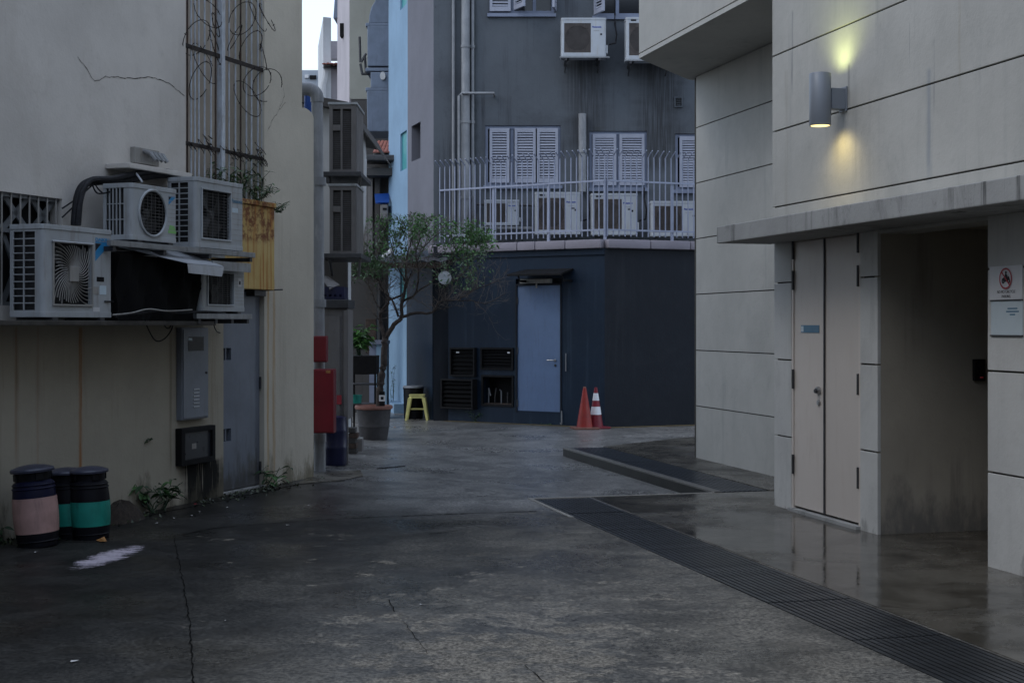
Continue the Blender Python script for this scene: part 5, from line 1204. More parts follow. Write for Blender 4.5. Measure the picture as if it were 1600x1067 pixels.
# black louvred boxes and niche
def louvre_box(lab, x0, x1, z0, z1, d, back):
    t = Thing('louvre_box', lab, 'vent', AL, ((x0 + x1) / 2, 0, z0))
    t.part('case', MB().wall(x0, x1, z0, z1, [(x0 + 0.03, x1 - 0.03, z0 + 0.03, z1 - 0.03)], -d, back - 0.001), 'black', bevel=0.004)
    n = 6
    for k in range(n): z = z0 + 0.03 + (z1 - z0 - 0.06) * (k + 0.5) / n; t.part('louvre', MB().add(MB().box(x0 + 0.031, x1 - 0.031, -0.006, 0.006, -0.024, 0.024), lambda a, b, c: (a, -d + 0.05 + b + c * 0.6, z + c)), 'sheeting')
    t.part('backing', MB().box(x0 + 0.031, x1 - 0.031, -0.01 + back * .9, back - 0.002, z0 + 0.031, z1 - 0.031), 'void')
    return t
t = louvre_box('black louvred box at upper left of the vents with white sticker', *V[0][:4], 0.08, 0.0)
x, z = axx(713, .08), azz(713, 550.5, .08); t.part('sticker', MB().box(x, x + 0.06, -0.083, -0.081, z - 0.012, z + 0.012), 'sign_white')
t = louvre_box('wide black louvred box next to the pale blue door with white sticker', *[v for v in (V[1][0] + .002, V[1][1] - .002, V[1][2] + .002, V[1][3] - .002)], 0.03, 0.2)
x, z = axx(792, .05), azz(792, 551, .05); t.part('sticker', MB().box(x, x + 0.05, -0.033, -0.031, z - 0.012, z + 0.012), 'sign_white')
louvre_box('black louvred box low on the navy wall nearest the yellow stool', V[2][0], V[2][1], V[2][2], V[2][3] - 0.02, 0.16, 0.0)
nx0, nx1, nz0, nz1 = V[3][:4]
nb = Thing('pipe_niche', 'glass fronted black niche with pale valves beside the pale blue door', 'meter niche', AL, ((nx0 + nx1) / 2, 0.1, nz0))
nb.part('frame', MB().wall(nx0 + .002, nx1 - .002, nz0 + .002, nz1 - .002, [(nx0 + 0.035, nx1 - 0.035, nz0 + 0.04, nz1 - 0.035)], -0.02, 0.03), 'black', bevel=0.003)
nb.part('backing', MB().box(nx0 + .002, nx1 - .002, 0.26, 0.29, nz0 + .002, nz1 - .002), 'void')
nb.part('sill', MB().box(nx0 + 0.036, nx1 - 0.036, 0.035, 0.25, nz0 + 0.03, nz0 + 0.05), 'rust_steel')
rr = random.Random(2)
for k in range(5):
    x = nx0 + 0.07 + (nx1 - nx0 - 0.14) * k / 4; nb.part('valve', MB().tube([(x, 0.12, nz0 + 0.051), (x, 0.12, nz0 + 0.14 + rr.uniform(0, 0.18)), (x + rr.uniform(-.06, .06), 0.1, nz0 + 0.17 + rr.uniform(0, 0.2))], 0.012, 6), 'dark_steel' if k % 2 else 'pipe_grey', smooth=True)

# railing on the terrace: every bar by itself, tips bent outwards
fe = Thing('terrace_railing', 'pale lilac steel railing with outward bent bar tips round the terrace', 'railing', AL, (1.7, 0.06, zc_top))
BH = 1.34
barm = MB().tube([(0, 0, 0), (0, 0, BH), (0, -0.15, BH + 0.10)], 0.0108, 6).mesh('bar', 'fence_paint')
def rail_run(fr, xa, xb, step, posts):
    n = int((xb - xa) / step)
    for k in range(n + 1):
        x = xa + (xb - xa) * k / n; p = to_al(fr)(x, 0.06, zc_top + 0.06)
        fe.piece('bar', barm, p, (0, 0, fr.a - AL.a))
    for h, r in ((0.165, 0.014), (0.985, 0.014)):
        fe.part('rail', MB().add(MB().box(xa, xb, 0.048, 0.068, zc_top + h - r, zc_top + h + r), to_al(fr)), 'fence_paint')
    for x in posts:
        fe.part('post', MB().add(MB().box(x - 0.022, x + 0.022, 0.07, 0.11, zc_top + 0.001, zc_top + 1.0), to_al(fr)), 'fence_paint', bevel=0.004)
rail_run(AL, 0.06, LA - 0.03, 0.106, [AL.x(767), AL.x(853), LA - 0.04])
rail_run(AR, 0.08, 4.0, 0.106, [AR.x(1054), 3.0])
fe.part('rail', MB().add(MB().box(-0.0, 0.02, 0.0, 0.9, zc_top + 0.97, zc_top + 1.0), lambda x, y, z: (0.04 + x, 0.08 + y * 0.2, z)), 'fence_paint')

# ------------------------------------------------------------------ the alley behind, left of the tower
def wp(x, y, Y): p = px(x, y, Y); return p
def pxbox(mb, x0, y0, x1, y1, Y, dep): a, b = px(x0, y1, Y), px(x1, y0, Y); return mb.box(a.x, b.x, Y, Y + dep, a.z, b.z)
# white gabled house next along
hb = Thing('white_gable_house', 'white rendered gable house just past the cream building, roof edge sloping down right', 'building', WORLD, (px(530, 500, 19).x, 19, 0))
Yh = 19.0
g = [px(415, 740, Yh), px(544, 740, Yh), px(544, 410, Yh), px(553, 392, Yh), px(561, 372, Yh), px(567, 350, Yh), px(569, 250, Yh), px(566, 205, Yh), px(545, 172, Yh), px(415, 150, Yh)]
hb.part('gable_wall', MB().extrude_y([(p.x, p.z) for p in g], Yh, Yh + 0.35), 'white_wall')
r0, r1, r2 = px(546, 163, Yh), px(572, 208, Yh), px(415, 140, Yh)
hb.part('roof', MB().extrude_y([(r2.x, r2.z), (r0.x, r0.z), (r1.x, r1.z), (r1.x + .06, r1.z - .08), (r0.x, r0.z - 0.12), (r2.x, r2.z - .1)], Yh - 0.2, Yh + 4), 'drab_wall')
hb.part('lean_to_wall', MB().extrude_y([(p.x, p.z) for p in [px(415, 740, Yh), px(544, 740, Yh), px(544, 405, Yh), px(415, 405, Yh)]], Yh - 0.1, Yh - 0.002), 'drab_wall')
# far houses up the alley
hc = Thing('pink_tower_house', 'tall pink and cream house rising behind the alley with grey duct alongside', 'building', WORLD, (px(555, 500, 34).x, 34, 0))
a, b, c = px(527, 0, 37), px(546, 0, 34), px(625, 0, 34)
hc.part('side_wall', MB().prism([(a.x, 37), (b.x, 34), (b.x + 0.3, 34.2), (a.x + 0.3, 37)], 0, 14), 'pink_wall')
hc.part('front_wall', MB().box(b.x + 0.002, c.x, 34.0, 34.4, px(550, 155, 34).z, 14), 'cream_wall2')
hc.part('lower_wall', MB().box(b.x + 0.05, c.x, 33.9, 34.4, 0, px(550, 157, 34).z), 'drab_wall')
w0, w1 = px(534, 62, 35.7), px(541, 42, 35.7)
hc.part('window', MB().box(w0.x - 0.0, w0.x + 0.14, 35.3, 35.6, w0.z, w1.z), 'void')
hc.part('eave', MB().extrude_y([(px(521, 29, 37).x, px(521, 29, 37).z), (a.x + .02, px(521, 29, 37).z + .02), (a.x + .02, px(526, -30, 37).z), (px(525, 0, 37).x, px(526, -30, 37).z)], 36.98, 38), 'duct')
hd = Thing('white_party_wall_house', 'far white house with a strip of clay roof tiles, left of the pink tower', 'building', WORLD, (px(510, 500, 40).x, 40, 0))
a, b, c = px(497, 78, 42), px(505, 78, 38), px(529, 78, 38)
hd.part('side_wall', MB().prism([(a.x, 42), (b.x, 38), (b.x + .2, 38.1), (a.x + 0.2, 42)], 0, a.z + 0.1), 'white_wall')
hd.part('front_wall', MB().box(b.x + .002, c.x + 0.3, 38.3, 38.6, 0, px(515, 104, 38.3).z), 'pink_wall')
hd.part('parapet', MB().box(px(512, 0, 40).x, px(534, 0, 40).x, 39.6, 40, px(512, 96, 40).z, px(512, 69, 40).z), 'pink_wall')
def tiles(t, xl, xr, yt, yb, Y, rise, n, rows, mat='tile_red'):
    a, b = px(xl, yb, Y), px(xr, yt, Y); wd = (b.x - a.x) / n; ln = math.hypot(rise, b.z - a.z) / rows
    ang = math.atan2(b.z - a.z, rise)
    tm = MB()
    for q in range(7): pass
    prof = [(-wd * .5 * math.cos(math.pi * q / 6), wd * .33 * math.sin(math.pi * q / 6)) for q in range(7)]
    for (p, q) in zip(prof[:-1], prof[1:]): tm.quad((p[0], 0, p[1]), (q[0], 0, q[1]), (q[0], ln * 1.15, q[1] - 0.0), (p[0], ln * 1.15, p[1]))
    tm.f.append(tuple(range(len(tm.v), len(tm.v) + 7))); tm.v += [(p[0], 0, p[1]) for p in prof]
    me = tm.mesh('tile', mat)
    rr = random.Random(int(xl))
    for i in range(n):
        for j in range(rows):
            t.piece('tile', me, (a.x + wd * (i + .5), Y + rise * j / rows, a.z + (b.z - a.z) * j / rows + 0.02 + rr.uniform(0, .015)), (ang, rr.uniform(-.05, .05), 0))
    t.part('roof_deck', MB().quad((a.x, Y + .03, a.z - .02), (b.x, Y + .03, a.z - .02), (b.x, Y + rise, b.z - .02), (a.x, Y + rise, b.z - .02)).quad((a.x, Y + .03, a.z - .06), (a.x, Y + rise, b.z - .06), (b.x, Y + rise, b.z - .06), (b.x, Y + .03, a.z - .06)), 'drab_wall')
tiles(hd, 503, 528, 90, 102, 37.6, 1.6, 4, 3)
hd.part('waste_pipe', MB().tube([tuple(px(509, 110, 37.9)), tuple(px(507.5, 122, 37.9)), tuple(px(505, 134, 37.9)), tuple(px(505, 180, 37.9))], 0.08, 8), 'white_wall', smooth=True)
he = Thing('grey_block', 'distant grey block seen low in the gap of sky', 'building', WORLD, (px(485, 500, 70).x, 70, 0))
a, b = px(455, 110, 70), px(515, 110, 70)
he.part('wall', MB().box(a.x, b.x, 70, 74, 0, a.z), 'grey_wall2')
for k, (x0, x1, y0, y1) in enumerate(((476, 482, 117, 122), (484, 494, 118, 124), (487, 494, 140, 143))):
    p, q = px(x0, y1, 69.9), px(x1, y0, 69.9); he.part('window', MB().box(p.x, q.x, 69.9, 69.99, p.z, q.z), 'void' if k else 'white_wall')
# the big extract duct climbing the pink and cream house
du = Thing('extract_duct', 'large blue grey extract duct with flanges climbing beside the tower', 'duct', WORLD, (px(595, 500, 31).x, 31, px(590, 212, 31).z))
def dsec(pts, nm='duct_section', dep=1.2): du.part(nm, MB().extrude_y([(px(a, b, 31).x, px(a, b, 31).z) for a, b in pts], 31, 31 + dep), 'duct', bevel=0.02)
dsec([(574, 206), (640, 206), (640, 142), (573, 142)]); dsec([(579, 138), (640, 138), (640, 113), (579, 113)]); dsec([(574, 104), (640, 104), (640, 41), (574, 41)])
dsec([(576, 37), (640, 37), (640, -60), (590, -60), (586, 2), (580, 12), (577, 24)])
for y in (140, 109, 39): dsec([(571, y + 3), (640, y + 3), (640, y - 3), (571, y - 3)], 'flange', 1.25)
p = px(598, 119, 30.95); du.part('inspection_cap', MB().add(MB().lathe([(0.06, 0), (0.06, 0.06)], 14), lambda x, y, z: (p.x + x, 30.99 - z, p.z + y * 1.5)), 'white_wall')
br = MB(); a = px(566, 116, 31.2)
for (x0, y0, x1, y1) in ((562, 58, 563, 98), (564, 98, 572, 84), (563, 100, 566, 116), (565, 116, 580, 116), (570, 90, 572, 116)):
    A, B = px(x0, y0, 31.3), px(x1, y1, 31.3); br.tube([tuple(A), tuple(B)], 0.03, 6)
du.part('bracket', br, 'dark_steel')
# low tiled lean-to and sooty back wall at the bend of the alley
ln = Thing('tiled_lean_to', 'low sooty lean-to with red clay roof tiles beside the powder blue wall', 'building', WORLD, (px(590, 600, 29).x, 29, 0))
tiles(ln, 582, 616, 214, 241, 29.0, 1.0, 6, 4)
a, b = px(540, 650, 29.5), px(640, 243, 29.5)
ln.part('wall', MB().box(a.x, b.x, 29.4, 29.7, -0.3, px(590, 255, 29.4).z), 'drab_wall')
ca = Thing('alley_canopy', 'dark corrugated canopy roofing the narrow alley behind the tree', 'canopy', WORLD, (px(565, 400, 24).x, 24, px(565, 405, 24).z))
zc0, zc1 = px(565, 412, 22).z, px(565, 398, 28.5).z
for k in range(9):
    xa = px(541, 0, 22).x - .3 + k * .2; y0 = 21.5 + .0 * k
    ca.part('sheet', MB().quad((xa, y0, zc0), (xa + .1, y0, zc0 + .035), (xa + .1, 29, zc1 + .035), (xa, 29, zc1)).quad((xa + .1, y0, zc0 + .035), (xa + .2, y0, zc0), (xa + .2, 29, zc1), (xa + .1, 29, zc1 + .035)), 'dark_steel')
ca.part('beam', MB().box(px(541, 0, 22).x - .3, px(541, 0, 22).x + 1.5, 21.5, 21.56, zc0 - .09, zc0 - .002), 'rust_steel')
ca.part('post', MB().box(px(546, 0, 21.6).x - .03, px(546, 0, 21.6).x + .03, 21.57, 21.63, -.3, zc0 - .003), 'rust_steel')
ca.part('screen', MB().box(px(541, 0, 27).x - .3, px(586, 0, 27).x, 27.4, 27.5, -.3, zc1 - .05), 'drab_wall')
a, b = px(569, 250, 28.6), px(640, 243, 28.6); ln.part('gutter', MB().box(a.x, b.x, 28.5, 29.2, px(590, 252, 28.6).z, px(590, 243, 28.6).z), 'dark_steel', bevel=0.02)
a = px(572, 268, 28.8); ln.part('beam', MB().box(a.x, b.x, 28.7, 29.3, a.z - 0.09, a.z + 0.06), 'drab_wall')
for x in (571, 579, 590): a = px(x, 400, 29.3); ln.part('post', MB().box(a.x - .05, a.x + .05, 29.2, 29.38, -0.3, px(x, 262, 29.3).z), 'old_cabinet' if x != 590 else 'drab_wall')
def clutter(name, label, cat, x0, y0, x1, y1, Y, dep, mat, bevel=0.01): mb = pxbox(MB(), x0, y0, x1, y1, Y, dep); a = px((x0 + x1) / 2, y1, Y); return single(name, label, cat, mb, mat, WORLD, (a.x, Y + dep / 2, a.z), bevel=bevel)
mb = MB(); A, B, C_, D_ = px(585, 303, 29.1), px(609, 302, 29.1), px(608, 316, 28.7), px(587, 317, 28.7)
mb.quad(A, B, C_, D_).quad(*[v - Vector((0, 0, .02)) for v in (A, D_, C_, B)])
for k in range(4): pass
single('tarpaulin', 'bright blue tarpaulin strip hung under the lean-to eave', 'tarpaulin', mb, 'tarp', WORLD, tuple(px(595, 316, 28.8)))
t = Thing('old_condenser', 'old beige condenser tucked under the blue tarpaulin', 'air conditioner', WORLD, tuple(px(600, 342, 28.4)))
t.part('casing', pxbox(MB(), 594, 320, 606, 342, 28.7, 0.4), 'old_cabinet', bevel=0.015); a = px(600, 332, 28.4)
t.part('vent', pxbox(MB(), 598, 325, 604, 328, 28.68, 0.019), 'void'); t.part('bracket', pxbox(MB(), 594, 343, 606, 345, 28.7, 0.4), 'dark_steel')

# two tall condensers seen end-on, hung on the gable house
GB = 'tall condensers stacked in the alley'
def tall_unit(label, x0, x1, xf, y0, y1, Y):
    a, b = px(x0, y1, Y), px(x1, y0, Y); W, H, D = b.x - a.x, b.z - a.z, 0.85
    f = px(xf, y1, Y).x
    t = Thing('air_conditioner', label, 'air conditioner', WORLD, (a.x, Y, a.z), GB)
    u = W / 11
    t.part('casing', MB().wall(a.x, b.x, a.z, b.z, [(a.x + u * 1.4, a.x + u * 4.6, a.z + .03, a.z + H * .61), (a.x + u * 1.4, a.x + u * 4.6, a.z + H * .70, b.z - .05), (a.x + u * 5.4, a.x + u * 9.0, a.z + .03, b.z - .05)], Y, Y + 0.02).quad((b.x, Y, a.z), (b.x, Y + D, a.z), (b.x, Y + D, b.z), (b.x, Y, b.z)).quad((a.x, Y + .02, a.z), (a.x, Y + .02, b.z), (a.x - (a.x - f) * 1.0, Y + D, b.z), (f, Y + D, a.z)), 'ac_taupe')
    t.part('coil', MB().box(a.x + .03, b.x - .03, Y + .05, Y + D - .02, a.z + .01, b.z - .01), 'coil_brown_d')
    t.part('fan_face', MB().quad((a.x - .004, Y + .03, a.z + .03), (a.x - .004, Y + .03, b.z - .03), (f - .004, Y + D, b.z - .03), (f - .004, Y + D, a.z + .03)), 'void')
    t.part('top_cover', MB().prism([(a.x - .015, Y - .015), (b.x + .015, Y - .015), (b.x + .015, Y + D), (f, Y + D)], b.z + .001, b.z + .03), 'ac_white', bevel=0.004)
    t.part('handle', MB().box(a.x + u * 1.5, a.x + u * 4.5, Y - .012, Y + .019, a.z + H * .615, a.z + H * .695), 'ac_taupe', bevel=0.004)
    g = MB()
    for k in range(28):
        z = a.z + .04 + (H - .1) * k / 28; g.box(a.x + u * 1.4, a.x + u * 9, Y + .012, Y + .016, z - .003, z + .003)
    t.part('side_guard', g, 'guard')
    s = Thing('condenser_platform', 'steel platform carrying the ' + ('upper' if y0 < 200 else 'lower') + ' tall condenser in the alley', 'bracket', WORLD, (a.x, Y, a.z - .1))
    s.part('deck', MB().box(f - .06, b.x + .07, Y - .1, Y + D + .3, a.z - .06, a.z - .005), 'dark_steel', bevel=0.006)
    s.part('strut', MB().tube([(b.x + .05, Y, a.z - .06), (b.x - .06, Y + D, a.z - .24)], .018, 6), 'ac_taupe'); s.part('strut', MB().tube([(a.x, Y, a.z - .06), (f, Y + D, a.z - .24)], .018, 6), 'dark_steel')
tall_unit('upper tall grey condenser seen end-on beside the drainpipe', 514.5, 556.5, 505, 164, 269, 17.3)
tall_unit('lower tall grey condenser seen end-on beside the drainpipe', 515, 556.5, 505, 291, 396, 17.3)

# drainpipe at the corner of the cream building
dp = Thing('drainpipe', 'grey drainpipe with a bent top at the corner of the cream building', 'pipe', WORLD, tuple(px(500, 735, 16.0)))
A = px(500, 735, 16.0); B = px(495.5, 160, 16.0); pts = [(A.x, 16, -0.05), (px(499, 600, 16).x, 16, px(499, 600, 16).z), (B.x, 16, B.z)]
dp.part('pipe', MB().tube(pts, 0.066, 16), 'pipe_grey', smooth=True)
el = [(B.x, 16, B.z), (B.x, 16, B.z + .05)] + [(B.x - 0.12 + 0.12 * math.cos(a), 16, B.z + .05 + 0.1 * math.sin(a)) for a in [math.pi / 2 * k / 6 for k in range(1, 7)]] + [(B.x - .3, 16, B.z + .15)]
dp.part('elbow', MB().tube(el, 0.075, 16), 'pipe_grey', smooth=True)
for y in (290, 480, 690): p = px(499, y, 16); dp.part('collar', MB().tube([(p.x, 16, p.z), (p.x, 16, p.z + .09)], .078, 16), 'pipe_grey', smooth=True)
for x, y in ((491, 262), (497, 440), (495, 470), (498, 335)):
    pass
p = px(482, 160, 16.4); single('blue_conduit', 'short blue conduit stub behind the bent drainpipe top', 'pipe', MB().tube([(p.x, 16.4, p.z - .3), (p.x, 16.4, p.z + .1)], .05, 10), 'tarp', WORLD, tuple(p))
# red boxes on the pipe
def redbox(lab, x0, y0, x1, y1, Y, dep):
    a, b = px(x0, y1, Y), px(x1, y0, Y)
    t = Thing('red_cabinet', lab, 'cabinet', WORLD, ((a.x + b.x) / 2, Y, a.z))
    t.part('case', MB().box(a.x, b.x, Y + .02, Y + dep, a.z, b.z), 'red_box', bevel=0.008)
    t.part('lid', MB().box(a.x + .008, b.x - .004, Y, Y + .018, a.z + .012, b.z - .012), 'red_box', bevel=0.004)
    return t, a, b
redbox('small red box on the drainpipe above the large red cabinet', 487, 525, 510, 566, 15.75, .15)
t, a, b = redbox('large red cabinet hung low on the drainpipe', 487, 577, 521.5, 677, 15.6, .22)
p = px(512, 580, 15.6); t.part('sticker', MB().box(p.x - .02, p.x + .03, 15.596, 15.599, p.z - .02, p.z + .01), 'leaf_litter')
# cabinet, crates, drum behind the drainpipe
oc = Thing('metal_locker', 'dirty beige metal locker standing behind the drainpipe', 'locker', WORLD, tuple(px(524, 722, 16.9)))
a, b = px(500, 722, 16.9), px(543, 482, 16.9); zg = gz(a.x, 16.9)
oc.part('body', MB().box(a.x, b.x, 16.92, 17.5, 0.5, b.z), 'old_cabinet', bevel=0.01)
c = px(533, 660, 16.9); oc.part('locker_door', MB().box(a.x + .03, b.x - .09, 16.895, 16.918, px(530, 655, 16.9).z, b.z - .09), 'old_cabinet', bevel=0.006)
oc.part('side_post', MB().box(b.x - .045, b.x + .01, 16.87, 16.918, zg - .02, b.z - .02), 'old_cabinet', bevel=.004)
for x in (a.x + .03, b.x - .03): oc.part('leg', MB().box(x - .025, x + .025, 16.95, 17.0, zg - .02, .5), 'old_cabinet')
oc.part('top', MB().box(a.x - .02, b.x + .015, 16.86, 17.55, b.z + .002, px(520, 468, 16.9).z), 'dark_steel', bevel=.01)
p = px(530, 625, 16.9); oc.part('sticker', MB().box(p.x - .03, p.x + .03, 16.89, 16.894, p.z - .05, p.z + .06), 'red_mark')
dr_ = Thing('plastic_drum', 'navy blue plastic drum under the beige locker', 'drum', WORLD, tuple(px(524, 725, 16.75)))
p = px(524, 725, 16.75); R0 = .135
dr_.part('body', MB().lathe([(R0 * .9, 0), (R0, .03), (R0, .2), (R0 * 1.04, .215), (R0, .23), (R0, .4), (R0 * 1.04, .415), (R0, .43), (R0 * .95, .55)], 20, p.x, 16.75, gz(p.x, 16.75)), 'navy', smooth=True)
dr_.part('lid', MB().lathe([(R0 * .97, .551), (R0 * .97, .575), (R0 * .6, .585)], 20, p.x, 16.75, gz(p.x, 16.75)), 'navy', smooth=True)
cz_ = px(520, 468, 16.9).z
def crate(lab, x0, x1, y0, mat, Y=16.95):
    a, b = px(x0, 470, Y), px(x1, y0, Y); t = Thing('plastic_crate', lab, 'crate', WORLD, ((a.x + b.x) / 2, Y + .2, cz_ + .003))
    z0, z1 = cz_ + .004, b.z
    t.part('side', MB().wall(a.x, b.x, z0, z1, [(a.x + .03 + k * (b.x - a.x - .03) / 4, a.x + (k + 1) * (b.x - a.x - .03) / 4, z0 + .03, z0 + (z1 - z0) * .4) for k in range(4)], Y, Y + .02), mat)
    t.part('side', MB().box(a.x, b.x, Y + .38, Y + .4, z0, z1), mat); t.part('end', MB().box(a.x, a.x + .02, Y + .021, Y + .379, z0, z1), mat); t.part('end', MB().box(b.x - .02, b.x, Y + .021, Y + .379, z0, z1), mat); t.part('bottom', MB().box(a.x + .021, b.x - .021, Y + .021, Y + .379, z0, z0 + .02), mat)
crate('navy plastic crate on top of the beige locker', 502, 538, 448, 'navy')
clutter('white_bucket', 'white plastic tub edge beside the navy crate on the locker', 'tub', 534, 458, 543, 468, 17.36, .14, 'white_wall', .02)
mb = MB(); A, B, C_, D_ = px(500, 428, 17.6), px(512, 430, 18.4), px(531, 446, 17.6), px(514, 452, 17.0)
mb.quad(px(500, 430, 17.6), px(513, 432, 17.6), px(531, 445, 17.0), px(515, 451, 16.9)).quad(px(500, 432, 17.6), px(515, 453, 16.9), px(531, 447, 17.0), px(513, 434, 17.6))
single('small_awning', 'small beige awning flap above the navy crate', 'awning', mb, 'old_cabinet', WORLD, tuple(px(515, 450, 17)))
# dark stand with a bushy potted plant between locker and tree
sh = Thing('plant_rack', 'black metal rack with a box top standing behind the planter', 'rack', WORLD, tuple(px(567, 672, 22)))
a, b = px(546, 585, 22), px(588, 556, 22); z_ = gz(a.x, 22)
sh.part('box', MB().box(a.x, b.x, 22, 22.5, a.z, b.z), 'black', bevel=.01)
for x in (a.x + .02, b.x - .02):
    for y in (22.03, 22.47): sh.part('leg', MB().box(x - .015, x + .015, y - .015, y + .015, z_ - .02, a.z - .001), 'black')
for yy in (601, 632): z = px(560, yy, 22).z; sh.part('shelf', MB().box(a.x + .002, b.x - .002, 22.05, 22.45, z - .01, z + .01), 'dark_steel')
p = px(556, 627, 22.2); single('teal_tub', 'teal plastic tub on the shelf of the black rack', 'tub', MB().lathe([(.085, 0), (.10, .13), (.105, .13), (.095, .125), (.08, .01)], 18, p.x, 22.2, px(560, 632, 22).z + .012), 'teal', WORLD, (p.x, 22.2, px(560, 632, 22).z), smooth=True)
clutter('back_wall_panel', 'red brown door panel deep in the dark alley', 'door', 571, 498, 588, 552, 26.5, .1, 'rust_steel')
lw = Thing('low_blue_wall', 'low powder blue wall with a grey cap behind the tree trunk', 'wall', WORLD, tuple(px(600, 650, 25.6)))
lw.part('wall', pxbox(MB(), 588, 538, 604, 668, 25.6, .5), 'tower_blue'); lw.part('wall_end', pxbox(MB(), 577, 538, 587.7, 668, 25.65, .5), 'frame_blue'); lw.part('cap', pxbox(MB(), 575, 532, 605, 537.6, 25.55, .6), 'frame_blue')
pw_ = Thing('plastic_downpipe', 'white plastic pipe bend coming off the powder blue wall', 'pipe', WORLD, tuple(px(603, 405, 25)))
pw_.part('pipe', MB().tube([tuple(px(612, 392, 25.5)), tuple(px(604, 401, 25.3)), tuple(px(598, 410, 25.2)), tuple(px(590, 415, 25.2))], .05, 10), 'white_wall', smooth=True)
pw_.part('pipe_end', MB().tube([tuple(px(604, 396, 25.3)), tuple(px(601, 406, 25.25))], .065, 10), 'white_wall', smooth=True)
# stacked concrete blocks beside the planter
p = on_ground(560, 705); Yb = p[1]
cb = Thing('concrete_block', 'stub of pale concrete block at the foot of the locker post', 'block', WORLD, p)
cb.part('block', MB().box(p[0] - .05, p[0] + .05, Yb, Yb + .2, p[2] - .01, p[2] + .16), 'old_cabinet', bevel=.012); cb.part('mortar_cap', MB().box(p[0] - .045, p[0] + .045, Yb + .01, Yb + .19, p[2] + .161, p[2] + .175), 'concrete_ledge')
bs = Thing('brick_stack', 'untidy stack of dark bricks between locker and planter', 'bricks', WORLD, (px(549, 680, 18.4).x, 18.5, gz(-2, 18.5)))
rr = random.Random(9)
for k in range(5):
    x = px(550, 0, 18.4).x + rr.uniform(-.02, .02); z = gz(x, 18.5) + .005 + .068 * k; bs.part('brick', MB().box(x - .06, x + .06, 18.4, 18.62, z, z + .062), 'rust_steel' if k % 2 else 'drab_wall', bevel=.004)

# ------------------------------------------------------------------ things standing in the lane
bp = on_ground(584, 688)
PY = bp[1] + 0.2; pc = (px(584, 0, PY).x, PY, gz(px(584, 0, PY).x, PY)); u = PY / FPX
pt = Thing('planter', 'large charcoal planter pot with terracotta rim holding the small tree', 'planter', WORLD, pc)
rt, rb_ = 29 * u, 21 * u; ph = 53 * u
pt.part('pot', MB().lathe([(rb_, 0), (rb_ * 1.04, .04), (rt * .83, ph * .38), (rt * .86, ph * .39), (rt * .84, ph * .42), (rt * .93, ph * .9), (rt * .86, ph * .9), (rt * .82, ph * .86)], 32, *pc), 'pot', smooth=True)
pt.part('rim', MB().lathe([(rt * .935, ph * .885), (rt * 1.0, ph * .9), (rt * 1.03, ph * .95), (rt * 1.0, ph), (rt * .92, ph), (rt * .88, ph * .93)], 32, *pc), 'pot_rim', smooth=True)
pt.part('soil', MB().lathe([(rt * .86, ph * .87), (rt * .87, ph * .9), (rt * .4, ph * .93)], 24, *pc), 'soil')
tag_ = px(597, 622, PY - .1); pl_ = Thing('plant_tag', 'small white plant tag with dark mark stuck in the planter', 'tag', WORLD, (tag_.x, tag_.y, tag_.z - .1))
pl_.part('card', MB().box(tag_.x - .045, tag_.x + .045, tag_.y - .002, tag_.y + .004, tag_.z - .045, tag_.z + .045), 'sign_white')
pl_.part('mark', MB().box(tag_.x - .02, tag_.x + .022, tag_.y - .004, tag_.y - .0022, tag_.z - .022, tag_.z + .022), 'black_mark')
pl_.part('stake', MB().box(tag_.x - .04, tag_.x + .04, tag_.y + .005, tag_.y + .012, tag_.z - .12, tag_.z + .1), 'black')

# the tree: traced limbs, random twigs, leaves clustered where the crown is leafy
R = random.Random(21)
def limb(pts, r0, r1, dy0=0.0, dy1=0.0, sub=5):
    P = [px(a, b, PY + dy0 + (dy1 - dy0) * k / (len(pts) - 1)) for k, (a, b) in enumerate(pts)]; Q = []
    for k in range(len(P) - 1):
        a, b, c, e = P[max(k - 1, 0)], P[k], P[k + 1], P[min(k + 2, len(P) - 1)]
        for q in range(sub):
            t = q / sub; Q.append(0.5 * ((2 * b) + (c - a) * t + (2 * a - 5 * b + 4 * c - e) * t * t + (3 * b - a - 3 * c + e) * t ** 3) + Vector((R.gauss(0, .004), R.gauss(0, .01), R.gauss(0, .004))))
    Q.append(P[-1]); n = len(Q)
    return Q, [r0 + (r1 - r0) * k / (n - 1) for k in range(n)]
tr = Thing('small_tree', 'small open crowned tree growing from the charcoal planter at the alley corner', 'tree', WORLD, (pc[0], pc[1], pc[2] + ph * .9))
Q, rr_l = limb([(594, 640), (594, 607), (599, 569), (601, 534), (602, 524)], .062, .042)
tr.part('trunk', MB().tube(Q, rr_l, 12), 'bark', smooth=True)
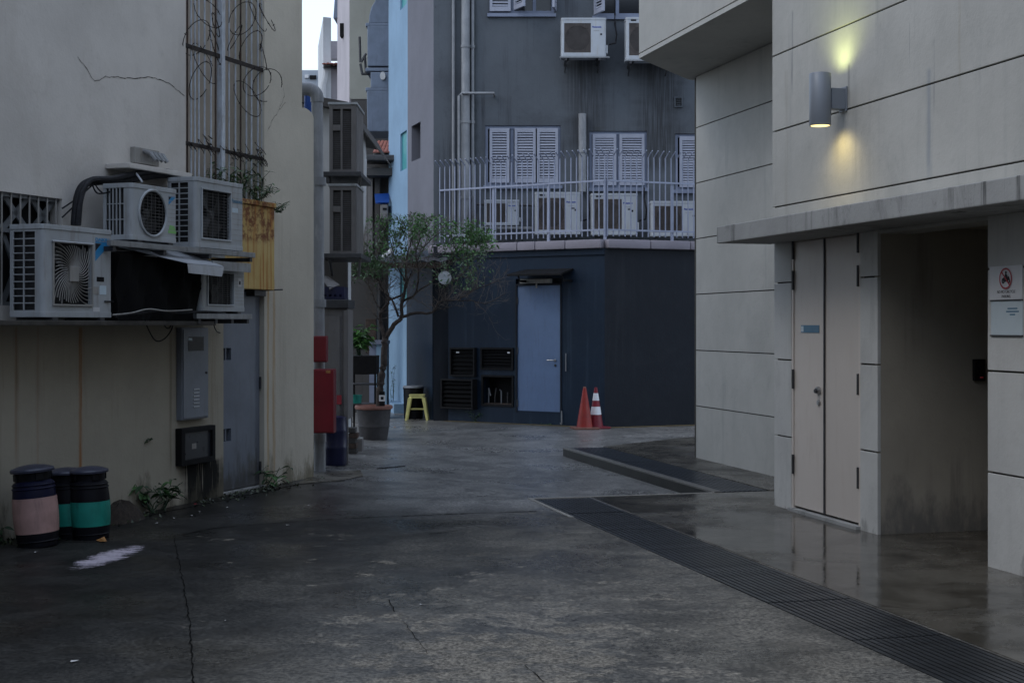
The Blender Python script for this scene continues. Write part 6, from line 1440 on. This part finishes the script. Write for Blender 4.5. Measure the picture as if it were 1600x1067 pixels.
LIMBS = [([(602, 526), (594, 503), (597, 486), (608, 469), (598, 452), (588, 432), (578, 412), (566, 392)], .034, .008, 0, .25),
         ([(601, 530), (616, 507), (627, 496), (628, 475), (635, 441), (634, 415), (640, 385), (648, 362)], .038, .007, 0, -.2),
         ([(627, 496), (651, 489), (675, 488), (689, 470), (713, 469), (738, 455), (783, 437)], .026, .004, -.05, -.35),
         ([(713, 469), (738, 470), (762, 474), (791, 458)], .009, .003, -.2, -.5),
         ([(622, 494), (613, 469), (602, 458), (590, 437), (570, 428), (545, 424)], .018, .004, 0, -.4),
         ([(608, 469), (630, 459), (637, 440), (650, 410), (668, 380), (690, 362)], .017, .005, .02, .4),
         ([(630, 470), (649, 458), (654, 424), (650, 395), (660, 365), (672, 350)], .018, .004, -.05, -.5),
         ([(649, 458), (675, 440), (700, 415), (722, 385), (738, 365)], .014, .004, -.1, .2),
         ([(689, 470), (700, 445), (725, 425), (745, 398)], .010, .003, -.2, .1),
         ([(597, 486), (585, 470), (578, 450), (560, 430), (538, 440)], .012, .003, .05, .4),
         ([(594, 503), (588, 494), (583, 489)], .010, .004, 0, .05),
         ([(635, 441), (620, 415), (612, 385), (606, 355)], .012, .003, -.1, .1),
         ([(598, 452), (588, 425), (592, 395), (598, 362)], .011, .003, .1, -.2),
         ([(675, 488), (700, 480), (725, 478)], .006, .002, -.1, -.3),
         ([(713, 440), (732, 415), (742, 392), (752, 372)], .006, .002, -.1, .1), ([(700, 415), (725, 402), (748, 388)], .006, .002, 0, .2),
         ([(560, 430), (545, 420), (532, 412)], .005, .002, .2, .3), ([(588, 425), (572, 415), (556, 404)], .005, .002, .1, -.1)]
tips = []
tw_mb = MB()
for k, (pts, r0, r1, d0, d1) in enumerate(LIMBS):
    Q, rl = limb(pts, r0, r1, d0, d1); tr.part('branch', MB().tube(Q, rl, 8), 'bark', smooth=True)
    n = len(Q)
    for i in range(int(n * .35), n): tips.append((Q[i], (Q[i] - Q[i - 1]).normalized(), rl[i]))
lv = {'leaf': MB(), 'leaf_bright': MB(), 'dry_leaf': MB(), 'leaf_dark': MB()}
def leaf_quad(mb, p, d, s, wd=.42, up=.25):
    d = d.normalized(); a = d.cross(Vector((R.gauss(0, 1), R.gauss(0, 1), R.gauss(0, 1)))).normalized(); n = d.cross(a)
    m = p + d * s * .5 + n * s * .06
    mb.quad(p, m + a * s * wd * .5 - n * s * .05, p + d * s, m - a * s * wd * .5 - n * s * .05)
def photo(p): return 800 + p.x / p.y * FPX, HOR - (p.z - EYE) / p.y * FPX
def density(x, y):
    d = 0.0
    for cx_, cy_, rx, ry, v in ((722, 380, 56, 36, 1.0), (650, 357, 60, 22, .85), (600, 355, 45, 20, .45), (568, 418, 46, 26, .95), (715, 425, 60, 30, .35), (620, 390, 60, 30, .3), (545, 425, 22, 18, .5), (650, 420, 80, 30, .10)):
        e = ((x - cx_) / rx) ** 2 + ((y - cy_) / ry) ** 2
        d = max(d, v * max(0, 1.15 - e))
    return min(1, d)
def grow(p, d, L, r, lev):
    pts = [p]; n = 4
    for k in range(n):
        d = (d + Vector((R.gauss(0, .28), R.gauss(0, .28), R.gauss(.10, .2)))).normalized(); p = p + d * L / n; pts.append(p)
        x, y = photo(p)
        if y < 336 or x < 522 or x > 795: break
        if lev < 2 and R.random() < .75:
            s = (d + Vector((R.gauss(0, .7), R.gauss(0, .7), R.gauss(0.1, .6)))).normalized(); grow(p, s, L * R.uniform(.45, .75), r * .6, lev + 1)
        de = density(x, y)
        for _ in range(4 if lev else 1):
            if R.random() < de * .30:
                mb = lv['leaf_bright' if (R.random() < .45 and y < 395) else 'leaf' if R.random() < .75 else 'leaf_dark']
                leaf_quad(mb, p + Vector((R.gauss(0, .015), R.gauss(0, .015), R.gauss(0, .015))), (d + Vector((R.gauss(0, .6), R.gauss(0, .6), R.gauss(-.1, .5)))), R.uniform(.032, .072))
    tw_mb.tube([tuple(q) for q in pts], r, 4, r * .4, cap=False)
for (p, d, r) in tips:
    for _ in range(1 if R.random() < .8 else 2):
        s = (d * .6 + Vector((R.gauss(0, .6), R.gauss(0, .6), R.gauss(.35, .5)))).normalized()
        grow(p, s, R.uniform(.22, .5), min(.0055, r * .6), 0)
o = tr.part('twigs', tw_mb, 'twig', merge=False, kind='stuff')
for nm, mb in lv.items():
    if mb.f: tr.part('foliage', mb, nm, merge=False, kind='stuff')
# clear disc hung in the branches
dc = px(695, 434, PY - .3); cdd = Thing('hanging_disc', 'round clear plastic disc hanging among the bare twigs of the tree', 'disc', WORLD, tuple(dc))
cdd.part('disc', MB().add(MB().lathe([(.095, 0), (.098, .004), (.095, .008)], 32), lambda x, y, z: (dc.x + x, dc.y + z, dc.z + y)), 'clear')
cdd.part('disc_rim', MB().tube([(dc.x + .097 * math.cos(a), dc.y, dc.z + .097 * math.sin(a)) for a in [2 * math.pi * k / 24 for k in range(25)]], .0035, 4), 'steel')
for k in range(5): cdd.part('glint', MB().box(dc.x - .05 + .01 * k, dc.x + .055 - .008 * k, dc.y - .003, dc.y - .001, dc.z - .05 + .024 * k, dc.z - .045 + .024 * k), 'pale_mark')
cdd.part('thread', MB().tube([(dc.x, dc.y, dc.z + .097), (dc.x + .01, dc.y + .02, dc.z + .3)], .0015, 4), 'steel')

# black bin with pale lid and the yellow stool
p = on_ground(646, 655); bY = p[1] + .15; p = (px(646, 0, bY).x, bY, gz(px(646, 0, bY).x, bY)); u = bY / FPX
bn = Thing('round_bin', 'dark round bin with a pale lid behind the yellow stool', 'bin', WORLD, p)
rb = 16.5 * u; hb_ = 50 * u
bn.part('body', MB().lathe([(rb * .86, 0), (rb * .9, .02), (rb * .96, hb_ * .93), (rb, hb_ * .94), (rb, hb_ * .97)], 28, *p), 'bin_black', smooth=True)
bn.part('lid', MB().lathe([(rb * 1.03, hb_ * .971), (rb * 1.03, hb_), (rb * .97, hb_ * 1.03), (rb * .3, hb_ * 1.04)], 28, *p), 'cabinet_grey', smooth=True)
p = on_ground(651, 657); u = p[1] / FPX
sx_, hs = p[0], 40 * u
stl = Thing('stool', 'pale yellow four legged metal stool by the navy wall', 'stool', WORLD, (p[0], p[1] + .14, p[2]))
SW, cy = 12.5 * u, p[1] + .14
def rsq(r, n=6, cr=.35):
    o_ = []
    for (qx, qy, a0) in ((1, 1, 0), (-1, 1, 90), (-1, -1, 180), (1, -1, 270)):
        for k in range(n + 1): a = rad(a0 + 90 * k / n); o_.append((sx_ + qx * r * (1 - cr) + r * cr * math.cos(a), cy + qy * r * (1 - cr) + r * cr * math.sin(a)))
    return o_
stl.part('seat', MB().prism(rsq(SW), p[2] + hs - .012, p[2] + hs + .004), 'stool', bevel=.005)
stl.part('apron', MB().prism(rsq(SW * .95), p[2] + hs - .06, p[2] + hs - .013), 'stool')
for qx in (-1, 1):
    for qy in (-1, 1):
        t_, b_ = Vector((sx_ + qx * SW * .86, cy + qy * SW * .86, p[2] + hs - .05)), Vector((sx_ + qx * SW * 1.32, cy + qy * SW * 1.25, gz(sx_, cy) - .0))
        mb = MB(); w1, w2 = .032, .018
        for (v, w_) in ((t_, w1), (b_, w2)): mb.v += [(v.x - w_, v.y - w_, v.z), (v.x + w_, v.y - w_, v.z), (v.x + w_, v.y + w_, v.z), (v.x - w_, v.y + w_, v.z)]
        mb.f += [(0, 1, 5, 4), (1, 2, 6, 5), (2, 3, 7, 6), (3, 0, 4, 7), (3, 2, 1, 0), (4, 5, 6, 7)]
        stl.part('leg', mb, 'stool', bevel=.004)
for qy in (-1, 1): stl.part('stretcher', MB().tube([(sx_ - SW * 1.1, cy + qy * SW * 1.05, p[2] + .2), (sx_ + SW * 1.1, cy + qy * SW * 1.05, p[2] + .2)], .007, 6), 'stool')

# traffic cones
def cone(label, bxp, d, h_px, r_px, mat, bands, tilt=0.0, basemat=None, rz=0.0):
    q = AL.w(AL.x(bxp, d), -d); Y = q.y; u = Y / FPX; h, r = h_px * u, r_px * u; p = (q.x, Y, gz(q.x, Y))
    t = Thing('traffic_cone', label, 'traffic cone', WORLD, p, 'traffic cones by the navy wall', rz); L = dict(local=True)
    bs = r * 1.28
    t.part('base', MB().box(-bs, bs, -bs, bs, 0, .035), basemat or mat, bevel=.012, **L)
    zs_ = sorted({0.03, h, *[b for q in bands for b in q]}); R_ = lambda z: r * .86 * (1 - z / h) + .022 * (z / h) + .004
    for a, b in zip(zs_[:-1], zs_[1:]):
        isb = any(abs(a - q[0]) < 1e-6 for q in bands); e = .0015 if isb else 0
        t.part('reflective_band' if isb else 'cone_body', MB().lathe([(R_(a) + e, a + .0005), (R_(b) + e, b - .0005)], 24), 'cone_white' if isb else mat, smooth=True, **L)
    t.part('tip', MB().lathe([(.024, h), (.024, h + .02), (.014, h + .022)], 14), 'pot_rim' if not bands else mat, **L)
    if tilt: t.o.rotation_euler = (0, tilt, rz)
    return t
cone('front traffic cone, plain faded orange red with a scuffed pale base', 913.5, .46, 64, 15, 'cone_red', [], 0, 'pot_rim', .2)
cone('rear traffic cone, crimson with two white bands', 931, .25, 62, 13.5, 'cone_crimson', [(.23, .36), (.46, .58)], 0, None, .5)

# three waisted bins by the left wall
def barrel(label, bxp, byp, h_px, r_px, bandm, band, topm, tilt, lidm='lid_grey'):
    p = on_ground(bxp, byp); u = p[1] / FPX; h, r = h_px * u, r_px * u
    t = Thing('barrel_bin', label, 'bin', WORLD, p, 'banded barrel bins by the left wall'); L = dict(local=True, smooth=True)
    f = lambda z: r * (0.88 + 0.12 * math.sin(math.pi * min(1, max(0, z / (h * .82)))))
    def sec(nm, a, b, mat, e=0.0, extra=()): t.part(nm, MB().lathe([(f(a + (b - a) * k / 6) + e, a + (b - a) * k / 6) for k in range(7)] + list(extra), 32), mat, **L)
    b0, b1 = band[0] * h, band[1] * h
    sec('lower_body', 0, b0 - .001, 'bin_black'); sec('band', b0, b1, bandm, .002); sec('upper_body', b1 + .001, h * .78, topm, 0, [(r * .80, h * .80), (r * .74, h * .81)])
    for zz_ in (.055, .70, .745): t.part('rib', MB().lathe([(f(zz_ * h) + .001, zz_ * h), (f(zz_ * h) + .006, (zz_ + .008) * h), (f(zz_ * h) + .006, (zz_ + .016) * h), (f(zz_ * h) + .001, (zz_ + .024) * h)], 32), 'bin_black' if zz_ < .5 else topm, **L)
    t.part('neck', MB().lathe([(r * .78, h * .80), (r * .80, h * .90), (r * .82, h * .905)], 28), 'bin_black', **L)
    for k in range(4): a = k * math.pi / 2 + .4; t.part('lug', MB().add(MB().box(r * .76, r * .86, -.03, .03, h * .81, h * .90), lambda x, y, z: (x * math.cos(a) - y * math.sin(a), x * math.sin(a) + y * math.cos(a), z)), 'bin_black', local=True, bevel=.006)
    t.part('lid', MB().lathe([(r * .86, h * .905), (r * .97, h * .91), (r * .99, h * .935), (r * .95, h * .955), (r * .6, h * .985), (r * .2, h)], 32), lidm, **L)
    t.o.rotation_euler = (tilt * .4, tilt, 0.3)
barrel('barrel bin with a pale pink band, nearest the corner of the picture', 60, 852, 127, 34, 'pink', (.17, .60), 'bin_navy', rad(-4.5))
barrel('barrel bin with teal band squeezed between the pink banded bin and its twin', 107, 838, 108, 31, 'teal', (.18, .50), 'bin_black', rad(-2))
barrel('barrel bin with teal band standing furthest right, orange leaf at its foot', 143, 840, 112, 30, 'teal', (.18, .52), 'bin_black', rad(-2))

# ------------------------------------------------------------------ weeds, ferns and shrubs
def leafmesh(mat, w_=.5, droop=.25):
    mb = MB(); pr = [(0, .02), (.25, w_ * .42), (.5, w_ * .5), (.78, w_ * .3), (1, .01)]
    for (a, wa), (b, wb) in zip(pr[:-1], pr[1:]):
        za, zb_ = -droop * a * a, -droop * b * b
        mb.quad((a, 0, za), (b, 0, zb_), (b, wb, zb_ + wb * .35), (a, wa, za + wa * .35)); mb.quad((b, 0, zb_), (a, 0, za), (a, -wa, za + wa * .35), (b, -wb, zb_ + wb * .35))
    return mb.mesh('leaf', mat, True)
LM = {(m, w_): leafmesh(m, w_) for m in ('leaf', 'leaf_dark', 'leaf_bright') for w_ in (.5, .22, .1)}
def leafy(name, label, cat, base, H, spread, nst, nleaf, size, mats, w_=.5, seed=0, group=None, lean=(0, 0), down=False, back=None):
    R2 = random.Random(seed); t = Thing(name, label, cat, WORLD, tuple(base), group)
    for k in range(nst):
        a = R2.uniform(0, 2 * math.pi); d = Vector((math.cos(a) * spread + lean[0], math.sin(a) * spread * .6 + lean[1], H * R2.uniform(.55, 1))) * (1 if not down else 1)
        if down: d.z = -abs(d.z)
        pts = [Vector((0, 0, 0)) + Vector((R2.gauss(0, .02), R2.gauss(0, .015), 0)) + d * q / 4 + Vector((R2.gauss(0, .012), R2.gauss(0, .012), 0)) + (Vector((0, 0, -.15 * H * (q / 4) ** 2)) if not down else Vector((0, 0, 0))) for q in range(5)]
        t.part('stem', MB().tube([tuple(p) for p in pts], .005, 5, .002), 'leaf_dark', local=True)
        for j in range(nleaf):
            f = R2.uniform(.3, 1); i = min(3, int(f * 4)); p = pts[i].lerp(pts[i + 1], f * 4 - i); s = size * R2.uniform(.6, 1.15)
            t.piece('leaf', LM[R2.choice(mats), w_], tuple(p), (R2.gauss(0, .4), R2.uniform(-.4, .5), R2.uniform(0, 6.3)), local=True, scale=(s, s, s))
    return t
def at_wall(x, y, d=.06): q = LF.hit(x, y, d); return LF.w(q[0], -d, gz(*LF.w(q[0], -d).xy) if y > 600 else q[1])
leafy('weed_plant', 'broad leaved weed growing at the wall foot left of the black framed box', 'plant', at_wall(238, 790, .12), .36, .2, 8, 4, .115, ['leaf', 'leaf_dark'], .5, 1)
leafy('weed_plant', 'smaller dark weed at the wall foot just left of the broad leaved weed', 'plant', at_wall(258, 785, .1), .34, .14, 5, 4, .10, ['leaf_dark', 'leaf'], .5, 5)
leafy('weed_plant', 'leafy weed at the pillar foot right of the slate blue door', 'plant', at_wall(424, 748, .12), .26, .16, 7, 4, .095, ['leaf', 'leaf_dark'], .5, 2, None, (.05, 0))
leafy('weed_plant', 'tuft of weed sprouting from a hole in the left wall', 'plant', at_wall(226, 690, .02) if False else LF.w(LF.x(226), -.02, LF.z(226, 690)), .07, .05, 5, 2, .07, ['leaf_dark'], .5, 3)
leafy('weed_plant', 'sprig of weed at the far left edge of the wall foot', 'plant', at_wall(2, 835, .05), .16, .08, 4, 3, .08, ['leaf_dark'], .5, 12)
for k, (x, n, lab) in enumerate(((318, 6, 'fern clump on the recess ledge behind the round guard condenser'), (345, 7, 'fern clump on the recess ledge under the thick grille post'), (366, 9, 'tallest fern clump on the recess ledge above the square guard condenser'), (394, 7, 'brown green fern clump at the right end of the recess ledge'))):
    d = -.12; q = LF.hit(x, 310, d); leafy('fern', lab, 'fern', LF.w(q[0], .12, zpan + .03), .62 if k == 2 else .42, .22, n, 14, .085, ['leaf', 'leaf_dark', 'leaf'], .22, 20 + k, 'ferns rooted on the recess ledge')
leafy('fern', 'wispy fern tuft hanging off the right end of the ochre panel', 'fern', LF.w(LF.x(434, .08), -.08, LF.z(434, 332, .08)), .14, .12, 14, 9, .05, ['leaf_dark', 'leaf'], .1, 30)
leafy('fern', 'small fern drooping over the rusty top of the ochre panel', 'fern', LF.w(LF.x(402, .13), -.13, zpan + .05), .22, .2, 8, 10, .06, ['leaf_dark', 'leaf'], .22, 31)
p = px(561, 556, 22.2); leafy('potted_shrub', 'bright green long leaved shrub on the black rack', 'shrub', (p.x, p.y, px(561, 556, 22).z + .005), .62, .24, 22, 12, .19, ['leaf_bright', 'leaf', 'leaf_bright'], .22, 40)
p = on_ground(743, 659); leafy('weed_plant', 'wispy weed at the navy wall foot under the black louvred boxes', 'plant', p, .28, .2, 16, 10, .06, ['leaf_dark', 'leaf'], .1, 41)
p = on_ground(835, 662); leafy('weed_plant', 'low weed at the navy wall foot beneath the pale blue door', 'plant', (p[0], p[1], p[2]), .05, .2, 9, 6, .05, ['leaf_dark', 'leaf'], .22, 42)
p = on_ground(862, 664); leafy('weed_plant', 'low weed right below the handle side of the pale blue door', 'plant', (p[0], p[1], p[2]), .05, .2, 8, 6, .05, ['leaf', 'leaf_dark'], .22, 43)
p = px(614, 600, 28.0); leafy('climbing_plant', 'thin climbing plant against the powder blue wall beside the tree trunk', 'plant', (p.x, p.y, px(613, 640, 28).z), 1.2, .05, 4, 14, .06, ['leaf', 'leaf_dark'], .22, 44)
# moss and dirt gathered along the wall foot
mb = MB(); R3 = random.Random(17)
for k in range(1500):
    x = R3.uniform(-3, s490); f = max(0, R3.gauss(.10, .12)); q = LF.w(x, -.035 - f)
    if math.sin(x * 2.3) + math.sin(x * 5.1 + 1) * .6 < R3.uniform(-1.2, 1.2): continue
    s = R3.uniform(.008, .03); z = gz(q.x, q.y); a = R3.uniform(0, 6.3)
    mb.quad((q.x, q.y, z), (q.x + s * math.cos(a), q.y + s * math.sin(a), z + s * .5), (q.x + s * 1.3 * math.cos(a + .5), q.y + s * 1.3 * math.sin(a + .5), z + s * R3.uniform(.2, 1.4)), (q.x + s * math.cos(a + 1.2), q.y + s * math.sin(a + 1.2), z + s * .4))
o = link('moss', mb.mesh('moss', 'moss', merge=False)); o['kind'] = 'stuff'; o['label'] = 'dark moss and dirt gathered along the foot of the left wall'
mb = MB()
for k in range(10):
    pass
# mound of leaf mould between the bins and the weeds
p = at_wall(188, 798, .15); mb = MB(); n = 14
for i in range(n):
    a = math.pi * 2 * i / n; b = math.pi * 2 * (i + 1) / n
    for (r0, h0, r1, h1) in ((1, 0, .7, .55), (.7, .55, .35, .9), (.35, .9, 0.01, 1)):
        J = lambda an, r, h: (p.x + .18 * r * math.cos(an) * (1 + .15 * math.sin(an * 3)), p.y + .3 * r * math.sin(an), p.z + .17 * h * (1 + .1 * math.sin(an * 4)) - .01)
        mb.quad(J(a, r0, h0), J(b, r0, h0), J(b, r1, h1), J(a, r1, h1))
single('dirt_mound', 'dark mossy heap of dirt against the wall right of the bins', 'dirt heap', mb, 'soil', WORLD, tuple(p), smooth=True)

# ------------------------------------------------------------------ scraps, leaves, spilt paint
def scrap(label, x, y, s, mat, name='paper_scrap', cat='litter', group='scraps of litter on the wet lane', seed=0, h=.3):
    q = random.Random(seed); p = on_ground(x, y); mb = MB(); n = 6; r = [q.uniform(.5, 1) for _ in range(n)]
    P = [(s * r[k] * math.cos(6.283 * k / n), s * .6 * r[k] * math.sin(6.283 * k / n), q.uniform(0, s * h) + .003) for k in range(n)]
    for k in range(n): mb.v += []
    i = len(mb.v); mb.v += P + [(0, 0, s * h * .6 + .004)]
    for k in range(n): mb.f.append((i + k, i + (k + 1) % n, i + n))
    o = single(name, label, cat, mb, mat, WORLD, p, group, local=True); o.rotation_euler = (0, 0, q.uniform(0, 6)); return o
SMALL = 'tiny pale scrap of paper stuck to the wet lane'
for k, (x, y, s) in enumerate([(352, 970, .012), (658, 945, .02), (450, 821, .022), (272, 810, .02), (355, 793, .016), (380, 790, .014), (245, 818, .022), (312, 800, .02), (482, 790, .018), (55, 863, .018), (25, 880, .014), (300, 806, .014), (510, 786, .014), (640, 700, .02), (628, 692, .02), (613, 697, .018), (660, 706, .02), (570, 712, .02), (855, 676, .02), (762, 680, .02), (748, 686, .018), (830, 684, .018), (700, 676, .02), (905, 692, .02), (975, 668, .02), (850, 715, .018)]):
    scrap('tiny pale scrap of paper on the wet lane ' + ('between planter and navy wall' if y < 720 else 'along the left wall foot' if x < 400 and y < 890 and not x in (25, 55) else 'in front of the pink banded bin' if x < 60 else 'out on the pale slab'), x, y, s, 'litter', seed=k)
scrap('white twist of paper lying alone on the lane at lower left', 115, 1034, .028, 'litter', seed=70, group=None)
scrap('orange brown fallen leaf at the foot of the right teal banded bin', 158, 846, .07, 'leaf_litter', 'fallen_leaf', 'leaf', None, 71, .6)
scrap('crumpled white paper by the mossy heap at the wall foot', 205, 814, .07, 'litter', seed=72, group=None)
scrap('reddish scrap by the foot of the stained wall under the black box', 305, 788, .03, 'red_mark', seed=73, group=None)
scrap('yellow scrap beside the rim of the charcoal planter', 617, 668, .05, 'leaf_litter', seed=74, group=None)
cs = Vector(on_ground(170, 870)); ea = Vector(on_ground(222, 849)) - Vector(on_ground(122, 889)); La = ea.length / 2; ea.normalize(); eb = Vector((-ea.y, ea.x, 0)); Lb = 0.17
b = NB('thin_spilt_white_paint'); l = b.pos('obj'); xyz = b.sep(l)
uu = b.math('DIVIDE', xyz[0], La * 1.05); vv = b.math('DIVIDE', xyz[1], Lb)
rr_ = b.math('SUBTRACT', 1.0, b.math('ADD', b.math('MULTIPLY', uu, uu), b.math('MULTIPLY', vv, vv)))
ns = b.noise(b.scale(b.pos('world'), (2.2, 7.0, 1)), 2.4, 9, 0.72, 0.3); ns2 = b.noise(l, 40, 4, 0.7)
al = b.rng(b.math('ADD', b.math('ADD', b.math('MULTIPLY', rr_, 0.55), b.math('MULTIPLY', b.math('SUBTRACT', ns, 0.5), 2.4)), b.math('MULTIPLY', b.math('SUBTRACT', ns2, 0.5), 0.5)), 0.12, 0.50)
MT['spill2'] = b.fin(b.mix(ns2, (0.40, 0.35, 0.40), (0.55, 0.49, 0.55)), 0.75, 0, None, Alpha=b.math('MULTIPLY', al, b.rng(rr_, 0.0, 0.25)))
mb = MB(); mb.quad((-La * 1.2, -Lb * 1.2, .004), (La * 1.2, -Lb * 1.2, .004), (La * 1.2, Lb * 1.2, .004), (-La * 1.2, Lb * 1.2, .004))
o = link('spilt_paint', mb.mesh('spilt_paint', 'spill2'), None, cs, (0, 0, math.atan2(ea.y, ea.x))); o['kind'] = 'structure'; o['label'] = 'streaky patch of dried white paint on the lane by the bins'
# ochre line at the foot of the annexe
mb = MB()
def stripe(fr, xa, xb, d0, d1):
    n = 16
    for k in range(n):
        a, b = xa + (xb - xa) * k / n, xa + (xb - xa) * (k + 1) / n
        P = [fr.w(a, -d0), fr.w(b, -d0), fr.w(b, -d1), fr.w(a, -d1)]
        mb.quad(*[(p.x, p.y, gz(p.x, p.y) + .006) for p in P])
stripe(AL, .3, LA - .02, .03, .18); stripe(AR, .02, 2.5, .03, .18)
structure('yellow_line', mb, M_plaster('worn_ochre_line', (0.20, 0.155, 0.075), (0.07, 0.06, 0.05), 1.0, 0.6))
mb = MB(); a, b = on_ground(589, 733), on_ground(633, 729); mb.quad((a[0], a[1], gz(*a[:2]) + .004), (b[0], b[1], gz(*b[:2]) + .004), (b[0], b[1] + .12, gz(*b[:2]) + .004), (a[0], a[1] + .12, gz(*a[:2]) + .004))
structure('gutter_slot', mb, 'void')

mb = MB(); P = [on_ground(*q) for q in ((462, 757), (530, 752), (568, 744), (563, 735), (520, 738), (492, 742))]
mb.quad(*[(a[0], a[1], a[2] + .008) for a in P])
structure('gutter_cover', mb, M_plaza('wet_pale_cover_slab', 1.5, 0.2))
crack([(200, 812), (300, 792), (390, 773), (465, 757)], 0.014, 8)
